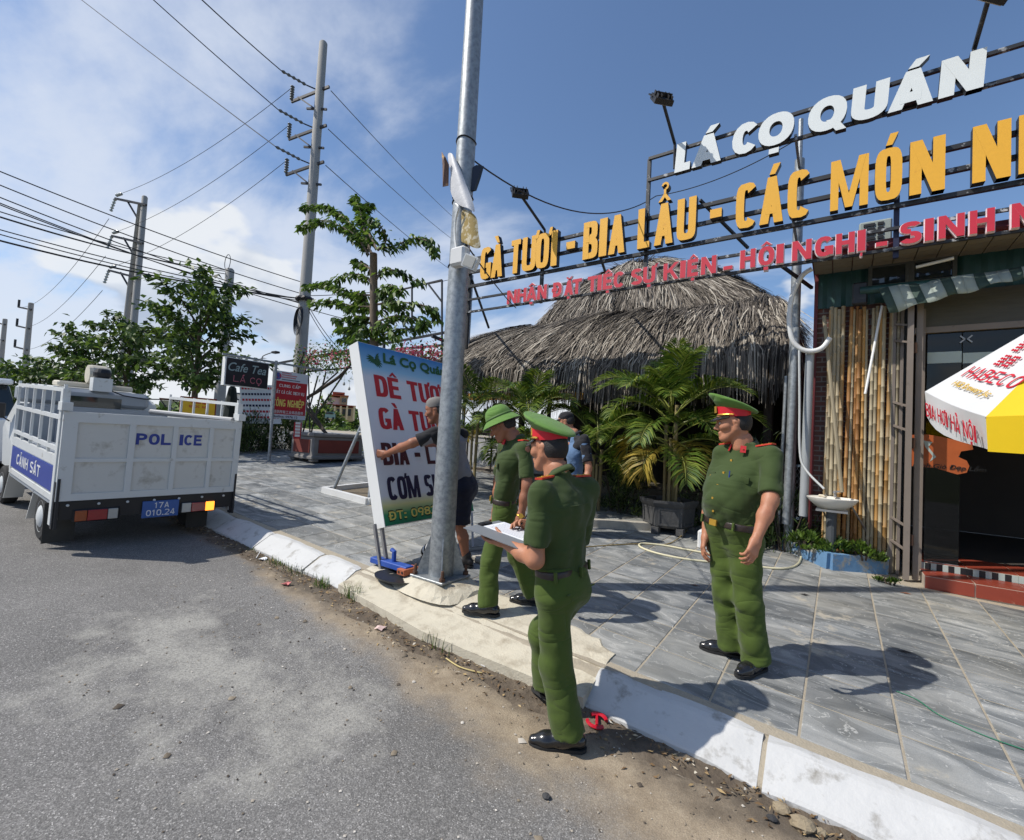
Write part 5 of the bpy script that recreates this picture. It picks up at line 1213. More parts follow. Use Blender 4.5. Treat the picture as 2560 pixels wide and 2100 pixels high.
bam = [((1880, 1200), 7.65, (0.42, 0.3, 0.82), 1300, 'feathery bamboo bush behind the officer standing on the right'), ((1770, 1250), 7.7, (0.45, 0.3, 0.45), 1300, 'dark bamboo bush right of the stone pot'),
       ((1545, 1260), 7.75, (0.5, 0.3, 0.42), 1500, 'dark bamboo bush left of the stone pot'), ((1420, 1260), 7.9, (0.5, 0.3, 0.5), 1200, 'dark bush behind the officer holding the clipboard'), ((1965, 1290), 7.25, (0.36, 0.22, 0.38), 1100, 'low leafy bush at the foot of the steel posts')]
for (p_, Y_, r_, n_, lab) in bam: shrub('bamboo_bush', at_walk(*p_, Y_), r_, n_, lab, m_bamb, (0.10, 0.18), 0.016, group='bushes in front of the pavilion')
# ---- trees
def tree_from_branches(name, base, trunk_pts, trunk_r, branches, label, leafL, leafW, mat, barkm, per=70, spread=0.10, droop=0.5, extra=None):
    t = thing(name, base, label, 'tree')
    q = MB(); q.tube(trunk_pts, trunk_r, 10); q.build('trunk', barkm, t, smooth=True)
    q = MB(); P, D = [], []
    for br in branches:
        pts = smooth_pts(br, 5); q.tube(pts, np.linspace(0.022, 0.004, len(pts)), 5)
        n = int(per*np.linalg.norm(np.diff(pts, axis=0), axis=1).sum())
        idx = RNG.uniform(0.12, 1.0, n)*(len(pts)-1); i0 = np.minimum(idx.astype(int), len(pts)-2); f = (idx-i0)[:, None]
        p = pts[i0]*(1-f)+pts[i0+1]*f; tn = pts[i0+1]-pts[i0]; tn /= np.linalg.norm(tn, axis=1)[:, None]
        sd = np.cross(tn, (0, 0, 1)); sd /= np.linalg.norm(sd, axis=1)[:, None]+1e-9; s = np.where(RNG.random(n) < 0.5, -1, 1)[:, None]
        p = p+RNG.normal(0, spread*0.35, (n, 3)); P.append(p); D.append(sd*s*RNG.uniform(0.3, 1, (n, 1))+tn*0.45+np.array([0, 0, -droop])+RNG.normal(0, 0.25, (n, 3)))
    q.build('branches', barkm, t)
    if extra is not None: P.append(extra[0]); D.append(extra[1])
    P = np.concatenate(P); D = np.concatenate(D); n = len(P)
    leaf_obj('crown', P, D, RNG.uniform(*leafL, n), RNG.uniform(*leafW, n), mat, t); return t
# young tree with the topped trunk in the pavement pit
TXp, TYp = -6.62, 5.35
def cp(x, y, dy=0.0): return PY(700+x/3.472, 450+y/3.472, TYp+dy)
bl = [[(800,640),(700,520),(560,330),(400,230),(200,230)],[(770,650),(650,480),(500,390),(350,350),(180,410)],[(790,640),(720,400),(690,250),(640,140)],[(840,600),(720,330),(780,200)],
      [(850,600),(1000,570),(1150,510),(1300,540),(1340,640)],[(850,610),(920,520),(860,380),(800,360)],[(800,780),(700,720),(650,700)],[(840,860),(900,780),(1060,800),(1130,860),(1240,880)],
      [(800,880),(690,820),(580,830),(480,870)],[(790,1000),(600,980),(400,900),(220,930)],[(790,1100),(620,1090),(450,1050),(280,1060)],[(850,980),(950,920),(1060,970)],
      [(850,1080),(1000,1060),(1200,1080),(1330,1120),(1370,1190)],[(800,1200),(650,1180),(480,1220)],[(850,1230),(1000,1180),(1150,1200),(1270,1230)],[(800,1320),(650,1300),(500,1290)],[(830,1400),(1000,1300),(1250,1290)],
      [(800,1420),(650,1370),(530,1380)],[(800,1150),(700,1040),(600,1130)],[(840,1180),(960,1060),(1080,1120)],[(820,1350),(900,1250),(1020,1390)],[(820,1380),(730,1270),(640,1400)],[(850,1000),(930,1020),(990,1100)],[(800,1250),(700,1220),(600,1260)]]
brs = []
for k, b in enumerate(bl):
    dy = random.uniform(-0.7, 0.7); brs.append([cp(x, y, dy*i/(len(b)-1)) for i, (x, y) in enumerate(b)])
tb = cp(812, 640); tl = cp(815, 1280)
tree_from_branches('young_street_tree', (TXp, TYp, walk_z(TXp, TYp)), [(TXp, TYp, walk_z(TXp, TYp)-0.05), tl, (tb+tl)/2, tb], [0.085, 0.075, 0.07, 0.066], brs, 'young street tree with a cut-off trunk and long leafy side branches', (0.11, 0.17), (0.055, 0.08), m_leaf, m_bark, per=105, droop=0.75)
# dense street trees along the kerb, further up the street
def street_tree(base, h, rad, n, label, seed, leaf=(0.16, 0.26), trunk_r=0.09, lean=(0, 0), lowcut=0.36):
    rs = np.random.default_rng(seed); b = np.asarray(base, float)
    t = thing('street_tree', tuple(b), label, 'tree', 'street trees along the pavement')
    fork = b+np.array([lean[0], lean[1], h*0.42]); q = MB(); q.tube([b, (b+fork)/2+np.array([0.03, 0, 0]), fork, b+np.array([lean[0]*1.6, lean[1]*1.6, h*0.80])], [trunk_r, trunk_r*0.85, trunk_r*0.7, trunk_r*0.3], 8); q.build('trunk', m_bark, t, smooth=True)
    q = MB(); P, D = [], []; nl = 19
    for k in range(nl):
        f = k/(nl-1); z = lowcut+(0.93-lowcut)*f+rs.uniform(-0.02, 0.02); a = k*2.4+rs.uniform(-0.4, 0.4); r = rad*(0.55+0.5*math.sin(math.pi*min(1, 0.25+0.75*f)))*rs.uniform(0.7, 1.12)
        s = b+np.array([lean[0]*z*2, lean[1]*z*2, h*(z*0.82)]); e = b+np.array([lean[0]+r*math.cos(a), lean[1]+r*math.sin(a), h*(z+0.06)])
        m = (s+e)/2+np.array([0, 0, h*0.035]); q.tube([s, m, e], [0.03, 0.018, 0.006], 5)
        c = n//nl; u = rs.uniform(0.25, 1.05, c)[:, None]; p = s*(1-u)+e*u+np.array([0, 0, 1])*(u*(1-u))*h*0.14
        wv = rs.normal(0, 1, (c, 3))*np.array([0.17, 0.17, 0.045])*rad*0.75; p = p+wv
        P.append(p); D.append((p-b)*np.array([1, 1, 0])*0.6+rs.normal(0, 0.5, (c, 3))+np.array([0, 0, -0.35]))
    q.build('branches', m_barkd, t); P = np.concatenate(P); D = np.concatenate(D); m_ = len(P)
    leaf_obj('crown', P, D, RNG.uniform(*leaf, m_), RNG.uniform(leaf[0]*0.5, leaf[1]*0.55, m_), m_leafd, t, tone=np.clip(RNG.normal(0.5, 0.25, m_), 0, 1))
def tree_at(px, X):
    # ground point on the tree row seen at pixel column px
    best = min(np.arange(3.0, 9.0, 0.05), key=lambda Y: abs((lambda d: CX+FPX*(d@_R)/(d@_f))(np.array([X, Y, gz(X)+0.5])-EYE)-px)); return (X, best, walk_z(X, best))
street_tree(tree_at(478, -14.2), 4.75, 1.45, 2600, 'tallest dense street tree behind the police truck', 3, trunk_r=0.10)
street_tree(tree_at(306, -20.0), 4.0, 1.45, 2200, 'dense street tree just left of the double power pole', 5)
street_tree(tree_at(180, -26.0), 4.2, 1.05, 1300, 'slender street tree third from the truck', 8, leaf=(0.2, 0.3))
street_tree(tree_at(90, -31.0), 3.0, 1.7, 1500, 'low spreading street tree near the left edge', 11, leaf=(0.22, 0.34), lowcut=0.2)
street_tree(tree_at(10, -36.0), 3.2, 1.9, 1500, 'low street tree at the left edge of the picture', 13, leaf=(0.24, 0.36), lowcut=0.2)
street_tree(tree_at(230, -30.0), 2.4, 1.4, 1100, 'dark bushy street tree low behind the truck cab', 17, leaf=(0.22, 0.34), lowcut=0.15)
# ------------------------------------------------------------------ lamp post with what hangs on it
LPX, LPY = PW(1100, 1462)[:2]; LPZ = apron_z(LPX, LPY)
lamp = thing('lamp_post', (LPX, LPY, LPZ), 'tall galvanised steel lamp post bolted to a concrete footing at the kerb', 'lamp post')
q = MB(); q.tube([(LPX, LPY, LPZ+0.08), (LPX, LPY, LPZ+2.0), (LPX, LPY, 9.5)], [0.112, 0.098, 0.066], 24); q.build('shaft', m_galv, lamp, smooth=True, autos=40)
q = MB(); q.tube([(LPX, LPY, 9.4), (LPX+0.1, LPY-0.6, 9.75), (LPX+0.2, LPY-1.6, 9.9)], [0.05, 0.045, 0.04], 10); q.bbox((LPX+0.1, LPY-2.2, 9.85), (LPX+0.35, LPY-1.5, 9.97), 0.04); q.build('lamp_arm', m_galv, lamp)
q = MB(); q.bbox((LPX-0.20, LPY-0.19, LPZ+0.065), (LPX+0.20, LPY+0.19, LPZ+0.087), 0.005); q.build('base_plate', m_galv, lamp)
for a in (0.78, 2.35, 3.93, 5.5):
    u = np.array([math.cos(a), math.sin(a), 0]); v = np.array([-math.sin(a), math.cos(a), 0]); o = np.array([LPX, LPY, LPZ+0.088])
    q = MB(); q.prism([(0.09, 0), (0.215, 0), (0.215, 0.03), (0.105, 0.36), (0.09, 0.36)], (o-v*0.005, u, (0, 0, 1), v), 0.01); q.build('gusset', m_galv, lamp)
for sx in (-1, 1):
    for sy in (-1, 1):
        q = MB(); c = (LPX+0.165*sx, LPY+0.155*sy, LPZ+0.088); q.lathe([(0.026, 0), (0.026, 0.028)], c, 6); q.lathe([(0.014, 0.028), (0.014, 0.085), (0.008, 0.09)], c, 8); q.build('anchor_bolt', m_rust, lamp)
q = MB(); vs = []
rr = [(0.42, 0.36, -0.03), (0.36, 0.30, 0.012), (0.29, 0.25, 0.038), (0.235, 0.215, 0.058), (0.21, 0.195, 0.064)]
loft(q, [[(LPX+a*(math.copysign(abs(math.cos(t))**0.75, math.cos(t)))+0.025*math.sin(5*t+40*z), LPY+b*(math.copysign(abs(math.sin(t))**0.75, math.sin(t)))+0.02*math.cos(3*t+30*z), LPZ+z) for t in np.arange(0, 6.28, 6.2832/28)] for a, b, z in rr]); q.build('footing', m_apron, lamp)
for z in (PY(1125, 505, LPY)[2], PY(1127, 505, LPY)[2]-0.05, PY(1130, 670, LPY)[2], PY(1140, 367, LPY)[2]):
    r = 0.112-0.046*(z-LPZ)/9.2+0.002
    q = MB(); q.tube([(LPX+r*math.cos(a), LPY+r*math.sin(a), z+0.012*math.sin(a*2+z)) for a in np.arange(0, 6.28, 0.35)], 0.006, 6, closed=True); q.build('strap', m_black, lamp)
# torn banner twisted round the post
def sheet(mb, rows):
    n = len(rows[0]); vs = [p for r in rows for p in r]; mb.add(vs, [(i*n+j, i*n+j+1, (i+1)*n+j+1, (i+1)*n+j) for i in range(len(rows)-1) for j in range(n-1)])
ban = thing('torn_banner', PY(1150, 540, LPY-0.12), 'torn white plastic banner twisted around the lamp post', 'banner')
bs = lambda x, y: (1060+x/4.82, 360+y/4.82)
def bp_(x, y, off): return PY(*bs(x, y), LPY-off)
q = MB(); sheet(q, [[bp_(275, 105, 0.10), bp_(330, 100, 0.13), bp_(365, 150, 0.115)], [bp_(300, 240, 0.13), bp_(370, 230, 0.16), bp_(440, 300, 0.11)], [bp_(330, 370, 0.14), bp_(410, 360, 0.18), bp_(490, 440, 0.12)], [bp_(300, 480, 0.13), bp_(430, 480, 0.18), bp_(545, 580, 0.12)],
          [bp_(330, 640, 0.13), bp_(470, 640, 0.19), bp_(590, 690, 0.13)], [bp_(430, 760, 0.14), bp_(540, 760, 0.19), bp_(630, 860, 0.12)]])
o = q.build('white_sheet', M('banner_back', srgb(198, 198, 200), 0.55, var=0.08, vs=6, bump=0.25, bs=12), ban, smooth=True); o.modifiers.new('s', 'SUBSURF').levels = 2; o.modifiers['s'].render_levels = 2
q = MB(); sheet(q, [[bp_(440, 770, 0.10), bp_(540, 800, 0.15), bp_(632, 866, 0.12)], [bp_(455, 950, 0.09), bp_(560, 960, 0.14), bp_(652, 960, 0.11)], [bp_(445, 1090, 0.09), bp_(560, 1090, 0.13), bp_(650, 1080, 0.10)], [bp_(440, 1190, 0.09), bp_(560, 1215, 0.12), bp_(688, 1230, 0.09)], [bp_(520, 1200, 0.09), bp_(610, 1265, 0.11), bp_(680, 1255, 0.08)]])
m_prn = M('banner_print', srgb(150, 128, 70), 0.6, var=0.3, vs=5, col2=srgb(196, 186, 160), c2=(0.5, 0.56), c2s=16)
o = q.build('printed_side', m_prn, ban, smooth=True); o.modifiers.new('s', 'SUBSURF').levels = 2; o.modifiers['s'].render_levels = 2
q = MB(); q.add([bp_(215, 95, 0.2), bp_(250, 150, 0.2), bp_(225, 250, 0.2)], [(0, 1, 2)]); q.add([bp_(222, 180, 0.18), bp_(300, 250, 0.15), bp_(295, 500, 0.15), bp_(225, 515, 0.18), bp_(255, 150, 0.19)], [(0, 3, 2, 1, 4)]); o = q.build('brown_poster', M('poster_brown', srgb(104, 76, 62), 0.6, var=0.35, vs=5, col2=srgb(196, 150, 70), c2=(0.62, 0.7), c2s=5), ban)
o.modifiers.new('t', 'SOLIDIFY').thickness = 0.004
fl = thing('solar_panel', PY(1185, 455, LPY), 'small dark panel sticking out to the right of the lamp post', 'solar panel')
pp = [bs(*c) for c in ((500, 405), (520, 330), (628, 252), (692, 258), (650, 410), (600, 555), (548, 568), (505, 470))]
P3 = [PY(x, y, LPY-0.02+0.0016*(x-1165)) for x, y in pp]; nn = np.array([0.3, 0.9, 0.1])*0.03
q = MB(); k = len(P3); q.add(P3+[p+nn for p in P3], [tuple(range(k)), tuple(range(k, 2*k))[::-1]]+[(i, (i+1) % k, k+(i+1) % k, k+i) for i in range(k)]); q.build('panel', M('panel_navy', (0.006, 0.008, 0.02), 0.35), fl)
q = MB(); q.bar(bp_(470, 400, 0.0), bp_(520, 430, 0.0), 0.02); q.build('panel_bracket', m_black, fl)
bx = thing('junction_box', PY(1150, 650, LPY-0.14), 'white junction box with a small square floodlight strapped to the lamp post', 'junction box')
c = PY(*bs(430, 1365), LPY-0.15); q = MB(); q.bbox(c-np.array([0.085, 0.05, 0.085]), c+np.array([0.085, 0.05, 0.085]), 0.02); q.build('box', M('box_white', srgb(206, 206, 204), 0.5, var=0.05), bx)
c2 = PY(*bs(565, 1425), LPY-0.20); q = MB(); q.obox(c2, np.array([0.055, 0.02, -0.025]), np.array([0.0, 0.02, 0.0]), np.array([0.025, 0, 0.05])); l_ = q.build('small_floodlight', m_white, bx); q = MB(); q.obox(c2+np.array([0.0, -0.024, 0]), np.array([0.045, 0.012, -0.02]), np.array([0, 0.003, 0]), np.array([0.02, 0, 0.04])); q.build('lens', m_lampw, l_)
q = MB(); q.tube([c+np.array([0.06, 0, 0]), c2], 0.02, 8); q.build('swivel', m_white, bx)
q = MB(); q.tube(smooth_pts([bp_(380, 720, 0.15), bp_(415, 770, 0.16), bp_(385, 900, 0.13), bp_(370, 1080, 0.13), bp_(390, 1290, 0.16)]), 0.009, 6); q.build('cable', m_white, bx)
# ------------------------------------------------------------------ power poles
def pole(name, base, top_z, r0, r1, label, group='concrete power poles'):
    t = thing(name, tuple(base), label, 'power pole', group); q = MB(); q.tube([base, (base[0], base[1], top_z-0.05), (base[0], base[1], top_z)], [r0, r1, r1*0.7], 16); q.build('shaft', m_pole, t, smooth=True, autos=40); return t
up = PY(780, 500, 8.0); ub = np.array([up[0], 8.0, walk_z(up[0], 8.0)]); utop = PY(811, 103, 8.0)[2]
pole1 = pole('power_pole', ub, utop, 0.20, 0.125, 'tall concrete power pole with three crossarms in the middle')
INS = M('insulator', srgb(92, 96, 98), 0.35, var=0.1); GINS = M('glass_insulator', srgb(168, 174, 172), 0.25, var=0.1)
def insulator(parent, a, b, n=6, r=0.045, m_=INS):
    a, b = np.asarray(a, float), np.asarray(b, float); pts = []; rs = []
    for k in range(n):
        for f, rr in ((0.1, 0.5), (0.4, 1.0), (0.6, 1.0), (0.9, 0.5)): pts.append(a+(b-a)*(k+f)/n); rs.append(r*rr)
    q = MB(); q.tube(pts, rs, 8); return q.build('insulator', m_, parent, smooth=True)
ARM = []
for (ax_, ay_), (lx, ly) in (((625+158, 80+128), (752, 238)), ((777, 300), (742, 312)), ((770, 388), (735, 400))):
    a = PY(ax_, ay_, 7.95); zc = PY(800, ay_+6, 7.95)[2]
    q = MB(); e = np.array([ub[0]-1.05, ub[1]-0.35, zc-0.30])
    q.bar((ub[0]+0.35, ub[1]+0.1, zc-0.05), e, 0.06, 0.08); q.bar((ub[0]-0.05, ub[1]-0.15, zc-0.75), (ub[0]-0.75, ub[1]-0.3, zc-0.22), 0.04); q.bar((ub[0]+0.3, ub[1]+0.1, zc-0.78), (ub[0]-0.35, ub[1]-0.2, zc-0.70), 0.05, 0.06); q.build('crossarm', m_dark, pole1)
    insulator(pole1, e+np.array([0, 0, 0.05]), e+np.array([0.0, 0, 0.55]), 6, 0.07)
    q = MB(); q.bar((ub[0], ub[1], zc-0.12), (ub[0]-0.3, ub[1]-0.3, zc), 0.03); q.build('strain_link', m_dark, pole1)
    insulator(pole1, (ub[0]-0.3, ub[1]-0.3, zc+0.0), (ub[0]-0.75, ub[1]-0.9, zc+0.25), 5, 0.05)
    ARM.append((e, zc))
wl = M('wire_black', (0.01, 0.01, 0.012), 0.5)
def wire(a, b, sag, label, r=0.012, grp='overhead wires'):
    a, b = np.asarray(a, float), np.asarray(b, float); n = 24; t = np.linspace(0, 1, n)[:, None]
    p = a*(1-t)+b*t; p[:, 2] -= (4*sag*t*(1-t))[:, 0]; q = MB(); q.tube(p, r, 5); return tag(q.build('overhead_wire', wl), label, 'wire', grp)
for k, ((e, zc), (px, py)) in enumerate(zip(ARM, ((527, 0), (403, 0), (220, 0)))):
    s = np.array([ub[0]-0.75, ub[1]-0.9, zc+0.25]); d = ray(px, py)
    # the span crosses the road: pass through the pixel ray at Y = 4.4
    m_ = PY(px, py, 4.6); far = s+(m_-s)*3.6
    wire(s, far, 0.25, ('upper', 'middle', 'lower')[k]+' high-voltage wire coming over the road to the tall power pole', 0.016, 'high-voltage wires over the road')
    b2 = np.array([ub[0]+0.3, ub[1]+0.2, zc-0.1]); p2 = PY(*((1120, 520), (1115, 575), (1115, 655))[k], 22.0); far2 = b2+(p2-b2)*1.7
    wire(b2, far2, 0.3, ('upper', 'middle', 'lower')[k]+' high-voltage wire leaving the tall power pole to the back right', 0.014, 'high-voltage wires behind')
q = MB()
for k in range(9): q.tube([(ub[0]+0.25+0.16*math.cos(a)*(1+0.04*k), ub[1]-0.25-0.01*k, PY(775, 790, 7.8)[2]+0.34*math.sin(a)*(1+0.03*k)-0.02*k) for a in np.arange(0, 6.28, 0.3)], 0.008, 5, closed=True)
tag(q.build('cable_coil', wl), 'coil of black cable hanging on the tall power pole', 'cable coil', kind=None)
q = MB(); q.tube([(ub[0]+0.22*math.cos(a), ub[1]+0.22*math.sin(a), PY(766, 748, 8)[2]+0.02*math.sin(9*a)) for a in np.arange(0, 6.28, 0.3)], 0.07, 6, closed=True); q.build('cable_band', m_black, pole1)
# double pole further up the street
db = PH(362, 493, 12.0); db = np.array([db[0], db[1], walk_z(db[0], db[1])])
pole2 = pole('power_pole', db, 12.05, 0.17, 0.115, 'twin concrete power pole with three bracket arms up the street')
q = MB(); q.tube([db+np.array([-0.70, -0.22, 0]), (db[0]-0.22, db[1]-0.08, 11.7)], [0.15, 0.10], 12); q.build('second_shaft', m_pole, pole2, smooth=True)
DARM = []
for z in (11.75, 9.95, 8.3):
    e = np.array([db[0]-1.5, db[1]-0.7, z+0.25]); q = MB(); q.bar((db[0]+0.3, db[1], z-0.2), e, 0.09); q.bar((db[0]-0.25, db[1], z-0.95), e*0.6+np.array([db[0], db[1], z])*0.4, 0.06); q.build('bracket_arm', m_dark, pole2)
    insulator(pole2, e, e+np.array([-0.2, -0.08, -0.62]), 5, 0.075, GINS); insulator(pole2, e+np.array([0.1, 0, 0.12]), e+np.array([0.5, 0.1, 0.15]), 4, 0.075, GINS); DARM.append(e)
for z in (5.9, 1.9+gz(-26)):
    q = MB(); q.bar((db[0]-1.0, db[1]-0.3, z), (db[0]+0.35, db[1]+0.05, z), 0.12); q.build('clamp', m_dark, pole2)
for k, e in enumerate(DARM):
    wire(e+np.array([0.65, 0.1, 0.15]), ARM[k][0]+np.array([0, 0, 0.5]), 0.4, ('upper', 'middle', 'lower')[k]+' thin wire between the twin pole and the tall power pole', 0.009, 'wires between the two power poles')
# smaller pole behind the big tree, and the far row
b3 = PH(575, 675, 7.2); pole3 = pole('power_pole', np.array([b3[0], b3[1], walk_z(b3[0], b3[1])]), 7.25, 0.19, 0.14, 'short concrete pole rising behind the tallest street tree')
q = MB(); q.tube([(b3[0]+0.22*math.cos(a), b3[1]-0.1, 7.45+0.28*math.sin(a)) for a in np.arange(0, 6.28, 0.35)], 0.012, 5, closed=True); q.build('wire_loop', wl, pole3)
FARP = []
for px, py, z, lab in ((78, 757, 12, 'slim far power pole with bracket arms under the heaped cloud'), (13, 797, 12, 'farthest slim power pole at the left edge of the sky')):
    b4 = PH(px, py, z); p4 = pole('power_pole', np.array([b4[0], b4[1], gz(b4[0])]), z, 0.27, 0.2, lab)
    for dz in (0.4, 2.2, 4.2):
        q = MB(); e = (b4[0]-1.4, b4[1]-0.6, z-dz); q.bar((b4[0]+0.3, b4[1], z-dz-0.3), e, 0.14); q.bar(e, (e[0], e[1], e[2]+0.7), 0.16); q.build('bracket_arm', m_dark, p4)
    FARP.append(b4)
for k, e in enumerate(DARM):
    wire(e+np.array([-0.28, -0.1, -0.95]), (FARP[0][0]-1.4, FARP[0][1]-0.6, 12-(0.4, 2.2, 4.2)[k]), 1.2, ('upper', 'middle', 'lower')[k]+' thin wire from the twin pole to the far poles', 0.012, 'wires to the far poles')
# telecom and low-voltage lines crossing the picture on the left
LV = [((0, 401), (757, 706), 0.25), ((0, 430), (757, 735), 0.3), ((0, 461), (757, 760), 0.3), ((0, 464), (755, 757), 0.45), ((0, 476), (755, 772), 0.3), ((0, 498), (570, 676), 0.3), ((0, 502), (570, 679), 0.4), ((0, 511), (570, 686), 0.3), ((0, 544), (755, 748), 0.3), ((0, 551), (752, 752), 0.35), ((0, 562), (750, 746), 0.4)]
names = ['topmost', 'second', 'third', 'fourth', 'fifth', 'sixth', 'seventh', 'eighth', 'ninth', 'tenth', 'lowest']
for k, (a, b, sg) in enumerate(LV):
    pb = PY(*b, 8.0) if b[0] > 600 else PY(*b, b3[1]); pa = PXX(*a, -15.0-0.15*k); far = pb+(pa-pb)*1.6
    wire(pb, far, sg, names[k]+' of the low cables running left from the poles', 0.014 if k < 10 else 0.024, 'low cables on the left')
for k, (a, b) in enumerate((((757, 706), (620, 700)), ((770, 765), (905, 860)), ((770, 880), (850, 860)), ((790, 770), (840, 850)))):
    pass
for k, (px, py, Y) in enumerate(((860, 885, 9.2), (845, 880, 9.0), (1090, 830, 12.0), (1120, 700, 14.0))):
    wire((ub[0]+0.1, ub[1]-0.1, PY(766, (745, 752, 770, 742)[k], 8)[2]), PY(px, py, Y), 0.15, ('first', 'second', 'third', 'fourth')[k]+' service cable dropping right from the tall power pole', 0.012, 'service cables')
wire(PY(1163, 385, LPY), PY(1640, 490, 7.2), 0.42, 'black cable sagging from the lamp post to the roof sign', 0.008); 
wire(PY(1640, 490, 7.2), PY(1990, 350, 7.0), 0.12, 'black cable rising along the roof sign to the right', 0.007)
wire(PY(1165, 610, LPY-0.05), PY(1290, 770, 7.2), 0.04, 'dark cable from the torn banner down to the roof sign', 0.008)
# ------------------------------------------------------------------ the restaurant's standing sign being carried
FY = PW(978, 1425)[1]; Ft = PY(978, 1425, FY); Tt = PY(894, 853, FY)
sv = Tt-Ft; SL = np.linalg.norm(sv); sv /= SL                       # up along the tilted board
su = np.array([-0.068, 0.998, 0.0]); sn = np.cross(su, sv); sn /= np.linalg.norm(sn)   # sn faces the camera side
if sn[0] < 0: sn = -sn
sgn = thing('standing_sign', tuple(Ft), 'tall white light-box sign with red and navy menu lettering held tilted beside the lamp post', 'sign')
Bt = PPL(960, 1318, Ft, sn); hb = np.dot(Bt-Ft, sv)                   # bottom of the box along the height
def sp3(x, y): p = PPL(x, y, Ft, sn)-Ft; return np.dot(p, su), np.dot(p, sv)
SWD = sp3(1108, 906)[0]
m_box = M('lightbox_white', srgb(226, 226, 222), 0.5, var=0.04)
def mat_face():
    m = bpy.data.materials.new('printed_face'); m.use_nodes = True; nt = m.node_tree; b = nt.nodes['Principled BSDF']
    at = nd(nt, 'ShaderNodeAttribute', attribute_name='tone'); r = ramp(nt, [(0.0, srgb(22, 120, 84)), (0.055, srgb(64, 150, 100)), (0.10, srgb(222, 218, 150)), (0.15, srgb(226, 226, 226)), (0.80, srgb(226, 228, 230)), (0.86, srgb(150, 200, 226)), (1.0, srgb(30, 124, 190))])
    lk(nt, at.outputs['Fac'], r.inputs[0]); lk(nt, r.outputs[0], b.inputs['Base Color']); b.inputs['Roughness'].default_value = 0.45
    tc = nd(nt, 'ShaderNodeTexCoord'); n = nd(nt, 'ShaderNodeTexNoise', i={'Scale': 2.5, 'Detail': 3.0}); lk(nt, tc.outputs['Object'], n.inputs['Vector']); bp = nd(nt, 'ShaderNodeBump', i={'Strength': 0.25, 'Distance': 0.05}); lk(nt, n.outputs[0], bp.inputs['Height']); lk(nt, bp.outputs[0], b.inputs['Normal'])
    return m
TH = 0.145
q = MB(); c = Ft+sv*(hb+SL)/2+su*SWD/2-sn*TH/2; q.obox(c, su*SWD/2, sn*TH/2, sv*(SL-hb)/2); q.build('box', m_box, sgn)
ny = 24; V = []; T = []
for i in range(ny+1):
    f = i/ny
    for j in range(2): V.append(Ft+sv*(hb+0.006+(SL-hb-0.012)*f)+su*(0.006+(SWD-0.012)*j)+sn*0.004); T.append(f)
fc = fast_mesh('printed_face', V, [(2*i, 2*i+1, 2*i+3, 2*i+2) for i in range(ny)], mat_face(), sgn, attr=T)
SF = (Ft+sn*0.006, su, sv, sn)
m_sr = M('print_red', srgb(190, 36, 44), 0.5); m_sm = M('print_maroon', srgb(74, 22, 28), 0.5); m_sn = M('print_navy', srgb(30, 24, 58), 0.5); m_sg = M('print_green', srgb(28, 88, 50), 0.5); m_sy = M('print_yellow', srgb(232, 214, 110), 0.5); m_sb = M('print_dark', srgb(24, 30, 24), 0.5)
z2 = lambda x, y: (850+x/4.232, 820+y/4.232); z4 = lambda x, y: (850+x/4.232, 1200+y/4.232)
def row_text(s, pa, pb, ptop, mat, tx=0.36, full=None, n=3.2, **kw):
    """pa/pb: pixels of the first and last visible letter feet, ptop: pixel of the cap line above pa"""
    a, b, t = sp3(*pa), sp3(*pb), sp3(*ptop); h = t[1]-a[1]; vis = full[0] if full else s; w = (b[0]-a[0])*text_width(s, 0.08)/text_width(vis, 0.08)
    q = MB(); put_text(q, s, SF, a[0], (a[1]+b[1])/2, h, width=w, d=0.003, tx=tx, ty=0.17, n=n, gap=0.08, **kw); q.build('lettering', mat, sgn)
row_text('DÊ TƯƠI', z2(360, 745), z2(1045, 812), z2(330, 515), m_sr, full=['DÊ TƯƠ'])
row_text('GÀ TƯƠI', z2(405, 1085), z2(950, 1105), z2(375, 852), m_sr, full=['GÀ TƯ'])
row_text('BIA - LẨU', z2(445, 1465), z2(1000, 1448), z2(415, 1225), m_sm, full=['BIA - L'])
row_text('CƠM SUẤT', z4(510, 232), z4(985, 175), z4(487, -20), m_sn, full=['CƠM S'])
a, b, t = sp3(*z4(515, 428)), sp3(*z4(985, 375)), sp3(*z4(508, 335)); ww = (b[0]-a[0])*text_width('ĐT: 0982089', 0.12)/text_width('ĐT: 0982', 0.12)
for m_, ex, dd in ((m_sb, 0.012, 0.002), (m_sy, 0.0, 0.0045)):
    q = MB(); put_text(q, 'ĐT: 0982 0', SF, a[0]-ex*0.4, (a[1]+b[1])/2-ex, t[1]-a[1]+2*ex, width=ww*0.92+ex, d=dd, tx=0.24+ex*4, ty=0.16+ex*2.5, n=2.6, gap=0.12-ex); q.build('phone_lettering', m_, sgn)
a, b = sp3(*z2(430, 395)), sp3(*z2(1050, 490))
font_text('Lá Cọ Quán', SF, a[0], (a[1]+b[1])/2-0.0, 0.115, bold=0.07, shear=0.1, width=(b[0]-a[0])*1.06, d=0.003).build('script_name', M('print_green2', srgb(30, 92, 48), 0.5), sgn)
lf = sp3(*z2(325, 320)); q = MB()
for k in range(17):
    an = math.radians(-200+k*15.5); L = 0.10+0.028*math.sin(k*0.8); du = np.array([math.cos(an), math.sin(an)]); dv = np.array([-du[1], du[0]])*0.010
    q.prism([tuple(np.array(lf)+du*0.008-dv*0.4), tuple(np.array(lf)+du*L*0.6-dv), tuple(np.array(lf)+du*L), tuple(np.array(lf)+du*L*0.6+dv)], SF, 0.002+0.0003*k)
tag(q.build('palm_leaf_emblem', m_sg, sgn), kind='stuff')
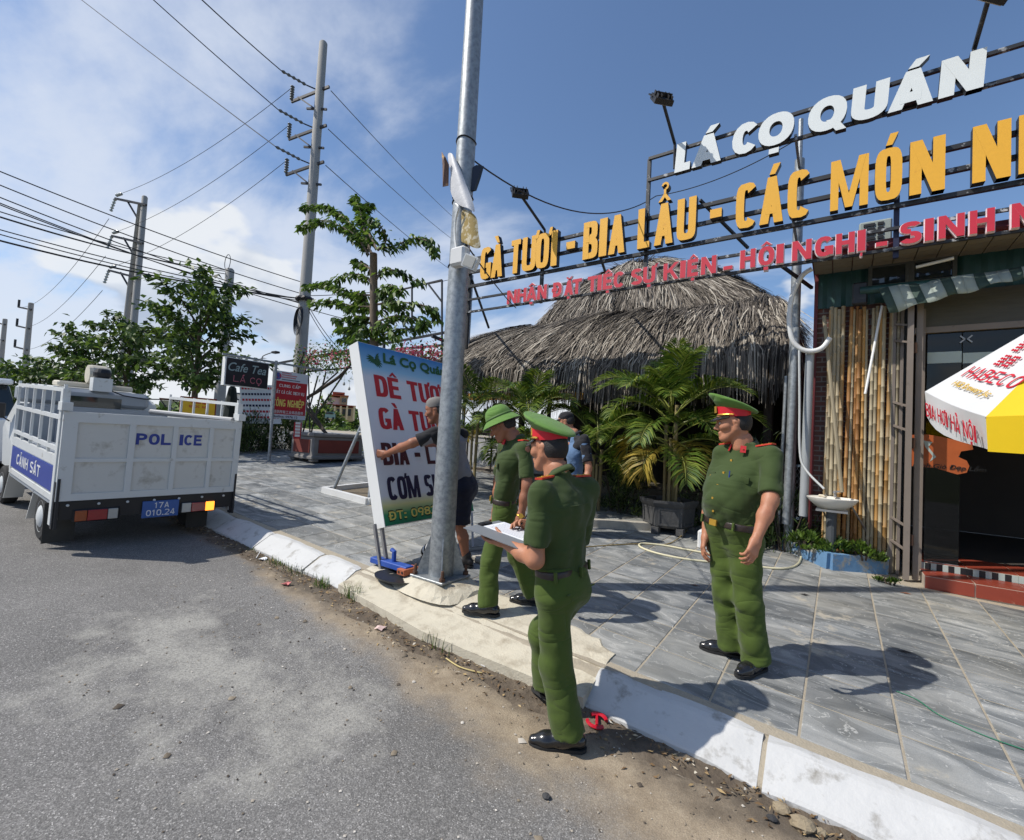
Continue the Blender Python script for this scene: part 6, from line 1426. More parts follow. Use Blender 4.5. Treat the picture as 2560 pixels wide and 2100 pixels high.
for du_, w in ((0.03, 0.028), (0.115, 0.03)):
    q = MB(); b0 = Ft+su*(du_-0.09)+sv*0.0-sn*TH/2; q.bar(b0, b0+sv*(hb+0.05), w); q.build('leg', m_grey, sgn)
p0, p1 = PY(908, 1446, FY-0.06), PY(1032, 1427, FY+0.12); q = MB(); q.bar(p0, p1, 0.05, 0.025); q.build('base_bar', m_grey, sgn)
# scrap on the ground at the post: blue board, round tray, brick, striped spring
c = PW(960, 1428); bl_ = thing('blue_board', tuple(c), 'blue painted board lying at the foot of the standing sign', 'board')
m_bl = M('blue_paint', srgb(40, 78, 160), 0.6, var=0.15, col2=srgb(90, 110, 150), c2=(0.62, 0.72), c2s=9)
q = MB(); zb = apron_z(c[0], c[1]); q.bbox((c[0]-0.22, c[1]+0.0, zb+0.03), (c[0]+0.30, c[1]+0.10, zb+0.085), 0.006); q.build('plank', m_bl, bl_)
q = MB(); q.tube([(c[0]+0.06, c[1]+0.06, zb+0.08), (c[0]+0.06, c[1]+0.06, zb+0.18), (c[0]+0.02, c[1]+0.06, zb+0.19)], 0.022, 8); q.build('handle', m_bl, bl_)
c = PW(978, 1452); zb = apron_z(c[0], c[1]); q = MB(); q.lathe([(0.01, 0.03), (0.16, 0.03), (0.235, 0.045), (0.245, 0.05), (0.24, 0.035), (0.17, 0.015), (0.01, 0.012)], (c[0]+0.02, c[1]+0.05, zb), 28, sx=1.0, sy=0.7); tag(q.build('metal_tray', M('tray_steel', (0.06, 0.065, 0.07), 0.4, metal=0.7), smooth=True, autos=40), 'round dark metal tray under the foot of the standing sign', 'tray')
c = PW(1003, 1448); zb = apron_z(c[0], c[1])+0.03
q = MB(); q.bbox((c[0]-0.045, c[1]-0.02, zb), (c[0]+0.055, c[1]+0.17, zb+0.055), 0.004); m_bk = M('hollow_brick', srgb(172, 98, 66), 0.85, var=0.15, vs=12); o = tag(q.build('hollow_brick', m_bk), 'small orange hollow brick lying on the metal tray', 'brick')
q = MB()
for s in (-0.02, 0.025): q.lathe([(0.012, -0.001), (0.012, 0.004)], (c[0]+s+0.003, c[1]-0.022, zb+0.028), 10, axis='y')
q.build('hole', m_black, o)
c = PW(1062, 1412); q = MB(); pts = [(c[0]+0.0+0.004*k, c[1]-0.02+0.02*k*0.5, apron_z(c[0], c[1])+0.09+0.045*math.sin(k*0.55)) for k in range(6)]
sp_ = thing('striped_coil', tuple(c), 'black and white striped coil beside the lamp post base', 'coil')
for k in range(9):
    q = MB(); a = np.array([c[0]-0.06+0.02*k, c[1]+0.05, apron_z(c[0], c[1])+0.16-0.012*(k-4)**2*0.25]); q.lathe([(0.05, -0.009), (0.055, 0), (0.05, 0.009)], tuple(a), 12, axis='x'); q.build('coil_ring', m_white if k % 2 else m_black, sp_)
# folded easel frame behind the lamp post, broken slabs
ea = thing('sign_stand', tuple(PW(1185, 1372)), 'low grey steel stand lying open on the pavement behind the lamp post', 'stand')
A0, A1, A2 = PW(1176, 1330), PW(1182, 1374), PW(1228, 1368)
for a, b in ((A0+np.array([0, 0, 0.28]), A1), (A1, A2), (PW(1120, 1385), PW(1225, 1372)), (PW(1126, 1396), PW(1220, 1388))):
    q = MB(); q.bar(a+np.array([0, 0, 0.02]), b+np.array([0, 0, 0.02]), 0.025); q.build('frame_bar', m_grey, ea)
for k, (px, py, s) in enumerate(((1150, 1388, 0.09), (1195, 1400, 0.10), (1205, 1408, 0.06))):
    c = PW(px, py); q = MB(); q.bbox((c[0]-s*1.4, c[1]-s*0.6, c[2]), (c[0]+s*1.4, c[1]+s*0.6, c[2]+0.05), 0.012); tag(q.build('slab_piece', m_conc), ('flat concrete piece beside the bare leg', 'larger concrete piece under the steel stand', 'smallest concrete piece by the steel stand')[k], 'rubble', 'broken concrete pieces by the lamp post')
# ------------------------------------------------------------------ tree pit and its brace
pit = thing('tree_pit', ((PIT[0]+PIT[1])/2, (PIT[2]+PIT[3])/2, walk_z(-6.6, 5.3)), 'square tree pit with a white painted stone edge', 'tree pit')
def wz(x, y, h): return (x, y, walk_z(x, y)+h)
for a, b in (((PIT[0], PIT[2]), (PIT[1], PIT[2])), ((PIT[1], PIT[2]), (PIT[1], PIT[3])), ((PIT[1], PIT[3]), (PIT[0], PIT[3])), ((PIT[0], PIT[3]), (PIT[0], PIT[2]))):
    q = MB(); q.bar(wz(*a, 0.045), wz(*b, 0.045), 0.085, 0.10); q.build('edge_stone', m_white, pit)
q = MB(); q.add([wz(PIT[0], PIT[2], 0.015), wz(PIT[1], PIT[2], 0.015), wz(PIT[1], PIT[3], 0.015), wz(PIT[0], PIT[3], 0.015)], [(0,1,2,3)]); q.build('soil', M('pit_soil', (0.16, 0.13, 0.09), 0.95, var=0.5, vs=18, bump=0.8, bs=30), pit)
br = thing('tree_brace', ((PIT[0]+PIT[1])/2, (PIT[2]+PIT[3])/2, walk_z(-6.6, 5.3)), 'galvanised tube frame propping the young tree in its pit', 'tree brace')
apx = np.array([TXp, TYp, walk_z(TXp, TYp)+1.85])
feet = [np.array(wz(PIT[0]+0.12, PIT[2]+0.10, 0.02)), np.array(wz(PIT[1]-0.10, PIT[2]+0.10, 0.02)), np.array(wz(PIT[1]-0.2, PIT[3]-0.1, 0.02)), np.array(wz(PIT[0]+0.12, PIT[3]-0.12, 0.02))]
tops = [apx+(f-apx)*np.array([0.12, 0.12, 0]) for f in feet]
for f, t in zip(feet, tops): q = MB(); q.tube([f, t], 0.028, 10); q.build('prop', m_galv, br, smooth=True, autos=40)
mids = [f*0.42+t*0.58 for f, t in zip(feet, tops)]
for k in range(4): q = MB(); q.tube([mids[k], mids[(k+1) % 4]], 0.022, 8); q.build('tie_tube', m_galv, br, smooth=True, autos=40)
# ------------------------------------------------------------------ cafe board, notice banner, planter, pergola
cpst = PW(672, 1153); cX, cY = cpst[0], cpst[1]
caf = thing('cafe_sign', tuple(cpst), 'black hanging board reading Cafe Tea on a grey steel post', 'sign')
zt = PXX(679, 905, cX)[2]
q = MB(); q.tube([cpst, (cX, cY, zt+0.05)], 0.035, 10); q.build('post', m_galv, caf, smooth=True, autos=40)
bz = lambda x, y: (540+x/4.8225, 840+y/4.8225)
TL, BR_ = PXX(*bz(105, 245), cX), PXX(*bz(605, 650), cX); ztop, zbot = TL[2], BR_[2]; y0_, y1_ = TL[1], BR_[1]
q = MB(); q.bar((cX, y0_-0.05, ztop+0.05), (cX, cY+1.2, ztop+0.05), 0.045); q.build('top_rail', m_galv, caf)
q = MB(); q.box((cX-0.09, y0_, zbot), (cX+0.05, y1_, ztop)); bd = q.build('board', [m_box], caf)
q = MB(); q.box((cX+0.051, y0_+0.03, zbot+0.02), (cX+0.058, y1_-0.01, ztop-0.02)); fcb = q.build('black_face', M('board_black', (0.012, 0.013, 0.018), 0.3), bd)
fr = ((cX+0.06, y0_, zbot), (0, 1, 0), (0, 0, 1), (1, 0, 0)); bw, bh = y1_-y0_, ztop-zbot
font_text('Cafe Tea', fr, 0.07*bw, 0.53*bh, 0.30*bh, bold=0.012, shear=0.3, width=0.86*bw).build('cafe_lettering', M('neon_grey', srgb(150, 168, 168), 0.5), fcb)
q = MB(); put_text(q, 'LÁ CỌ', fr, 0.2*bw, 0.16*bh, 0.22*bh, width=0.64*bw, d=0.002, tx=0.10, ty=0.10, n=2.2); q.build('name_lettering', M('neon_pink', srgb(196, 110, 124), 0.5), fcb)
q = MB(); q.tube(smooth_pts([(cX, y1_-0.15, ztop+0.05), (cX, y1_-0.13, ztop+0.16), (cX+0.1, y1_+0.05, ztop+0.28)]), 0.012, 6); q.bbox((cX+0.05, y1_+0.02, ztop+0.25), (cX+0.25, y1_+0.14, ztop+0.30), 0.01); q.build('spot_lamp', m_dark, caf)
nb = thing('notice_banner', (cX-0.02, cY+0.5, 1.6), 'red and white printed service banner hanging beside the cafe board', 'banner')
N0, N1 = PXX(*bz(690, 405), cX-0.05), PXX(*bz(1075, 1015), cX-0.05); w_, h_ = N1[1]-N0[1], N0[2]-N1[2]
q = MB(); q.box((cX-0.06, N0[1], N1[2]), (cX-0.05, N1[1], N0[2])); nf = q.build('sheet', M('banner_grey', srgb(206, 208, 214), 0.6, var=0.05), nb)
q = MB(); q.box((cX-0.049, N0[1]+0.03*w_, N1[2]+0.09*h_), (cX-0.046, N1[1]-0.02*w_, N1[2]+0.79*h_)); q.build('red_field', M('banner_red', srgb(176, 30, 40), 0.6, var=0.05), nf)
fr = ((cX-0.045, N0[1], N1[2]), (0, 1, 0), (0, 0, 1), (1, 0, 0))
for s, y, h, wd, m_, t_ in (('CUNG CẤP', 0.665, 0.06, 0.6, m_white, 0.22), ('TẤT CẢ CÁC DỊCH VỤ', 0.525, 0.065, 0.84, m_white, 0.24), ('CÔNG NGHIỆP', 0.255, 0.15, 0.88, m_sy, 0.26)):
    q = MB(); put_text(q, s, fr, (0.98-wd)/2*w_, y*h_, h*h_, width=wd*w_, d=0.003, tx=t_, ty=0.16, n=2.8, gap=0.12); q.build('lettering', m_, nf)
font_text('提供所有工业商品服务', fr, 0.08*w_, 0.115*h_, 0.05*h_, bold=0.02, width=0.84*w_).build('lettering', m_white, nf)
font_text('Hotline: 0976 123 456'[:16], fr, 0.06*w_, 0.022*h_, 0.045*h_, bold=0.03, width=0.7*w_).build('lettering', m_sn, nf)
q = MB(); q.lathe([(0.02, 0), (0.075*h_, 0.0005), (0.075*h_, 0.001)], (cX-0.0485, N0[1]+0.14*w_, N1[2]+0.885*h_), 20, axis='x'); q.build('round_emblem', M('emblem_blue', srgb(70, 90, 160), 0.5, col2=srgb(190, 60, 70), c2=(0.5, 0.56), c2s=12), nf)
for k, (yy, wd) in enumerate(((0.955, 0.4), (0.91, 0.62), (0.865, 0.55), (0.815, 0.75))):
    q = MB(); n_ = int(wd*22)
    for j in range(n_): q.box((cX-0.049, N0[1]+w_*(0.25+0.033*j), N1[2]+h_*yy), (cX-0.047, N0[1]+w_*(0.25+0.033*j+0.022), N1[2]+h_*(yy+0.022)))
    tag(q.build('small_print', m_sn if k == 3 else m_sr, nf), kind='stuff')
# rectangular stone planter with a bougainvillea trained over a pergola
pl0, pl1, pl2 = PW(706, 1150), PW(780, 1160), PW(905, 1150)
X0, X1, Y0, Y1 = pl1[0]-1.0, pl1[0], pl1[1], pl1[1]+1.45; zp = walk_z(X0, Y0)
plan = thing('stone_planter', ((X0+X1)/2, (Y0+Y1)/2, zp), 'square grey stone planter with red side panels under the red banner', 'planter')
m_ps = M('planter_stone', srgb(128, 124, 120), 0.85, var=0.2, vs=6, bump=0.3, bs=30)
zph = PXX(780, 1082, X1)[2]
q = MB(); q.bbox((X0-0.05, Y0-0.05, zph-0.09), (X1+0.05, Y1+0.05, zph), 0.02); q.bbox((X0, Y0, zp+0.10), (X1, Y1, zph-0.09), 0.02); q.bbox((X0-0.04, Y0-0.04, zp+0.06), (X1+0.04, Y1+0.04, zp+0.15), 0.02); bo = q.build('trough', m_ps, plan)
m_rp = M('planter_red', srgb(118, 54, 44), 0.85, var=0.3, vs=5)
q = MB(); q.box((X1+0.001, Y0+0.14, zp+0.22), (X1+0.02, Y1-0.14, zph-0.17)); q.build('red_panel', m_rp, bo)
q = MB(); q.box((X0+0.14, Y0-0.02, zp+0.22), (X1-0.14, Y0-0.001, zph-0.17)); q.build('red_panel', m_rp, bo)
for x in (X0+0.08, X1-0.08):
    for y in (Y0+0.08, Y1-0.08): q = MB(); q.bbox((x-0.09, y-0.09, zp), (x+0.09, y+0.09, zp+0.09), 0.02); q.build('foot', m_ps, plan)
bg = thing('bougainvillea', ((X0+X1)/2, (Y0+Y1)/2, zph-0.05), 'bougainvillea vine trained from the stone planter over the pergola', 'vine')
cB = np.array([(X0+X1)/2+0.1, (Y0+Y1)/2-0.1, zph-0.05])
def vp(px, py, Y): return PY(px, py, Y)
for k, br_ in enumerate(([(752, 1080), (762, 1010), (800, 975), (850, 940), (880, 905)], [(752, 1080), (756, 1000), (770, 900), (790, 880)], [(752, 1080), (745, 960), (760, 880)])):
    q = MB(); q.tube(smooth_pts([cB]+[vp(x, y, cB[1]+0.25*i) for i, (x, y) in enumerate(br_[1:])]), 0.03 if k else 0.045, 7); q.build('stem', m_barkd, bg, smooth=True)
n = 1500; xs_ = RNG.uniform(735, 885, n); ysp = 905+RNG.normal(0, 20, n)-(xs_-735)*0.10; Yv = RNG.uniform(7.0, 9.0, n)
P = np.array([PY(a, b, c) for a, b, c in zip(xs_, ysp, Yv)]); D = RNG.normal(0, 1, (n, 3))+np.array([0, 0, -0.4]); leaf_obj('foliage', P, D, RNG.uniform(0.06, 0.11, n), 0.05, m_leaf, bg)
n = 260; xs_ = RNG.choice([775, 790, 830, 865], n)+RNG.normal(0, 12, n); ysp = 895+RNG.normal(0, 12, n); P = np.array([PY(a, b, c) for a, b, c in zip(xs_, ysp, RNG.uniform(7.0, 8.6, n))]); leaf_obj('flowers', P, RNG.normal(0, 1, (n, 3)), 0.07, 0.06, m_flower, bg)['kind'] = 'stuff'
bg2 = thing('bougainvillea', tuple(vp(1040, 930, 8.3)), 'pink bougainvillea flowering behind the top of the standing sign', 'vine')
n = 1300; P = np.array([PY(a, b, c) for a, b, c in zip(RNG.uniform(985, 1120, n), 905+RNG.normal(0, 22, n), RNG.uniform(7.8, 9.2, n))]); leaf_obj('foliage', P, RNG.normal(0, 1, (n, 3))+np.array([0, 0, -0.3]), RNG.uniform(0.07, 0.12, n), 0.055, m_leafd, bg2)
n = 420; P = np.array([PY(a, b, c) for a, b, c in zip(RNG.choice([1003, 1030, 1045, 1085], n)+RNG.normal(0, 10, n), 885+RNG.normal(0, 14, n), RNG.uniform(7.6, 8.3, n))]); leaf_obj('flowers', P, RNG.normal(0, 1, (n, 3)), 0.07, 0.065, m_flower, bg2)['kind'] = 'stuff'
q = MB(); q.tube([PW(1040, 1200), vp(1040, 930, 8.3)], 0.03, 6); q.build('stem', m_barkd, bg2)
pg = thing('pergola_frame', tuple(PW(900, 1180)), 'black steel pergola frame behind the standing sign', 'pergola')
for a, b, w in (((668, 913), (1120, 830), 0.06), ((800, 890), (1120, 862), 0.06), ((700, 935), (1100, 900), 0.05), ((1080, 840), (1180, 880), 0.07)):
    q = MB(); q.bar(PY(*a, 8.0), PY(*b, 9.2), w); q.build('beam', m_black, pg)
for a, b in (((770, 895), (775, 1090)), ((795, 940), (755, 1090)), ((815, 930), (775, 1095)), ((845, 930), (765, 1000)), ((880, 905), (785, 1045))):
    q = MB(); q.bar(PY(*a, 8.4), PY(*b, 8.2), 0.035); q.build('strut', m_black, pg)
for px_ in (1055, 960): q = MB(); q.bar(PY(px_, 860, 8.6), PY(px_-4, 1180, 8.6), 0.06); q.build('column', m_black, pg)
for a, b in (((1000, 725), (1105, 700)), ((1105, 700), (1105, 960)), ((1072, 712), (1105, 755)), ((1030, 720), (1030, 830))): q = MB(); q.bar(PY(*a, 9.0), PY(*b, 9.0), 0.04); q.build('upper_frame', m_dark, pg)
for k, (px_, py_) in enumerate(((860, 960), (873, 972))):
    p = PY(px_, py_, 8.2); q = MB(); q.lathe([(0.012, 0.06), (0.022, 0.04), (0.04, 0.0), (0.03, -0.035), (0.005, -0.045)], tuple(p), 10); q.tube([p+np.array([0, 0, 0.06]), p+np.array([0, 0, 0.32])], 0.004, 4); q.build('string_bulb', m_lampw, pg)
sn_ = thing('small_notice', tuple(PXX(735, 1135, X1+0.06)), 'small red notice strip hanging over the stone planter', 'notice'); N0, N1 = PXX(*bz(945, 1040), X1+0.06), PXX(*bz(1020, 1240), X1+0.06)
q = MB(); q.box((X1+0.055, N0[1], N1[2]), (X1+0.06, N1[1], N0[2])); o = q.build('strip', M('banner_red', srgb(176, 30, 40)), sn_)
for k in range(5): q = MB(); zc = N1[2]+(N0[2]-N1[2])*(0.12+0.19*k); q.box((X1+0.061, N0[1]+0.03, zc), (X1+0.063, N1[1]-0.03, zc+0.055)); q.build('print_line', m_white, o)
q = MB(); q.bar((X1+0.05, (N0[1]+N1[1])/2, zph-0.1), (X1+0.05, (N0[1]+N1[1])/2, N0[2]), 0.015); q.build('stick', m_dark, sn_)
hd = [((618, 1140), 6.3, (0.5, 0.45, 0.55), 2200, 'dark feathery hedge shrub behind the truck', m_bamb), ((650, 1138), 6.9, (0.5, 0.45, 0.62), 2200, 'dark feathery hedge shrub at the cafe sign post', m_bamb), ((705, 1140), 7.6, (0.6, 0.45, 0.62), 2200, 'dark feathery hedge shrub behind the stone planter', m_bamb), ((615, 1100), 7.4, (0.28, 0.28, 0.95), 1200, 'narrow pointed cypress in front of the leaning white banner', m_leafd), ((880, 1120), 8.7, (0.5, 0.4, 0.35), 900, 'leafy plant growing beside the stone planter', m_leaf)]
for p_, Y_, r_, n_, lab, m_ in hd: shrub('hedge_shrub', at_walk(*p_, Y_), r_, n_, lab, m_, (0.08, 0.16), 0.025, group='shrubs by the cafe sign')
# leaning white banner with red print behind, yellow plaque behind the truck, closed dark parasol
wb = thing('leaning_banner', tuple(PW(630, 1120)), 'white banner board with rows of red print behind the hedge', 'banner')
pts = [(612, 965), (700, 968), (720, 1040), (660, 1060), (607, 1058)]; XB = -13.5
C4 = [PXX(x, y, XB) for x, y in ((617, 962), (700, 962), (705, 1060), (605, 1058))]; C4[0][0] -= 0.4; C4[1][0] -= 0.4
q = MB(); q.add(C4+[p+np.array([-0.03, 0, 0]) for p in C4], [(0,1,2,3),(7,6,5,4),(0,4,5,1),(1,5,6,2),(2,6,7,3),(3,7,4,0)]); o = q.build('board', m_box, wb)
for k in range(6):
    a = C4[0]+(C4[3]-C4[0])*(0.06+0.15*k); b = C4[1]+(C4[2]-C4[1])*(0.06+0.15*k); a2 = C4[0]+(C4[3]-C4[0])*(0.06+0.15*k+0.055); b2 = C4[1]+(C4[2]-C4[1])*(0.06+0.15*k+0.055); q = MB()
    for j in range(11): f0, f1 = 0.04+j*0.085, 0.04+j*0.085+0.06; q.add([a+(b-a)*f0+np.array([0.004, 0, 0]), a+(b-a)*f1+np.array([0.004, 0, 0]), a2+(b2-a2)*f1+np.array([0.004, 0, 0]), a2+(b2-a2)*f0+np.array([0.004, 0, 0])], [(0,1,2,3)])
    tag(q.build('print_row', m_sr if k % 2 == 0 or k == 5 else m_sn, o), kind='stuff')
q = MB(); q.bar(PW(650, 1110), C4[2]-np.array([0.05, 0.3, 0]), 0.05); q.build('support', m_dark, wb)
yp = thing('yellow_plaque', (-12.2, 4.5, 0.9), 'yellow plaque with dark red frame and red print behind the truck bed', 'sign')
a, b = PXX(453, 990, -12.2), PXX(538, 1050, -12.2)
q = MB(); q.box((-12.25, a[1], b[2]-0.15), (-12.2, b[1], a[2])); o = q.build('frame', M('plaque_red', srgb(120, 28, 34), 0.5), yp)
q = MB(); q.box((-12.199, a[1]+0.03, b[2]-0.12), (-12.194, b[1]-0.03, a[2]-0.03)); o2 = q.build('yellow_face', M('plaque_yellow', srgb(222, 178, 40), 0.5), o)
fr = ((-12.193, a[1], a[2]), (0, 1, 0), (0, 0, 1), (1, 0, 0)); wP = b[1]-a[1]
for s, y, h, wd in (('THUONG HIEU', -0.15, 0.045, 0.5), ('QUOC GIA', -0.24, 0.055, 0.55), ('XA VIET', -0.52, 0.13, 0.7)):
    q = MB(); put_text(q, s, fr, (1-wd)/2*wP, y, h, width=wd*wP, d=0.002, tx=0.26, ty=0.18, n=2.6); q.build('lettering', m_sr, o2)
q = MB(); q.bar((-12.22, a[1]+0.2, 0.6), (-12.22, a[1]+0.2, b[2]), 0.05); q.bar((-12.22, b[1]-0.2, 0.6), (-12.22, b[1]-0.2, b[2]), 0.05); q.build('legs', m_dark, yp)
cp_ = PW(570, 1115); zc = PXX(565, 960, cp_[0])[2]; q = MB(); q.lathe([(0.03, 0), (0.03, 0.5), (0.28, 0.55), (0.26, 0.8), (0.10, zc-cp_[2]-0.1), (0.02, zc-cp_[2])], tuple(cp_), 10); tag(q.build('closed_parasol', M('parasol_dark', (0.012, 0.02, 0.018), 0.8, var=0.3)), 'closed dark green parasol standing under the cafe board', 'parasol')
# ------------------------------------------------------------------ wall, field and house in the background gap
gw = thing('rendered_wall', tuple(PW(900, 1150)+np.array([0, 1.2, 0])), 'low grey rendered wall with painted marks behind the stone planter', 'wall')
wa, wb_ = np.array([-14.5, 12.0]), np.array([-5.5, 10.2]); z0 = 0.6
q = MB(); q.bar((wa[0], wa[1], z0+0.55), (wb_[0], wb_[1], z0+0.35), 0.15, 1.3); q.build('wall', M('render_grey', srgb(158, 158, 158), 0.9, var=0.25, vs=1.2, col2=srgb(70, 66, 60), c2=(0.58, 0.7), c2s=1.5, bump=0.2), gw)
q = MB(); q.bar((wa[0], wa[1], z0+1.22), (wb_[0], wb_[1], z0+1.02), 0.22, 0.05); q.build('coping', m_conc, gw)
hs = thing('far_house', tuple(PAT(835, 1035, 62)), 'cream house with red tiled roofs and a small tower room in the distance', 'house')
def hbox(name, px0, px1, py0, py1, dist, dep, m_, parent=hs):
    a, b = PAT(px0, py0, dist), PAT(px1, py1, dist); dr = ray((px0+px1)/2, py0)[:2]; dr = dr/np.linalg.norm(dr); u = (b-a)[:2]; u = u/np.linalg.norm(u)
    mid = (a+b)/2; hw = np.linalg.norm((b-a)[:2])/2; q = MB(); q.obox((mid[0]+dr[0]*dep/2, mid[1]+dr[1]*dep/2, (a[2]+b[2])/2), np.array([u[0]*hw, u[1]*hw, 0]), np.array([dr[0]*dep/2, dr[1]*dep/2, 0]), np.array([0, 0, abs(a[2]-b[2])/2])); return q.build(name, m_, parent)
m_cream = M('house_cream', srgb(206, 188, 150), 0.8, var=0.08); m_hw = M('house_white', srgb(214, 214, 210), 0.8, var=0.06); m_rtile = M('roof_terracotta', srgb(160, 84, 62), 0.8, var=0.15)
hbox('ground_floor', 806, 885, 1015, 1052, 62, 9, m_cream); hbox('upper_room', 818, 852, 992, 1012, 63, 5, m_hw); hbox('tower_room', 850, 868, 990, 1012, 62.5, 4, m_cream)
hbox('lower_roof', 800, 890, 1008, 1016, 61.3, 10, m_rtile); hbox('upper_roof', 822, 872, 985, 991, 61.8, 6, m_rtile); hbox('roof_peak', 832, 862, 979, 986, 62.5, 4, m_rtile)
for a in (815, 828, 842, 856, 870): hbox('window', a, a+7, 1022, 1040, 61.97, 0.3, m_glass)
for a in (824, 855, 861): hbox('window', a, a+4, 995, 1006, 61.9 if a > 850 else 62.9, 0.3, m_glass)
for a in (812, 835, 850, 866, 884): hbox('column', a, a+2, 1015, 1052, 61.2, 0.4, m_cream)
vn = thing('far_van', tuple(PAT(828, 1045, 48)), 'pale green van parked in front of the far house', 'van')
def vbox(name, *a): return hbox(name, *a, parent=vn)
vbox('van_body', 813, 838, 1034, 1046, 48, 1.8, M('van_green', srgb(120, 150, 144), 0.4)); vbox('van_roof', 817, 836, 1029, 1034, 48.2, 1.6, M('van_green', srgb(120, 150, 144))); vbox('van_glass', 815, 832, 1030, 1036, 47.95, 0.1, m_glass); vbox('wheel', 817, 821, 1043, 1049, 47.9, 0.4, m_rubber); vbox('wheel', 831, 835, 1043, 1049, 47.9, 0.4, m_rubber)
hbd = [(150, 250, 935, 1010, 95, 'pale far building behind the street trees'), (255, 330, 960, 1010, 110, 'white far building with balcony lines behind the truck cab'), (590, 620, 985, 1015, 90, 'low white far shed beside the leaning banner'), (400, 470, 1000, 1025, 130, 'far low pink house between the trees')]
for k, (a, b, c, d_, dist, lab) in enumerate(hbd):
    t = thing('far_building', tuple(PAT((a+b)/2, d_+20, dist)), lab, 'building', 'far buildings on the skyline'); hbox('wall', a, b, c, d_+25, dist, 8, (m_hw, m_hw, m_hw, m_cream)[k], t); hbox('roof', a-2, b+2, c-4, c, dist-0.5, 9, (m_conc, m_conc, M('shed_blue', srgb(120, 140, 160), 0.5), m_rtile)[k], t)
    for j in range(4): xw = a+(b-a)*(0.12+0.22*j); hbox('window', xw, xw+(b-a)*0.1, c+12, c+24, dist-0.05, 0.3, m_glass, t)
# distant tree line
t = thing('distant_tree_line', tuple(PAT(450, 1040, 140)), 'distant line of dark trees on the skyline', 'trees'); n = 9000
pxs = RNG.uniform(-100, 1250, n); hh = 18+10*np.sin(pxs*0.021)+8*np.sin(pxs*0.057+1)+5*np.sin(pxs*0.13); dist = RNG.uniform(120, 150, n); yy = 1048+pxs*0.03-RNG.random(n)*hh*1.7
P = np.array([PAT(a, b, c) for a, b, c in zip(pxs, yy, dist)]); leaf_obj('foliage', P, RNG.normal(0, 1, (n, 3)), RNG.uniform(1.4, 2.6, n), 1.2, m_leafd, t); t.children[0]['kind'] = 'stuff'
sh = PAT(850, 1052, 40); vb = shrub('field_bush', (sh[0], sh[1], gz(sh[0])), (3.5, 1.6, 0.5), 900, 'overgrown scrub in front of the far house', m_leaf, (0.3, 0.5), 0.12)
sh = PAT(805, 1030, 55); shrub('field_tree', (sh[0], sh[1], gz(sh[0])), (2.4, 2.0, 1.9), 900, 'round green tree beside the far house', m_leafd, (0.4, 0.7), 0.3)
# ------------------------------------------------------------------ wash basin and blue planter at the bamboo wall
bs_ = thing('wash_basin', tuple(PW(2080, 1335)), 'white oval wash basin on a steel stand in front of the bamboo', 'basin')
cB = PY(2080, 1245, 6.95); wB = (PY(2146, 1240, 6.95)-PY(2014, 1240, 6.95))[0]/2
m_por = M('porcelain', srgb(222, 218, 208), 0.18, var=0.05, col2=srgb(180, 166, 140), c2=(0.62, 0.8), c2s=6)
q = MB(); q.lathe([(0.3, -0.14), (0.55, -0.125), (0.85, -0.06), (0.99, -0.01), (1.0, 0.0), (0.95, 0.005), (0.85, -0.02), (0.55, -0.09), (0.1, -0.10)], (0, 0, 0), 32)
q.v = [(cB[0]+x*wB, cB[1]+y*wB*0.78, cB[2]+z) for x, y, z in q.v]; q.build('bowl', m_por, bs_, smooth=True, autos=50)
q = MB(); q.tube([cB+np.array([0.03, 0.16, 0.0]), cB+np.array([0.03, 0.16, 0.06]), cB+np.array([0.02, 0.06, 0.07])], 0.014, 8); q.bar(cB+np.array([0.03, 0.16, 0.07]), cB+np.array([0.12, 0.17, 0.085]), 0.02); q.build('tap', m_grey, bs_)
q = MB(); 
for s in (-1, 1): q.bar(cB+np.array([-wB*0.6, 0.12*s, -0.15]), cB+np.array([wB*0.6, 0.12*s, -0.15]), 0.025)
q.build('stand_rail', m_grey, bs_)
q = MB(); q.tube([cB+np.array([0, 0.02, -0.14]), (cB[0], cB[1]+0.02, walk_z(cB[0], 6.95))], 0.055, 12); q.build('pedestal', M('pedestal_grey', srgb(70, 74, 78), 0.6), bs_)
for dx, px, py in ((0.7, 2215, 1410), (-0.5, 2105, 1380)): q = MB(); q.tube([cB+np.array([wB*dx, 0, -0.06]), PW(px, py)], 0.012, 6); q.build('stand_leg', m_grey, bs_)
q = MB(); q.bbox(cB+np.array([-0.14, -0.02, 0.0]), cB+np.array([-0.05, 0.04, 0.03]), 0.01); tag(q.build('soap_bar', M('soap', srgb(226, 214, 190), 0.5)), 'pale soap lying on the rim of the wash basin', 'soap')
pb = thing('blue_planter', tuple(PW(2090, 1405)), 'low flaking blue painted planter wall under the wash basin', 'planter')
m_fb = M('flaking_blue', srgb(96, 134, 170), 0.8, var=0.2, vs=6, col2=srgb(150, 148, 140), c2=(0.52, 0.6), c2s=5, bump=0.3, bs=20)
e0, e1, e2 = PW(1962, 1375), PW(2075, 1425), PW(2215, 1435)
for a, b in ((e0, e1), (e1, e2)):
    d = b-a; q = MB(); q.bar(a+np.array([0, 0.04, 0.08]), b+np.array([0, 0.04, 0.08])-d*0.004, 0.09, 0.22); q.build('planter_wall', m_fb, pb)
q = MB(); q.add([e0+np.array([0, 0.06, 0.15]), e1+np.array([0, 0.06, 0.15]), e2+np.array([0, 0.06, 0.15]), (e2[0], WY-0.02, e2[2]+0.15), (e0[0], WY+0.1, e0[2]+0.15)], [(0,1,2,3,4)]); q.build('soil', M('soil', (0.05, 0.038, 0.028)), pb)
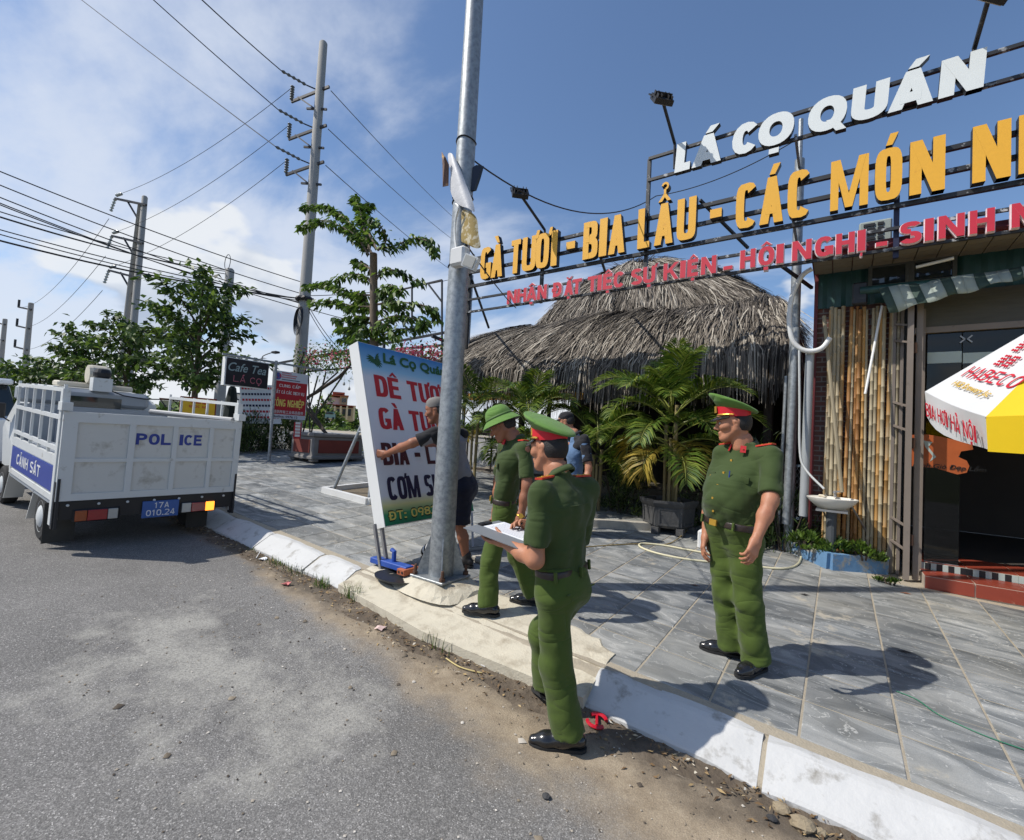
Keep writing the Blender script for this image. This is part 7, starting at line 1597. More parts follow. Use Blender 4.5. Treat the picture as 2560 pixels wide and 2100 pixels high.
for k, (px, py, Y, n_) in enumerate(((2010, 1340, 6.95, 500), (2085, 1375, 6.95, 700), (2160, 1390, 6.98, 600))):
    p = PY(px, py, Y); p[2] = walk_z(p[0], Y)+0.14; shrub('leafy_weed', p, (0.20, 0.14, 0.10), n_, ('weeds at the left end of the blue planter', 'weeds in the middle of the blue planter below the basin', 'weeds at the right end of the blue planter')[k], m_leaf, (0.04, 0.08), 0.028, 'weeds', 6, 'weeds in the blue planter')
p = PW(2225, 1462); shrub('leafy_weed', p, (0.14, 0.06, 0.03), 160, 'small weeds at the foot of the folding gate', m_leaf, (0.03, 0.06), 0.025, 'weeds', 4)
# hoses, white block, litter on the pavement
m_hose = M('hose_cream', srgb(214, 206, 172), 0.5, var=0.06)
hz = [(1990, 1360), (2003, 1385), (1995, 1412), (1960, 1424), (1900, 1420), (1840, 1412), (1770, 1407), (1700, 1398), (1640, 1385), (1605, 1372), (1598, 1364), (1612, 1361), (1660, 1366), (1720, 1377), (1780, 1387), (1850, 1390), (1930, 1370)]
q = MB(); q.tube(smooth_pts([PW(x, y)+np.array([0, 0, 0.012]) for x, y in hz]), 0.013, 8); tag(q.build('garden_hose', m_hose, smooth=True), 'cream garden hose lying in a long loop on the tiles', 'hose')
q = MB(); q.tube(smooth_pts([PW(x, y)+np.array([0, 0, 0.008]) for x, y in ((1340, 1400), (1420, 1375), (1500, 1366), (1590, 1361))]+[PW(1680, 1358)+np.array([0, 0, 0.01]), PW(1745, 1310)+np.array([0, 0, 0.1])]), 0.007, 6); tag(q.build('thin_cable', M('cable_tan', srgb(150, 132, 90), 0.6)), 'thin tan cable running across the tiles to the stone pot', 'cable')
q = MB(); q.tube(smooth_pts([PW(x, y)+np.array([0, 0, 0.006]) for x, y in ((2240, 1730), (2290, 1750), (2340, 1785), (2400, 1815), (2470, 1845), (2540, 1870), (2600, 1890))]), 0.004, 5); tag(q.build('green_string', M('string_green', srgb(40, 110, 84), 0.6)), 'thin green string lying across the tiles at lower right', 'string')
c = PW(1748, 1372); q = MB(); q.bbox((c[0]-0.03, c[1], c[2]), (c[0]+0.17, c[1]+0.2, c[2]+0.24), 0.02); tag(q.build('foam_block', M('foam', srgb(224, 224, 222), 0.8, bump=0.3, bs=80)), 'white foam block on the tiles beside the right officer', 'block')
q = MB(); a = PW(1440, 1325); b = PW(1610, 1335); q.bar(a+np.array([0, 0.35, 0.05]), b+np.array([0, 0.35, 0.05]), 0.16, 0.14); tag(q.build('stone_border', m_conc), 'low pale stone border in front of the dark bushes', 'border stone')
# small chain-link gate panel beside the steel posts
mg = thing('mesh_gate', tuple(PW(1975, 1300)), 'small chain-link gate panel with a blue-grey frame behind the steel posts', 'gate')
g0, g1 = PY(1945, 1290, 7.5), PY(2005, 1165, 7.5); m_mf = M('mesh_frame', srgb(104, 122, 138), 0.6)
q = MB()
for a, b in (((g0[0], g0[2]), (g1[0], g0[2])), ((g0[0], g1[2]), (g1[0], g1[2])), ((g0[0], g0[2]), (g0[0], g1[2])), ((g1[0], g0[2]), (g1[0], g1[2]))): q.bar((a[0], 7.5, a[1]), (b[0], 7.5, b[1]), 0.03)
q.build('frame', m_mf, mg); q = MB(); w_, h_ = g1[0]-g0[0], g1[2]-g0[2]
for k in range(-14, 15):
    for s in (-1, 1):
        x0 = g0[0]+w_/2+k*0.055-s*h_/2*0.6; x1 = x0+s*h_*0.6; xa, xb = sorted((x0, x1)); t0, t1 = max(0, (g0[0]-x0)/(x1-x0) if s > 0 else (g1[0]-x0)/(x1-x0)), min(1, (g1[0]-x0)/(x1-x0) if s > 0 else (g0[0]-x0)/(x1-x0))
        if t1 > t0: q.bar((x0+(x1-x0)*t0, 7.5+0.003*s, g0[2]+h_*t0), (x0+(x1-x0)*t1, 7.5+0.003*s, g0[2]+h_*t1), 0.004)
tag(q.build('chain_link', m_grey, mg), kind='stuff')
# ------------------------------------------------------------------ people: smooth distance-field bodies turned into one surface
class Field:
    def __init__(s, lo, hi, h):
        s.h = h; s.lo = np.asarray(lo, float)-3*h; n = np.ceil((np.asarray(hi)+3*h-s.lo)/h).astype(int)+1
        s.ax = [s.lo[k]+np.arange(n[k])*h for k in range(3)]; s.d = np.full(n, 1.0, np.float32)
    def sub(s, lo, hi):
        return tuple(slice(max(0, int((lo[k]-s.lo[k])/s.h)), min(len(s.ax[k]), int((hi[k]-s.lo[k])/s.h)+2)) for k in range(3))
    def grid(s, sl): return np.stack(np.meshgrid(*(s.ax[k][sl[k]] for k in range(3)), indexing='ij'), -1).astype(np.float32)
    def cone(s, a, b, ra, rb, k=0.03, n=None, q=1.0, flat=False, cut=False, flat0=False):
        """tapered capsule; q stretches the section along n; flat ends square; cut subtracts"""
        a = np.asarray(a, np.float32); b = np.asarray(b, np.float32); m = max(ra, rb)*max(1, q)+0.09
        sl = s.sub(np.minimum(a, b)-m, np.maximum(a, b)+m); P = s.grid(sl)
        if P.size == 0: return
        ba = b-a; L2 = float(ba@ba)+1e-9; v = P-a; t = np.clip((v@ba)/L2, 0, 1); w = v-t[..., None]*ba
        if n is not None:
            nn = np.asarray(n, np.float32); nn = nn/np.linalg.norm(nn); c = w@nn; w = w+nn*(c*(1/q-1))[..., None]
        d = np.sqrt((w*w).sum(-1))-(ra+(rb-ra)*t)
        if n is not None: d = d*min(1.0, max(q, 0.6))
        u = ba/math.sqrt(L2)
        if flat: d = np.maximum(d, (P-b)@u)
        if flat0: d = np.maximum(d, -((P-a)@u))
        o = s.d[sl]
        if cut:
            e = -d; h_ = np.clip(0.5-0.5*(o-e)/k, 0, 1); s.d[sl] = o*(1-h_)+e*h_+k*h_*(1-h_)
        else:
            h_ = np.clip(0.5+0.5*(o-d)/k, 0, 1); s.d[sl] = o*(1-h_)+d*h_-k*h_*(1-h_)
    def ball(s, c, r, k=0.03, **kw): c = np.asarray(c, float); s.cone(c, c+np.array([0, 0, 1e-4]), r, r, k, **kw)
    def plane(s, p, n):
        P = s.grid((slice(None),)*3); n = np.asarray(n, np.float32); n /= np.linalg.norm(n); s.d = np.maximum(s.d, (P-np.asarray(p, np.float32))@n)
    def noise(s, amp, freq, seed, zs=0.45, sharp=True, wf=None):
        P = s.grid((slice(None),)*3); r = np.random.default_rng(seed); acc = 0
        for i in range(5):
            k = r.normal(0, 1, 3); k /= np.linalg.norm(k); k = k*np.array([1, 1, zs+0.6*r.random()]); f = freq*(0.7+0.5*r.random())
            ph = (P@(k*f).astype(np.float32))+r.uniform(0, 6)+1.3*np.sin(P@(r.normal(0, 1, 3)*freq*0.35).astype(np.float32)+r.uniform(0, 6))
            w = np.sin(ph); acc = acc+(np.abs(w)*-1.4+0.9 if sharp else w)
        acc = acc*amp/2.5
        s.d = s.d+acc*(1 if wf is None else wf(P))
    def mesh(s):
        g = s.d; sg = g < 0; c = sg[:-1, :-1, :-1].astype(np.int8)
        tot = np.zeros_like(c, np.int8); offs = [(i, j, k) for i in (0, 1) for j in (0, 1) for k in (0, 1)]
        nx, ny, nz = g.shape
        for i, j, k in offs: tot += sg[i:nx-1+i, j:ny-1+j, k:nz-1+k]
        act = (tot > 0) & (tot < 8); idx = -np.ones(act.shape, np.int64); A = np.argwhere(act); idx[act] = np.arange(len(A))
        acc = np.zeros((len(A), 3)); cnt = np.zeros(len(A))
        for e in range(3):
            for o in offs:
                if o[e]: continue
                p0 = A+np.array(o); d1 = np.array(o); d1[e] = 1; p1 = A+d1
                v0 = g[tuple(p0.T)]; v1 = g[tuple(p1.T)]; cr = (v0 < 0) != (v1 < 0); t = np.where(cr, v0/(v0-v1+1e-12), 0)
                pos = np.array(o)[None]+np.zeros((len(A), 3)); pos[:, e] = t; acc += pos*cr[:, None]; cnt += cr
        V = s.lo+(A+acc/np.maximum(cnt, 1)[:, None])*s.h; Q = []
        for e in range(3):
            a, b = [k for k in range(3) if k != e]
            sl0 = [slice(None)]*3; sl1 = [slice(None)]*3; sl0[e] = slice(0, -1); sl1[e] = slice(1, None)
            ch = sg[tuple(sl0)] != sg[tuple(sl1)]; E = np.argwhere(ch); E = E[(E[:, a] > 0) & (E[:, b] > 0) & (E[:, a] < g.shape[a]-1) & (E[:, b] < g.shape[b]-1)]
            inside = sg[tuple(E.T)]
            def cell(da, db): q = E.copy(); q[:, a] -= da; q[:, b] -= db; return idx[tuple(q.T)]
            q = np.stack([cell(1, 1), cell(0, 1), cell(0, 0), cell(1, 0)], 1); fl = inside if e != 1 else ~inside
            q[~fl] = q[~fl][:, ::-1]; Q.append(q)
        Q = np.concatenate(Q); Q = Q[(Q >= 0).all(1)]
        return V, Q
def smooth_verts(V, Q, it=2, f=0.5):
    n = len(V)
    for _ in range(it):
        acc = np.zeros_like(V); c = np.zeros(n)
        for a, b in ((0, 1), (1, 2), (2, 3), (3, 0)):
            np.add.at(acc, Q[:, a], V[Q[:, b]]); np.add.at(acc, Q[:, b], V[Q[:, a]]); np.add.at(c, Q[:, a], 1); np.add.at(c, Q[:, b], 1)
        V = V*(1-f)+f*acc/np.maximum(c, 1)[:, None]
    return V
def skin(name, parts, mat, parent, it=2):
    """one mesh object from one or several fields"""
    VV, QQ, b = [], [], 0
    for F_ in parts:
        V, Q = F_.mesh(); V = smooth_verts(V, Q, it); VV.append(V); QQ.append(Q+b); b += len(V)
    return fast_mesh(name, np.concatenate(VV), np.concatenate(QQ), mat, parent, smooth=True)
def cloth_mat(name, c, sheen=0.0):
    if name in MATS: return MATS[name]
    m = M(name, c, 0.82, var=0.12, vs=5, spec=0.25); nt = m.node_tree; b = nt.nodes['Principled BSDF']; b.inputs['Sheen Weight'].default_value = 0.12
    tc = nd(nt, 'ShaderNodeTexCoord'); mp = nd(nt, 'ShaderNodeMapping', i={'Scale': (1.0, 1.0, 2.4), 'Rotation': (0.45, 0.35, 0)}); lk(nt, tc.outputs['Object'], mp.inputs[0])
    n = nd(nt, 'ShaderNodeTexNoise', i={'Scale': 3.4, 'Detail': 2.0, 'Roughness': 0.45, 'Distortion': 0.5}); lk(nt, mp.outputs[0], n.inputs['Vector'])
    rg = mth(nt, 'ABSOLUTE', mth(nt, 'SUBTRACT', n.outputs[0], 0.5)); rg = mth(nt, 'POWER', rg, 0.8)
    wv = nd(nt, 'ShaderNodeTexNoise', i={'Scale': 420.0, 'Detail': 1.0}); lk(nt, tc.outputs['Object'], wv.inputs['Vector'])
    bp = nd(nt, 'ShaderNodeBump', i={'Strength': 0.42, 'Distance': 0.05}); lk(nt, mth(nt, 'ADD', rg, mth(nt, 'MULTIPLY', wv.outputs[0], 0.02)), bp.inputs['Height']); lk(nt, bp.outputs[0], b.inputs['Normal'])
    return m
m_shirt = cloth_mat('uniform_shirt', srgb(58, 73, 36)); m_trou = cloth_mat('uniform_trousers', srgb(70, 87, 33))
m_skin = M('skin', srgb(178, 122, 92), 0.55, var=0.07, vs=14, bump=0.06, bs=90, col2=srgb(150, 92, 68), c2=(0.55, 0.8), c2s=6)
m_skin.node_tree.nodes['Principled BSDF'].inputs['Subsurface Weight'].default_value = 0.08; m_skin.node_tree.nodes['Principled BSDF'].inputs['Subsurface Radius'].default_value = (0.012, 0.005, 0.003)
m_skind = M('skin_tan', srgb(150, 98, 72), 0.55, var=0.08, vs=14, bump=0.06, bs=90)
m_shoe = M('shoe_leather', (0.012, 0.012, 0.013), 0.22, var=0.2, vs=9, bump=0.06, bs=30, coat=0.4)
m_hair = M('hair', (0.012, 0.010, 0.009), 0.6, var=0.3, vs=60, bump=0.4, bs=160)
m_belt = M('belt_leather', (0.035, 0.024, 0.020), 0.4, var=0.2)
m_capg = cloth_mat('cap_green', srgb(96, 132, 62)); m_capr = M('cap_red', srgb(206, 30, 44), 0.6, var=0.05); m_gold = M('gold', srgb(214, 168, 70), 0.35, metal=0.6, var=0.2, vs=60)
m_eye = M('eye_dark', (0.02, 0.014, 0.01), 0.15); m_eyew = M('eye_white', (0.6, 0.58, 0.55), 0.25)
unit = lambda v: np.asarray(v, float)/np.linalg.norm(v)
def hand_field(w, d, pn, thumb, curl=0.5, size=1.0, spread=0.05, thumb_out=0.5):
    """w wrist, d along the forearm, pn the way the palm faces, thumb = +-1 side"""
    d = unit(d); pn = unit(np.asarray(pn, float)-d*np.dot(pn, d)); s = np.cross(d, pn)*thumb; z = size
    F_ = Field(np.asarray(w)-0.17*z, np.asarray(w)+0.23*z, 0.0034)
    sl = np.max(np.abs(F_.lo))
    F_.cone(w-d*0.035*z, w+d*0.018*z, 0.027*z, 0.028*z, 0.02, n=s, q=1.2)
    for i, off in enumerate((0.030, 0.010, -0.011, -0.030)):
        k0 = w+d*0.012*z+s*off*0.6*z; k1 = w+d*(0.088, 0.092, 0.088, 0.080)[i]*z+s*off*z-pn*0.004*z
        F_.cone(k0, k1, 0.0165*z, 0.0125*z, 0.016)
        dr = unit(d+s*off*spread*20); L = (0.044, 0.048, 0.045, 0.035)[i]*z; p = k1; ang = 0
        for j, f in enumerate((1.0, 0.62, 0.50)):
            ang += curl*(0.55, 0.85, 0.55)[j]*(1+0.12*i); v = dr*math.cos(ang)+pn*math.sin(ang); e = p+v*L*f
            F_.cone(p, e, (0.0105, 0.0092, 0.0082)[j]*z, (0.0095, 0.0085, 0.0066)[j]*z, 0.004); p = e
    t0 = w+d*0.022*z+s*0.026*z+pn*0.008*z; v = unit(d*0.75+s*(0.65*thumb_out+0.15)+pn*0.45); t1 = t0+v*0.045*z; v2 = unit(d*0.95+s*0.25*thumb_out+pn*(0.35+0.3*curl)); t2 = t1+v2*0.034*z; t3 = t2+unit(v2+pn*0.3)*0.026*z
    F_.cone(t0, t1, 0.017*z, 0.0125*z, 0.014); F_.cone(t1, t2, 0.0118*z, 0.0105*z, 0.004); F_.cone(t2, t3, 0.0104*z, 0.0075*z, 0.004)
    return F_
def head_field(c, hf, hu, z=1.0):
    hf = unit(hf); hu = unit(np.asarray(hu, float)-hf*np.dot(hu, hf)); hl = np.cross(hu, hf); L = lambda f, l, u: c+(hf*f+hl*l+hu*u)*z
    F_ = Field(c-0.19*z, c+0.19*z, 0.0046)
    F_.cone(L(-0.028, 0, 0.035), L(0.022, 0, 0.045), 0.088*z, 0.082*z, 0.03, n=hl, q=0.88)
    F_.cone(L(0.035, 0, 0.03), L(0.052, 0, -0.07), 0.066*z, 0.036*z, 0.035, n=hl, q=1.0)
    for s in (-1, 1):
        F_.cone(L(-0.005, 0.052*s, -0.03), L(0.052, 0.016*s, -0.088), 0.026*z, 0.022*z, 0.03); F_.cone(L(0.075, 0.042*s, -0.012), L(0.05, 0.055*s, -0.005), 0.019*z, 0.018*z, 0.025)
        F_.cone(L(0.088, 0.012*s, 0.038), L(0.078, 0.048*s, 0.036), 0.011*z, 0.010*z, 0.014)
        F_.ball(L(0.102, 0.031*s, 0.016), 0.013*z, 0.014, cut=True)
        F_.cone(L(-0.008, 0.080*s, 0.022), L(-0.004, 0.076*s, -0.022), 0.021*z, 0.012*z, 0.008, n=hl, q=0.36)
        F_.ball(L(-0.001, 0.090*s, 0.008), 0.009*z, 0.008, cut=True)
        F_.ball(L(0.101, 0.013*s, -0.027), 0.0085*z, 0.008)
    F_.cone(L(0.094, 0, 0.026), L(0.118, 0, -0.020), 0.0095*z, 0.0125*z, 0.012); F_.cone(L(0.091, -0.016, -0.052), L(0.091, 0.016, -0.052), 0.0095*z, 0.0095*z, 0.006); F_.cone(L(0.086, -0.014, -0.064), L(0.086, 0.014, -0.064), 0.0105*z, 0.0105*z, 0.006); F_.ball(L(0.074, 0, -0.092), 0.019*z, 0.02)
    F_.cone(L(-0.03, 0, -0.03), L(-0.045, 0, -0.15), 0.055*z, 0.058*z, 0.03)
    return F_, L, (hf, hl, hu)
def ring_loft(mb, L, rings, n=28):
    """rings: (f0, a, b, u, tilt) ellipses in the head frame"""
    loft(mb, [[L(f0+a*math.cos(t), b*math.sin(t), u+tilt*math.cos(t)*a) for t in np.arange(n)*2*math.pi/n] for f0, a, b, u, tilt in rings])
def peaked_cap(t, L, fr):
    hf, hl, hu = fr; z0 = 0.062
    q = MB(); ring_loft(q, L, [(-0.004, 0.104, 0.087, z0, -0.02), (-0.004, 0.106, 0.089, z0+0.012, 0.0), (-0.002, 0.110, 0.093, z0+0.055, 0.16), (-0.002, 0.102, 0.086, z0+0.056, 0.16)]); cap = q.build('peaked_cap', m_capr, t, smooth=True, autos=50)
    q = MB(); ring_loft(q, L, [(-0.002, 0.108, 0.091, z0+0.052, 0.16), (0.0, 0.132, 0.116, z0+0.070, 0.36), (0.002, 0.154, 0.138, z0+0.086, 0.42), (0.002, 0.159, 0.143, z0+0.095, 0.43), (0.002, 0.155, 0.139, z0+0.104, 0.43), (0.001, 0.125, 0.112, z0+0.110, 0.42), (0.0, 0.06, 0.055, z0+0.112, 0.40), (0, 0.012, 0.012, z0+0.113, 0.40)], 36); q.build('crown', m_capg, cap, smooth=True, autos=60)
    q = MB(); vs = []; n = 13
    for i in range(n):
        a = math.radians(-68+136*i/(n-1)); c_, s_ = math.cos(a), math.sin(a)
        vs += [L(-0.004+0.106*c_, 0.089*s_, z0+0.004), L(-0.004+(0.106+0.058*c_**0.6)*c_, (0.089+0.012)*s_, z0-0.030*c_), L(-0.004+(0.106+0.055*c_**0.6)*c_, (0.089+0.010)*s_, z0-0.036*c_), L(-0.004+0.105*c_, 0.088*s_, z0-0.004)]
    q.add(vs, [(4*i+j, 4*i+4+j, 4*i+4+(j+1) % 4, 4*i+(j+1) % 4) for i in range(n-1) for j in range(4)]); q.build('visor', m_shoe, cap, smooth=True, autos=40)
    q = MB(); q.tube([L(-0.004+0.109*math.cos(a), 0.092*math.sin(a), z0+0.012) for a in np.linspace(-1.35, 1.35, 15)], 0.0065, 6); q.build('gold_cord', m_gold, cap)
    for s in (-1, 1):
        q = MB(); q.lathe([(0.009, -0.004), (0.007, 0.004)], tuple(L(-0.004+0.109*math.cos(1.38), 0.094*s*math.sin(1.38), z0+0.012)), 10); q.build('cord_button', m_gold, cap)
    q = MB(); c = L(0.117, 0, z0+0.05); q.obox(c, hf*0.005, hl*0.020, hu*0.024); q.build('cap_badge', m_gold, cap)
def helmet(t, L, fr):
    q = MB(); z0 = 0.06
    ring_loft(q, L, [(0.0, 0.172, 0.150, z0-0.030, 0.02), (0.0, 0.174, 0.152, z0-0.027, 0.02), (0.0, 0.140, 0.120, z0+0.012, 0.0), (0, 0.122, 0.104, z0+0.026, 0), (0, 0.116, 0.099, z0+0.045, 0), (0, 0.110, 0.095, z0+0.075, 0), (0, 0.092, 0.080, z0+0.108, 0), (0, 0.062, 0.054, z0+0.128, 0), (0, 0.02, 0.018, z0+0.137, 0), (0, 0.004, 0.004, z0+0.138, 0)], 36); h_ = q.build('sun_helmet', m_capg, t, smooth=True, autos=60)
    q = MB(); ring_loft(q, L, [(0, 0.1225, 0.1055, z0+0.026, 0), (0, 0.1175, 0.1005, z0+0.046, 0)], 36); q.build('helmet_band', M('helmet_band', srgb(74, 104, 48), 0.7), h_, smooth=True)
    q = MB(); ring_loft(q, L, [(0, 0.168, 0.146, z0-0.0305, 0.02), (0, 0.118, 0.100, z0-0.010, 0), (0, 0.09, 0.08, z0+0.06, 0)], 36); q.build('lining', m_belt, h_)
def hair_shell(t, L, fr, low=0.0, back=0.09, c=m_hair):
    hf, hl, hu = fr; F_ = Field(L(0, 0, 0)-0.16, L(0, 0, 0)+0.17, 0.005)
    F_.cone(L(-0.030, 0, 0.033), L(0.020, 0, 0.044), 0.0905, 0.0845, 0.03, n=hl, q=0.885); F_.cone(L(-0.045, 0, 0.0), L(-0.048, 0, -0.03), 0.060, 0.052, 0.03, n=hl, q=1.15)
    F_.plane(L(0.035, 0, 0.045), unit(hf*0.80-hu*0.62)); F_.plane(L(0, 0, -0.036), -hu)
    for s in (-1, 1): F_.ball(L(0.004, 0.082*s, -0.002), 0.030, 0.006, cut=True)
    return skin('hair', [F_], c, t, 1)
def shoe(t, ank, dr, up=(0, 0, 1), z0=None, mat=m_shoe, L=0.285):
    """ank: point on the ground under the ankle; dr toe direction"""
    d = unit(dr); u = unit(np.asarray(up, float)-d*np.dot(up, d)); s = np.cross(u, d); p = np.asarray(ank, float)
    F_ = Field(p-0.16-np.maximum(-d, 0)*0.15, p+0.17+np.maximum(d, 0)*0.18, 0.0052); a = L/0.285
    F_.cone(p+d*-0.045*a+u*0.048, p+d*0.05*a+u*0.052, 0.040, 0.041, 0.03); F_.cone(p+d*0.04*a+u*0.045, p+d*0.135*a+u*0.034, 0.044, 0.042, 0.03, n=s, q=1.1); F_.cone(p+d*0.13*a+u*0.030, p+d*0.195*a+u*0.026, 0.040, 0.026, 0.02, n=s, q=1.1); F_.cone(p+u*0.06, p+u*0.115-d*0.01, 0.043, 0.045, 0.02)
    F_.plane(p+u*0.012, -u); o = skin('shoe', [F_], mat, t, 1)
    q = MB(); pl = []
    for f, w in ((-0.088, 0.0), (-0.082, 0.022), (-0.06, 0.038), (-0.02, 0.041), (0.05, 0.043), (0.12, 0.050), (0.16, 0.047), (0.195, 0.036), (0.215, 0.02), (0.222, 0.0)): pl.append((f*a, w))
    pl = pl+[(f, -w) for f, w in pl[-2:0:-1]]; q.prism(pl, (p+u*0.0, d, s, u), 0.017)
    q.box((0, 0, 0), (0, 0, 0)) if False else None
    q.build('sole', m_rubber, o); return o
def person(name_label, J, F_dir, spec):
    """J: joints in world space; F_dir: the way the chest faces; spec: clothing options"""
    base = J['base']; t = thing('person', tuple(base), name_label, 'person', spec.get('group'))
    P0, N0 = J['pelvis'], J['neck']; U = unit(N0-P0); Fd = unit(np.asarray(F_dir, float)-U*np.dot(F_dir, U)); S_ = np.cross(U, Fd); T = np.linalg.norm(N0-P0); z = T/0.50
    X = lambda f, l, u: P0+(Fd*f+S_*l+U*u)*z
    pts = np.array([v for k, v in J.items() if k not in ('base',)]); lo, hi = pts.min(0)-0.2, pts.max(0)+0.2
    sk = spec.get('skin', m_skin); hz = spec.get('hz', 1.0); gut = spec.get('gut', 0.0); bld_ = spec.get('build', 1.0)
    # --- body: torso core, legs, arms, hands and head in one mesh
    B = Field(lo, hi, 0.0115)
    B.cone(X(0, 0, 0.05), X(0, 0, 0.34), 0.08, 0.085, 0.05, n=S_, q=1.2); B.cone(X(0, 0, 0.36), N0+U*0.03, 0.055, 0.048, 0.05)
    parts = [B]
    for s in 'LR':
        sh, el, wr = J['sh'+s], J['el'+s], J['wr'+s]
        B.cone(X(0, 0, 0.38), sh, 0.045, 0.050, 0.04); B.cone(sh, el, 0.054*bld_, 0.043*bld_, 0.03); B.cone(el, el*0.6+wr*0.4, 0.044*bld_, 0.042*bld_, 0.03); B.cone(el*0.6+wr*0.4, wr, 0.042*bld_, 0.0275*bld_, 0.03)
        hp, kn, an = J['hp'+s], J['kn'+s], J['an'+s]
        lw = 1.0 if spec.get('short') else 0.78; B.cone(X(0, 0, 0.02), hp, 0.07, 0.062, 0.05); B.cone(hp, kn, 0.062, 0.053*lw, 0.04); B.cone(kn, kn*0.62+an*0.38-Fd*0.012*lw, 0.052*lw, 0.057*lw, 0.02); B.cone(kn*0.62+an*0.38-Fd*0.012*lw, an, 0.056*lw, 0.036*lw, 0.02)
        if spec.get('barefoot'): B.cone(an, an-np.array([0, 0, 0.05]), 0.036, 0.036, 0.02)
        h_ = spec['hand'+s]
        if h_: parts.append(hand_field(wr+unit(wr-el)*0.012, h_.get('d', wr-el), h_['pn'], h_['th'], h_.get('curl', 0.5), h_.get('size', 1.0), h_.get('spread', 0.03), h_.get('to', 0.4)))
    H_, L, fr = head_field(J['head'], spec['look'], spec.get('headup', (0, 0, 1)), hz); B.cone(N0-U*0.02, L(-0.04, 0, -0.09), 0.056, 0.057, 0.03)
    parts.append(H_); body = skin('body', parts, sk, t, 1)
    for s in (-1, 1):
        q = MB(); q.lathe([(0.001, -0.0095), (0.006, -0.0075), (0.0095, 0), (0.006, 0.0075), (0.001, 0.0095)], tuple(L(0.0915, 0.031*s, 0.0155)), 10); q.build('eye', m_eyew, body, smooth=True)
        q = MB(); q.lathe([(0.001, -0.0045), (0.0045, 0), (0.001, 0.0045)], tuple(L(0.0995, 0.031*s, 0.0155)), 8); q.build('iris', m_eye, body, smooth=True)
        q = MB(); q.tube([L(0.093, 0.015*s, 0.038), L(0.090, 0.032*s, 0.043), L(0.080, 0.048*s, 0.038)], 0.0042, 5); q.build('eyebrow', m_hair, body)
    # --- shirt
    ms = spec['shirt']; lo2 = np.minimum.reduce([P0-0.3, J['elL']-0.12, J['elR']-0.12]); hi2 = np.maximum.reduce([N0+0.25, J['elL']+0.12, J['elR']+0.12, J['shL']+0.2, J['shR']+0.2])
    C = Field(lo2, hi2, 0.0098)
    for l in (-1, 1):
        C.cone(X(0.0, 0.070*l, 0.30), X(0.012+gut*0.3, 0.058*l, 0.09), 0.104*bld_, 0.096*bld_+gut*0.2, 0.06, n=Fd, q=0.95)
        sh, el = J['sh'+'LxR'[1-l]], J['el'+'LxR'[1-l]]
        C.cone(X(-0.01, 0.055*l, 0.37), sh*0.85+X(0, 0, 0.36)*0.15, 0.076*bld_, 0.058*bld_, 0.05); C.cone(X(-0.012, 0.03*l, 0.455), sh+U*0.0, 0.046, 0.046*bld_, 0.05)
        slv = spec.get('sleeve', 0.72); en = sh+(el-sh)*slv; C.cone(sh, en, 0.062*bld_, 0.065*bld_, 0.04, flat=True)
    C.cone(X(0.004, 0, 0.33), X(0.004+gut*0.3, 0, 0.09), 0.106*bld_, 0.100*bld_+gut*0.2, 0.06); C.cone(X(0.0, 0, 0.36), N0-U*0.005, 0.09*bld_, 0.058, 0.05); C.cone(X(-0.03, -0.07, 0.34), X(-0.03, 0.07, 0.34), 0.085*bld_, 0.085*bld_, 0.06)
    C.cone(X(0.02, -0.06, 0.32), X(0.02, 0.06, 0.32), 0.094*bld_, 0.094*bld_, 0.06, n=Fd, q=0.95)
    if gut: C.ball(X(0.035+gut*0.45, 0, 0.145), 0.120+gut*0.28, 0.09, n=S_, q=1.12); C.ball(X(0.04+gut*0.35, 0, 0.23), 0.115+gut*0.25, 0.08, n=S_, q=1.15)
    C.noise(spec.get('fold', 0.014), 22, spec.get('seed', 1), 0.55, wf=lambda P: 0.45+0.75*np.clip(1.2-np.abs((P-P0.astype(np.float32))@U.astype(np.float32)-0.10)/0.22, 0, 1))
    if spec.get('tuck', True): C.plane(X(0, 0, 0.028), -U)
    else: C.plane(X(0, 0, -0.05), -U)
    C.cone(N0+U*0.022, L(-0.05, 0, 0.02), 0.054, 0.075, 0.01, cut=True)
    shirt = skin('shirt', [C], ms, t, 1)
    if spec.get('sleevemat'):
        for l in 'LR':
            sh, el = J['sh'+l], J['el'+l]; K = Field(np.minimum(sh, el)-0.13, np.maximum(sh, el)+0.13, 0.0098); K.cone(sh-(el-sh)*0.1+U*0.012, sh+(el-sh)*(spec.get('sleeve', 0.72)+0.01), 0.068*bld_, 0.069*bld_, 0.03, flat=True); K.noise(0.006, 26, 4); skin('sleeve', [K], spec['sleevemat'], shirt, 1)
        K = Field(lo2, hi2, 0.0115)
        for l in (-1, 1): K.cone(X(-0.012, 0.03*l, 0.455), J['sh'+'LxR'[1-l]], 0.054, 0.056, 0.05); K.cone(X(-0.02, 0.075*l, 0.37), J['sh'+'LxR'[1-l]], 0.080, 0.066, 0.05)
        K.cone(N0+U*0.022, L(-0.05, 0, 0.02), 0.054, 0.075, 0.01, cut=True); K.plane(X(0, 0, 0.30), -U); skin('yoke', [K], spec['sleevemat'], shirt, 1)
    # collar
    q = MB(); rows = []
    for k in range(21):
        a = math.pi*(0.16+1.68*k/20); ca, sa = -math.cos(a)*-1, math.sin(a)
        a2 = 2*math.pi*(0.06+0.88*k/20); f, l = math.cos(a2), math.sin(a2)
        r0 = N0+Fd*(0.064*f-0.012)+S_*0.062*l+U*(0.026-0.026*f); r1 = N0+Fd*(0.080*f-0.012)+S_*0.082*l+U*(-0.006-0.036*f); r2 = N0+Fd*(0.080*f-0.012)+S_*0.080*l+U*(-0.016-0.036*f)
        rows.append([r0-U*0.02, r0, r1, r2])
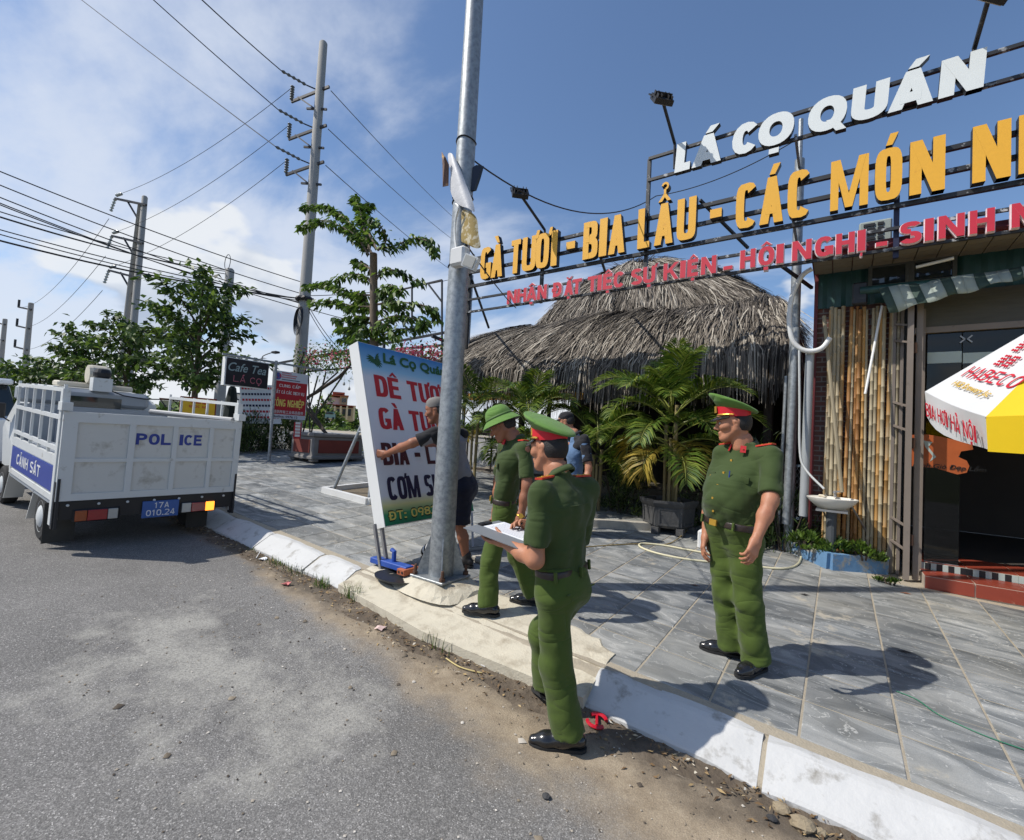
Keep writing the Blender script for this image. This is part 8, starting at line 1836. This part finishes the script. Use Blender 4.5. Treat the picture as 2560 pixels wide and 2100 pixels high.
    sheet(q, rows); co = q.build('collar', spec.get('sleevemat') or ms, shirt, smooth=True); mo = co.modifiers.new('t', 'SOLIDIFY'); mo.thickness = 0.004
    # --- trousers or shorts
    mt = spec['trousers']; D = Field(np.minimum.reduce([J['anL'], J['anR'], P0])-0.2, np.maximum.reduce([J['anL'], J['anR'], P0])+0.26, 0.0105); short = spec.get('short')
    for l in (-1, 1):
        s = 'LxR'[1-l]; hp, kn, an = J['hp'+s], J['kn'+s], J['an'+s]
        D.cone(X(0.01+gut*0.3, 0.060*l, 0.05), hp+U*0.02, 0.100*bld_+gut*0.30, 0.104*bld_+gut*0.14, 0.06, n=Fd, q=0.97)
        if short:
            D.cone(hp, hp+(kn-hp)*0.9, 0.118*bld_, 0.110, 0.04, flat=True)
        else:
            D.cone(hp, kn, 0.096*bld_+gut*0.10, 0.081*bld_, 0.04); he = an-np.array([0, 0, 0.030])+Fd*0.012; D.cone(kn, he, 0.081*bld_, 0.087*bld_, 0.04, flat=True)
    D.ball(X(-0.022, 0, -0.03), 0.088*bld_, 0.07, n=S_, q=1.25)
    kz = {s: J['kn'+s][2] for s in 'LR'}
    D.noise(spec.get('tfold', 0.012), 21, spec.get('seed', 1)+7, 0.75, wf=lambda P: 0.35+0.65*np.clip(1.0-np.abs(P[..., 2]-(J['knL'][2]+J['knR'][2])/2-0.02)/0.35, 0, 1)+0.45*np.clip(1-(P[..., 2]-J['base'][2]-0.06)/0.22, 0, 1))
    D.plane(X(0, 0, 0.078), U); skin('trousers', [D], mt, t, 1)
    if spec.get('belt', True):
        K = Field(P0-0.28, P0+0.30, 0.0075)
        for l in (-1, 1): K.cone(X(0.01+gut*0.3, 0.060*l, 0.05), X(0.01+gut*0.3, 0.060*l, 0.0), 0.106*bld_+gut*0.30, 0.106*bld_+gut*0.28, 0.06, n=Fd, q=0.97)
        K.plane(X(0, 0, 0.068), U); K.plane(X(0, 0, 0.030), -U); bt = skin('belt', [K], m_belt, t, 1)
        fbk = 0.108*bld_+gut*0.6; q = MB(); q.obox(X(fbk+0.012, 0, 0.049), Fd*0.006, S_*0.028, U*0.020); q.build('buckle', m_belt if spec.get('darkbuckle') else m_gold, bt)
        for l in (0.55, -0.55, 2.2, -2.2, 3.14): q = MB(); c = X(0.01+gut*0.25*math.cos(l)+(0.106*bld_+gut*0.3)*math.cos(l), (0.168*bld_+gut*0.3)*math.sin(l), 0.05); q.obox(c, Fd*0.007, S_*0.007, U*0.027); q.build('belt_loop', mt, bt)
    # --- uniform insignia
    def march(p, d_):
        """walk from p along d_ to the surface of the shirt"""
        for _ in range(140):
            i = np.round((p-C.lo)/C.h).astype(int)
            if (i < 0).any() or (i >= np.array(C.d.shape)).any(): p = p+d_*0.006; continue
            v = float(C.d[tuple(i)])
            if v < 0.002: break
            p = p+d_*max(0.002, min(v, 0.02))
        return p
    if spec.get('uniform'):
        for l in (-1, 1):
            sh = J['sh'+'LxR'[1-l]]; a = march(mid(N0, sh, 0.55)+U*0.22, -U); b = march(mid(N0, sh, 0.98)+U*0.22, -U); ax_ = unit(b-a); up_ = unit(U-ax_*np.dot(U, ax_)); sd = np.cross(ax_, up_); c = (a+b)/2+up_*0.007
            q = MB(); q.obox(c, ax_*0.058, sd*0.024, up_*0.005); e_ = q.build('shoulder_board', M('board_red', srgb(198, 54, 36), 0.6), shirt)
            for k in (-1, 1): q = MB(); q.obox(c+up_*0.006+sd*0.009*k, ax_*0.054, sd*0.0045, up_*0.0015); q.build('gold_stripe', m_gold, e_)
            for k in (-0.5, 0.5): q = MB(); q.lathe([(0.006, 0), (0.002, 0.005)], tuple(c+up_*0.007+ax_*0.05*k), 8); q.build('star', m_gold, e_)
            cb = N0+Fd*0.070+S_*0.048*l-U*0.040; nn = unit(Fd*0.75+S_*0.6*l+U*0.25); t1 = unit(np.cross(nn, U)); t2 = np.cross(t1, nn)
            q = MB(); q.obox(cb+nn*0.010, t1*0.018, nn*0.003, t2*0.024); e_ = q.build('collar_tab', M('tab_red', srgb(190, 30, 36), 0.6), shirt); q = MB(); q.lathe([(0.007, -0.001), (0.007, 0.001)], tuple(cb+nn*0.0135), 8); q.build('tab_badge', m_gold, e_)
        on_front = lambda l, u: march(X(0.40, l, u), -Fd)
        for k in range(5):
            c = on_front(0.0, 0.40-0.072*k); q = MB(); q.obox(c, Fd*0.005, S_*0.007, U*0.007); q.build('button', m_gold, shirt)
        for l in (-1, 1):
            c = on_front(0.095*l, 0.315); q = MB(); q.obox(c-U*0.012, unit(S_-Fd*0.35*l)*0.048, Fd*0.004, U*0.020); pk = q.build('pocket_flap', ms, shirt); q = MB(); q.obox(c-U*0.022+Fd*0.006, S_*0.006, Fd*0.003, U*0.006); q.build('pocket_button', m_gold, pk)
        if spec.get('pen'): c = on_front(0.045, 0.32); q = MB(); q.tube([c-U*0.03+Fd*0.008, c+U*0.03+Fd*0.008], 0.004, 6); q.build('pen', m_blue, shirt)
    if spec.get('uniform'):
        def tmarch(p, d_):
            for _ in range(140):
                i = np.round((p-D.lo)/D.h).astype(int)
                if (i < 0).any() or (i >= np.array(D.d.shape)).any(): p = p+d_*0.006; continue
                v = float(D.d[tuple(i)])
                if v < 0.002: break
                p = p+d_*max(0.002, min(v, 0.02))
            return p
        for l in (-1, 1):
            c = tmarch(X(-0.35, 0.075*l, -0.03), Fd); q = MB(); q.obox(c, S_*0.045, Fd*0.0025, U*0.004); q.obox(c-U*0.022, S_*0.010, Fd*0.003, U*0.016); q.build('back_pocket', mt, t)
            a_ = tmarch(X(0.05, 0.45*l, 0.02), -S_*l); b_ = tmarch(X(0.015, 0.45*l, -0.13), -S_*l); q = MB(); q.tube([a_+S_*l*0.001, mid(a_, b_)+S_*l*0.006, b_+S_*l*0.001], 0.0035, 5); q.build('side_pocket_edge', mt, t)
        ya_ = [march(X(-0.35, 0.13*k/4, 0.355), Fd)-Fd*0.0005 for k in range(-4, 5)]; q = MB(); q.tube(ya_, 0.0028, 5); q.build('yoke_seam', ms, shirt)
    if spec.get('cap') == 'peaked': peaked_cap(t, L, fr)
    elif spec.get('cap') == 'helmet': helmet(t, L, fr)
    elif spec.get('cap') == 'ball':
        q = MB(); ring_loft(q, L, [(-0.004, 0.106, 0.088, 0.048, 0.0), (-0.004, 0.107, 0.090, 0.075, 0), (-0.004, 0.098, 0.084, 0.115, 0), (-0.004, 0.07, 0.06, 0.142, 0), (-0.004, 0.02, 0.02, 0.152, 0)], 28); cp2 = q.build('baseball_cap', spec['capmat'], t, smooth=True, autos=60)
        q = MB(); vs = []; n = 11; sgb = spec.get('backwards', 1)
        for i in range(n):
            a = math.radians(-62+124*i/(n-1)); c_, s_ = math.cos(a), math.sin(a); vs += [L(sgb*(0.10*c_), 0.088*s_, 0.056), L(sgb*(0.10*c_+0.075*c_**0.5), 0.082*s_, 0.036), L(sgb*(0.10*c_+0.072*c_**0.5), 0.082*s_, 0.031), L(sgb*0.10*c_, 0.088*s_, 0.050)]
        q.add(vs, [(4*i+j, 4*i+4+j, 4*i+4+(j+1) % 4, 4*i+(j+1) % 4) for i in range(n-1) for j in range(4)]); q.build('bill', spec['capmat'], cp2, smooth=True)
        if spec.get('caplogo'):
            hf, hl, hu = fr; q = MB(); put_text(q, 'NB', (L(0.100, 0.026, 0.070)+hf*0.006, -hl, unit(hu-hf*0.25), unit(hf+hu*0.25)), 0, 0, 0.036, width=0.052, d=0.004, tx=0.24, ty=0.18); q.build('cap_lettering', m_white, cp2)
    hair_shell(t, L, fr)
    for s in 'LR':
        if spec.get('shoes', True): shoe(t, spec['foot'+s][0], spec['foot'+s][1], spec['foot'+s][2] if len(spec['foot'+s]) > 2 else (0, 0, 1), mat=spec.get('shoemat', m_shoe))
    return t, L, fr, X
def J_(**kw): return {k: np.asarray(v, float) for k, v in kw.items()}
def mid(a, b, f=0.5): return np.asarray(a)*(1-f)+np.asarray(b)*f
# ------------------------------------------------------------------ the five people
def fill(J, Fd):
    """add hips and derive missing joints from the pelvis and the facing direction"""
    Fd = unit(Fd); S_ = np.array([-Fd[1], Fd[0], 0]); J['hpL'] = J['pelvis']+S_*0.085-np.array([0, 0, 0.07]); J['hpR'] = J['pelvis']-S_*0.085-np.array([0, 0, 0.07]); return J, S_
def knee(h, a, Fd, bend=0.04, f=0.52):
    return h*(1-f)+a*f+unit(Fd)*bend
# 1 officer with the clipboard, back to the camera
Fn = np.array([-1.0, 0.10, 0.0]); foot = PZ(1425, 1872); footR = np.array([-1.40, 2.50, gz(-1.4)])
pel = PY(1410, 1450, 2.32); nk = PY(1398, 1182, 2.30)
J = J_(base=foot, pelvis=pel, neck=nk, head=PY(1372, 1128, 2.31), shL=PY(1352, 1232, 2.12), elL=PY(1338, 1400, 2.08), wrL=PY(1262, 1358, 2.16), shR=PY(1470, 1222, 2.50), elR=PY(1440, 1385, 2.52), wrR=PY(1345, 1330, 2.42), anL=foot+np.array([0, 0, 0.10]), anR=footR+np.array([0.02, -0.01, 0.17]))
J, S_ = fill(J, Fn); J['knL'] = knee(J['hpL'], J['anL'], Fn, 0.05); J['knR'] = knee(J['hpR'], J['anR'], Fn, 0.12)
off = dict(shirt=m_shirt, trousers=m_trou, uniform=True, group='police officers in green uniform')
person('officer in green uniform and red-banded cap writing on a clipboard, back to the camera', J, Fn, dict(off, look=unit((-0.97, 0.12, -0.02)), cap='peaked', build=1.02, seed=3, sleeve=0.80,
    handL=dict(pn=(0, 0, 1), th=1, curl=0.25, d=(-0.98, 0.1, 0.0)), handR=dict(pn=(0.1, -0.8, -0.5), th=-1, curl=0.8), footL=(foot, (-0.84, -0.48, 0)), footR=(footR+np.array([0, 0, 0.065]), (-0.72, 0.60, -0.25), (0.1, 0.1, 1))))
cbd = thing('clipboard', tuple(J['wrL']+np.array([-0.1, 0.1, 0.03])), 'grey clipboard with a white form held by the officer in the road', 'clipboard')
K0 = np.array([-1.78, 2.09, 1.135]); K1 = np.array([-1.38, 2.07, 1.09]); K2 = np.array([-1.75, 2.41, 1.14]); ku = unit(K1-K0); kn_ = unit(np.cross(K1-K0, K2-K0)); kn_ = kn_*np.sign(kn_[2]); kv = np.cross(kn_, ku); wv = np.dot(K2-K0, kv); wu = np.linalg.norm(K1-K0)
cc = K0+ku*wu/2+kv*wv/2
q = MB(); q.obox(cc, ku*wu/2, kv*wv/2, kn_*0.0025); q.build('board', M('board_grey', srgb(120, 124, 128), 0.5, var=0.08), cbd)
q = MB(); q.obox(cc+kn_*0.0042+kv*wv*0.20+ku*0.02, ku*wu*0.44, kv*wv*0.30, kn_*0.001); pp_ = q.build('paper', M('paper', srgb(232, 234, 238), 0.7, var=0.02), cbd)
for k in range(9): q = MB(); q.obox(cc+kn_*0.0056+kv*(wv*0.44-k*wv*0.058)+ku*(0.01-0.01*(k % 3)), ku*wu*(0.36-0.03*(k % 3)), kv*0.0012, kn_*0.0003); q.build('text_line', M('ink', (0.12, 0.12, 0.16), 0.6), pp_)
q = MB(); q.obox(cc-ku*wu*0.46+kn_*0.008+kv*0.012, ku*0.014, kv*0.05, kn_*0.006); q.tube([cc-ku*wu*0.46+kn_*0.014+kv*(0.012+0.03*math.cos(a))+ku*0.02*math.sin(a) for a in np.linspace(0, 3.14, 8)], 0.003, 5); q.build('clip', m_black, cbd)
hp_ = J['wrR']+unit(J['wrR']-J['elR'])*0.09; q = MB(); q.tube([hp_+np.array([0.03, 0.0, 0.09]), hp_+np.array([-0.03, -0.05, -0.05])], 0.0045, 6); tag(q.build('ballpoint_pen', m_black), 'dark pen in the hand of the officer with the clipboard', 'pen')
# 2 officer standing on the right
Fr = np.array([-0.50, -0.86, 0.0]); fL = PW(1893, 1678)+np.array([0, 0, 0.004]); fR = PW(1832, 1640)+np.array([0, 0, 0.004]); Yp = 3.60
pel = PY(1836, 1328, Yp); nk = PY(1862, 1110, Yp)
J = J_(base=mid(fL, fR), pelvis=pel, neck=nk, head=PY(1834, 1064, Yp-0.03), shL=PY(1929, 1140, Yp-0.10), elL=PY(1926, 1252, Yp-0.24), wrL=PY(1892, 1346, Yp-0.36), shR=PY(1806, 1136, Yp+0.02), elR=PY(1778, 1250, Yp+0.05), wrR=PY(1764, 1335, Yp-0.02), anL=fL+np.array([0, 0, 0.09]), anR=fR+np.array([0, 0, 0.09]))
J, S_ = fill(J, Fr); J['knL'] = knee(J['hpL'], J['anL'], Fr, 0.03); J['knR'] = knee(J['hpR'], J['anR'], Fr, 0.03)
person('stout officer in green uniform and red-banded cap standing on the tiles at right', J, Fr, dict(off, look=unit((-0.93, -0.30, -0.04)), cap='peaked', gut=0.085, build=1.05, seed=11, pen=True, sleeve=0.86,
    handL=dict(pn=(-0.55, 0.55, 0), th=1, curl=0.7), handR=dict(pn=(0.5, 0.2, 0), th=-1, curl=0.5), footL=(fL, (-0.42, -0.90, 0)), footR=(fR, (-0.97, -0.18, 0)), skin=m_skin))
# 3 officer in the sun helmet, walking
Fc = np.array([-0.86, -0.50, 0.0]); fL = PW(1222, 1540); fL[2] = apron_z(fL[0], fL[1])+0.006; fR = PW(1338, 1512)+np.array([0, 0, 0.006]); Yc = 3.22
pel = PY(1262, 1268, Yc); nk = PY(1285, 1096, Yc)
J = J_(base=mid(fL, fR), pelvis=pel, neck=nk, head=PY(1258, 1068, Yc-0.06), shL=PY(1312, 1122, Yc-0.12), elL=PY(1318, 1215, Yc-0.15), wrL=PY(1302, 1290, Yc-0.17), shR=PY(1262, 1118, Yc+0.16), elR=PY(1245, 1205, Yc+0.22), wrR=PY(1240, 1270, Yc+0.10), anL=fL+np.array([0, 0, 0.09]), anR=fR+np.array([0, 0, 0.10]))
J, S_ = fill(J, Fc); J['knL'] = knee(J['hpL'], J['anL'], Fc, 0.05); J['knR'] = knee(J['hpR'], J['anR'], Fc, 0.04)
_, Lc, frc, Xc = person('officer in green uniform and round sun helmet stepping past the lamp post', J, Fc, dict(off, look=unit((-0.80, -0.40, -0.45)), headup=(-0.2, -0.1, 1), cap='helmet', build=0.92, seed=21, sleeve=0.80, skin=m_skind,
    handL=dict(pn=(-0.3, 0.8, 0), th=1, curl=0.7), handR=dict(pn=(0.3, -0.8, 0), th=-1, curl=0.6), footL=(fL, (-0.90, -0.40, 0)), footR=(fR, (-0.86, -0.45, 0))))
wr = J['wrL']; ad = unit(wr-J['elL']); s1 = unit(np.cross(ad, (0, 0, 1))); s2 = np.cross(s1, ad); wt = thing('wristwatch', tuple(wr), 'gold wristwatch on the arm of the officer in the sun helmet', 'watch')
q = MB(); q.tube([wr-ad*0.005+s1*0.034*math.cos(a)+s2*0.032*math.sin(a) for a in np.arange(0, 6.28, 0.35)], 0.006, 6, closed=True); q.build('bracelet', m_gold, wt)
vw = unit(EYE-wr); q = MB(); q.tube([wr+vw*0.030, wr+vw*0.044], 0.020, 16); q.build('case', m_gold, wt)
# 4 man in black and grey shirt carrying the sign
Fb = np.array([-0.93, -0.36, 0.0]); fL = PW(1163, 1418)+np.array([0, 0, 0.012]); fR = fL+np.array([-0.25, -0.12, 0.0]); fR[2] = walk_z(fR[0], fR[1])+0.012
hnd = Ft+su*0.03+sv*(np.dot(PPL(950, 1137, Ft, sn)-Ft, sv))+sn*0.02
pel = PY(1160, 1208, 3.62); nk = PY(1112, 1068, 3.42)
J = J_(base=fL, pelvis=pel, neck=nk, head=PY(1092, 1030, 3.34), shL=PY(1085, 1088, 3.24), elL=PY(1030, 1108, 3.10), wrL=hnd+np.array([0.09, 0.03, 0.01]), shR=PY(1152, 1092, 3.62), elR=PY(1120, 1120, 3.80), wrR=PY(1085, 1110, 3.85), anL=fL+np.array([0, 0, 0.09]), anR=fR+np.array([0, 0, 0.09]))
J, S_ = fill(J, Fb); J['knL'] = knee(J['hpL'], J['anL'], Fb, 0.04); J['knR'] = knee(J['hpR'], J['anR'], Fb, 0.08)
m_gsh = cloth_mat('grey_shirt', srgb(128, 128, 134)); m_bsh = cloth_mat('black_sleeves', (0.016, 0.016, 0.019)); m_nvy = cloth_mat('navy_shorts', (0.012, 0.014, 0.028))
person('man in grey and black shirt and dark shorts carrying the sign', J, Fb, dict(shirt=m_gsh, sleevemat=m_bsh, trousers=m_nvy, short=True, belt=False, tuck=False, look=unit((-0.85, -0.45, -0.15)), cap='ball', capmat=M('cap_grey', srgb(120, 116, 112), 0.8), backwards=-1, seed=31, sleeve=0.72, skin=m_skind,
    handL=dict(pn=(-0.55, 0.75, 0.1), th=1, curl=0.75, d=(-0.9, -0.25, 0.0), to=0.9), handR=dict(pn=(-0.2, -0.8, 0.2), th=-1, curl=0.5), footL=(fL, (-0.85, -0.3, 0)), footR=(fR, (-0.9, -0.2, 0)), shoemat=M('sandal', (0.02, 0.018, 0.017), 0.6)))
# 5 man in the black baseball cap, further back
Fe = np.array([-0.86, -0.40, 0.0]); Ye = 5.75; b0 = PW(1438, 1335); fL = b0+np.array([0.02, -0.08, 0.006]); fR = b0+np.array([-0.06, 0.12, 0.012])
pel = PY(1440, 1225, Ye); nk = PY(1438, 1085, Ye)
J = J_(base=b0, pelvis=pel, neck=nk, head=PY(1416, 1056, Ye-0.02), shL=PY(1462, 1106, Ye-0.16), elL=PY(1472, 1170, Ye-0.20), wrL=PY(1462, 1222, Ye-0.30), shR=PY(1415, 1104, Ye+0.16), elR=PY(1408, 1165, Ye+0.2), wrR=PY(1395, 1215, Ye+0.1), anL=fL+np.array([0, 0, 0.09]), anR=fR+np.array([0, 0, 0.09]))
J, S_ = fill(J, Fe); J['knL'] = knee(J['hpL'], J['anL'], Fe, 0.02); J['knR'] = knee(J['hpR'], J['anR'], Fe, 0.02)
person('man in black baseball cap and blue and black polo shirt behind the clipboard officer', J, Fe, dict(shirt=cloth_mat('blue_polo', srgb(92, 118, 150)), sleevemat=m_bsh, trousers=m_nvy, belt=False, tuck=False, look=unit((-0.9, -0.2, -0.12)), cap='ball', capmat=m_bsh, caplogo=True, seed=41, sleeve=0.75,
    handL=dict(pn=(-0.3, 0.8, 0), th=1, curl=0.5), handR=dict(pn=(0.3, -0.8, 0), th=-1, curl=0.5), footL=(fL, (-0.9, -0.3, 0)), footR=(fR, (-0.9, -0.1, 0))))
# ------------------------------------------------------------------ soil, litter, weeds and stones along the kerb
def edge_y(x): return apron_front(x) if AP0 < x < AP1 else kerb_y(x)
m_gsoil = M('gutter_soil', (0.11, 0.085, 0.06), 0.95, var=0.4, vs=14, col2=(0.20, 0.16, 0.115), c2=(0.48, 0.66), c2s=5, bump=0.7, bs=45)
nx, ny = 420, 12; X = np.linspace(-9.5, 2.2, nx); V = []
hx = 0.5+0.5*np.sin(X*2.1+1)*np.sin(X*5.3)+RNG.normal(0, 0.12, nx)
for i, x in enumerate(X):
    w = 0.13+0.10*abs(math.sin(x*1.7+0.6))+0.05*math.sin(x*7)
    for j in range(ny):
        f = j/(ny-1); y = edge_y(x)+0.015-f*w
        bump = (0.028*(0.35+0.8*max(0, hx[i])))*(1-f)**1.4*(1+0.5*math.sin(x*31+j*2.1)*math.sin(x*17-j))+RNG.normal(0, 0.0022)*(1-f)
        V.append((x, y, gz(x)+max(-0.004, bump)-0.004*f*f*1.6+0.001))
k = np.arange(nx-1)[:, None]*ny+np.arange(ny-1)[None]; k = k.ravel()
tag(fast_mesh('gutter_soil', V, np.stack([k, k+1, k+ny+1, k+ny], 1), m_gsoil, smooth=True), 'loose dark soil lying along the foot of the kerb', 'soil', kind='stuff')
m_lit = M('leaf_litter', (0.2, 0.15, 0.09), 0.85, var=0.2, tone=G((0, (66, 50, 36)), (0.5, (128, 102, 70)), (0.85, (176, 152, 108)), (1, (206, 200, 186))))
n = 1500; x = RNG.uniform(-9, 1.6, n); d = np.abs(RNG.normal(0, 0.11, n)); P = np.array([(a, edge_y(a)-0.01-b, gz(a)+0.006+0.022*max(0, 1-b/0.18)) for a, b in zip(x, d)])
D = RNG.normal(0, 1, (n, 3))*np.array([1, 1, 0.18]); o = leaf_obj('leaf_litter', P, D, RNG.uniform(0.012, 0.05, n), RNG.uniform(0.004, 0.018, n), m_lit, None); tag(o, 'dry leaf litter and straw scattered in the gutter', 'litter', kind='stuff')
n = 900; x = RNG.uniform(-5, 1.6, n); d = RNG.uniform(0, 1.6, n)**1.3; P = np.array([(a, edge_y(a)-0.02-b, gz(a)+0.003) for a, b in zip(x, d)]); s = RNG.uniform(0.003, 0.009, n)*(1+2.0*(RNG.random(n) < 0.04))
oc = np.array([(1,0,0),(-1,0,0),(0,1,0),(0,-1,0),(0,0,0.7),(0,0,-0.4)], float); V = (P[:, None]+oc[None]*s[:, None, None]*RNG.uniform(0.7, 1.3, (n, 6, 1))).reshape(-1, 3); T3 = np.array([(0,2,4),(2,1,4),(1,3,4),(3,0,4)]); Q = (np.arange(n)[:, None, None]*6+T3[None]).reshape(-1, 3)
tag(fast_mesh('pebbles', V, Q, M('pebble', (0.25, 0.22, 0.18), 0.9, tone=G((0, (60, 52, 46)), (0.6, (140, 128, 110)), (1, (206, 200, 190)))), attr=np.repeat(RNG.random(n), 6)), 'small pebbles scattered on the road edge', 'pebbles', kind='stuff')
def stone(px, py, r, label, col=srgb(150, 136, 112), z=0.0):
    p = PZ(px, py); rs = np.random.default_rng(int(px)); q = MB(); n_ = 10; rings = []
    for k in range(6):
        a = math.pi*(k+0.35)/6.2; rings.append([(p[0]+r*math.sin(a)*math.cos(b)*rs.uniform(0.8, 1.2)*1.25, p[1]+r*math.sin(a)*math.sin(b)*rs.uniform(0.8, 1.2), p[2]+z+r*0.55-r*0.75*math.cos(a)*rs.uniform(0.9, 1.1)) for b in np.arange(n_)*2*math.pi/n_])
    loft(q, rings); tag(q.build('stone', M('stone_%d' % int(col[0]*999), col, 0.9, var=0.2, vs=20, bump=0.5, bs=50)), label, 'stone', 'stones by the kerb at lower right')
stone(1952, 2030, 0.030, 'pale squarish stone under the kerb joint'); stone(2005, 2072, 0.040, 'largest pale stone at the bottom edge by the kerb'); stone(1930, 2052, 0.018, 'dark stone beside the pale stones at the kerb', (0.04, 0.04, 0.042)); stone(2050, 2088, 0.022, 'small tan stone at the bottom edge'); stone(1365, 1995, 0.016, 'lone dark pebble on the open asphalt', (0.06, 0.06, 0.06))
def tuft(px, py, h, n_, label, mat=None, sp=0.06):
    p = PZ(px, py); p[1] = min(p[1], edge_y(p[0])+0.01); t = thing('grass_tuft', tuple(p), label, 'grass', 'weeds growing along the kerb'); V, Q, T = [], [], []
    for k in range(n_):
        a = random.uniform(0, 6.28); b = p+np.array([random.gauss(0, sp), random.gauss(0, sp*0.35), 0.01]); hh = h*random.uniform(0.4, 1.0); l = random.uniform(0.15, 0.6); tip = b+np.array([math.cos(a)*hh*l, math.sin(a)*hh*l, hh]); md = b+(tip-b)*0.5+np.array([0, 0, hh*0.12]); s_ = np.array([-math.sin(a), math.cos(a), 0])*0.003
        i0 = len(V); V += [b-s_, b+s_, md-s_*0.8, md+s_*0.8, tip-s_*0.15, tip+s_*0.15]; Q += [(i0, i0+1, i0+3, i0+2), (i0+2, i0+3, i0+5, i0+4)]; T += [random.random()]*6
    tag(fast_mesh('blades', V, Q, mat or m_leaf, t, attr=T), kind='stuff')
tuft(888, 1500, 0.17, 60, 'seeding grass clump at the corner of the concrete apron'); tuft(800, 1470, 0.12, 40, 'grass clump between the two white kerb stones'); tuft(730, 1432, 0.09, 60, 'matted grass in the shade of the truck end', m_bamb, 0.12); tuft(690, 1412, 0.07, 60, 'low green grass patch nearest the truck shadow', m_leaf, 0.10); tuft(1070, 1618, 0.15, 9, 'few thin grass blades at the apron edge'); tuft(1105, 1632, 0.11, 8, 'second sparse grass clump at the apron edge'); tuft(640, 1375, 0.06, 40, 'short grass in the truck shadow at the kerb', m_bamb, 0.12)
# red plastic ring, bits of rubbish
p = PZ(1492, 1812)+np.array([0, 0, 0.012]); q = MB()
for a0, a1 in ((0.5, 2.6), (3.6, 5.8)): q.tube([p+np.array([0.055*math.cos(a), 0.05*math.sin(a), 0.012+0.01*math.sin(a)]) for a in np.linspace(a0, a1, 14)], 0.011, 6)
q.tube([p+np.array([-0.02, 0.045, 0.012]), p+np.array([0.02, -0.045, 0.012])], 0.009, 6); tag(q.build('red_plastic_ring', M('red_plastic', srgb(188, 24, 44), 0.35)), 'broken red plastic ring lying at the kerb behind the shoe', 'plastic ring')
q = MB(); q.bar(PZ(640, 1398)+np.array([0, 0, 0.01]), PZ(668, 1358)+np.array([0, 0.05, 0.12]), 0.006); tag(q.build('white_stick', m_white), 'thin white stick leaning on the kerb stone near the truck', 'stick')
for k, (px, py, lab, c) in enumerate(((1212, 1668, 'crumpled white wrapper in the gutter by the apron', srgb(216, 216, 220)), (655, 1402, 'white plastic scrap in the gutter near the truck', srgb(220, 222, 226)), (950, 1575, 'pinkish paper scrap in the gutter', srgb(206, 178, 170)), (715, 1463, 'pink wrapper lying in the gutter', srgb(196, 110, 108)))):
    p = PZ(px, py)+np.array([0, 0, 0.015]); rs = np.random.default_rng(k); vs = [p+np.array([0.035*i, 0.03*j, rs.uniform(-0.004, 0.02)])+rs.normal(0, 0.006, 3) for i in range(-1, 2) for j in range(-1, 2)]; q = MB(); q.add(vs, [(0,1,4,3),(1,2,5,4),(3,4,7,6),(4,5,8,7)]); tag(q.build('litter_scrap', M('scrap_%d' % k, c, 0.6)), lab, 'litter', 'scraps of litter in the gutter')
def fallen(px, py, lab, c): 
    p = PW(px, py)+np.array([0, 0, 0.004]); q = MB(); q.add([p+np.array([-0.05, 0, 0]), p+np.array([0, -0.015, 0.008]), p+np.array([0.05, 0.01, 0.003]), p+np.array([0, 0.018, 0.008])], [(0,1,2,3)]); tag(q.build('fallen_leaf', M('dry_leaf_%d' % int(px), c, 0.7)), lab, 'leaf', 'fallen leaves on the tiles')
fallen(1737, 1465, 'reddish fallen leaf on the tiles left of the right officer', srgb(104, 60, 48)); fallen(2012, 1488, 'dark curled leaf on the tiles right of the right officer', srgb(52, 46, 44)); fallen(2265, 1485, 'orange leaf on the tiles near the steps', srgb(150, 92, 60)); fallen(2262, 1632, 'dark leaf inside the cap shadow on the tiles', srgb(40, 36, 34)); fallen(2365, 1480, 'rust coloured leaf in front of the steps', srgb(140, 80, 56))
q = MB(); q.tube(smooth_pts([PZ(1115, 1650)+np.array([0, 0, 0.012]), PZ(1150, 1672)+np.array([0, 0, 0.012]), PZ(1205, 1688)+np.array([0, 0, 0.014])]), 0.005, 5); tag(q.build('dry_straw_stalk', M('straw_stalk', srgb(196, 178, 120), 0.7)), 'long dry yellow stalk lying in the gutter', 'stalk')
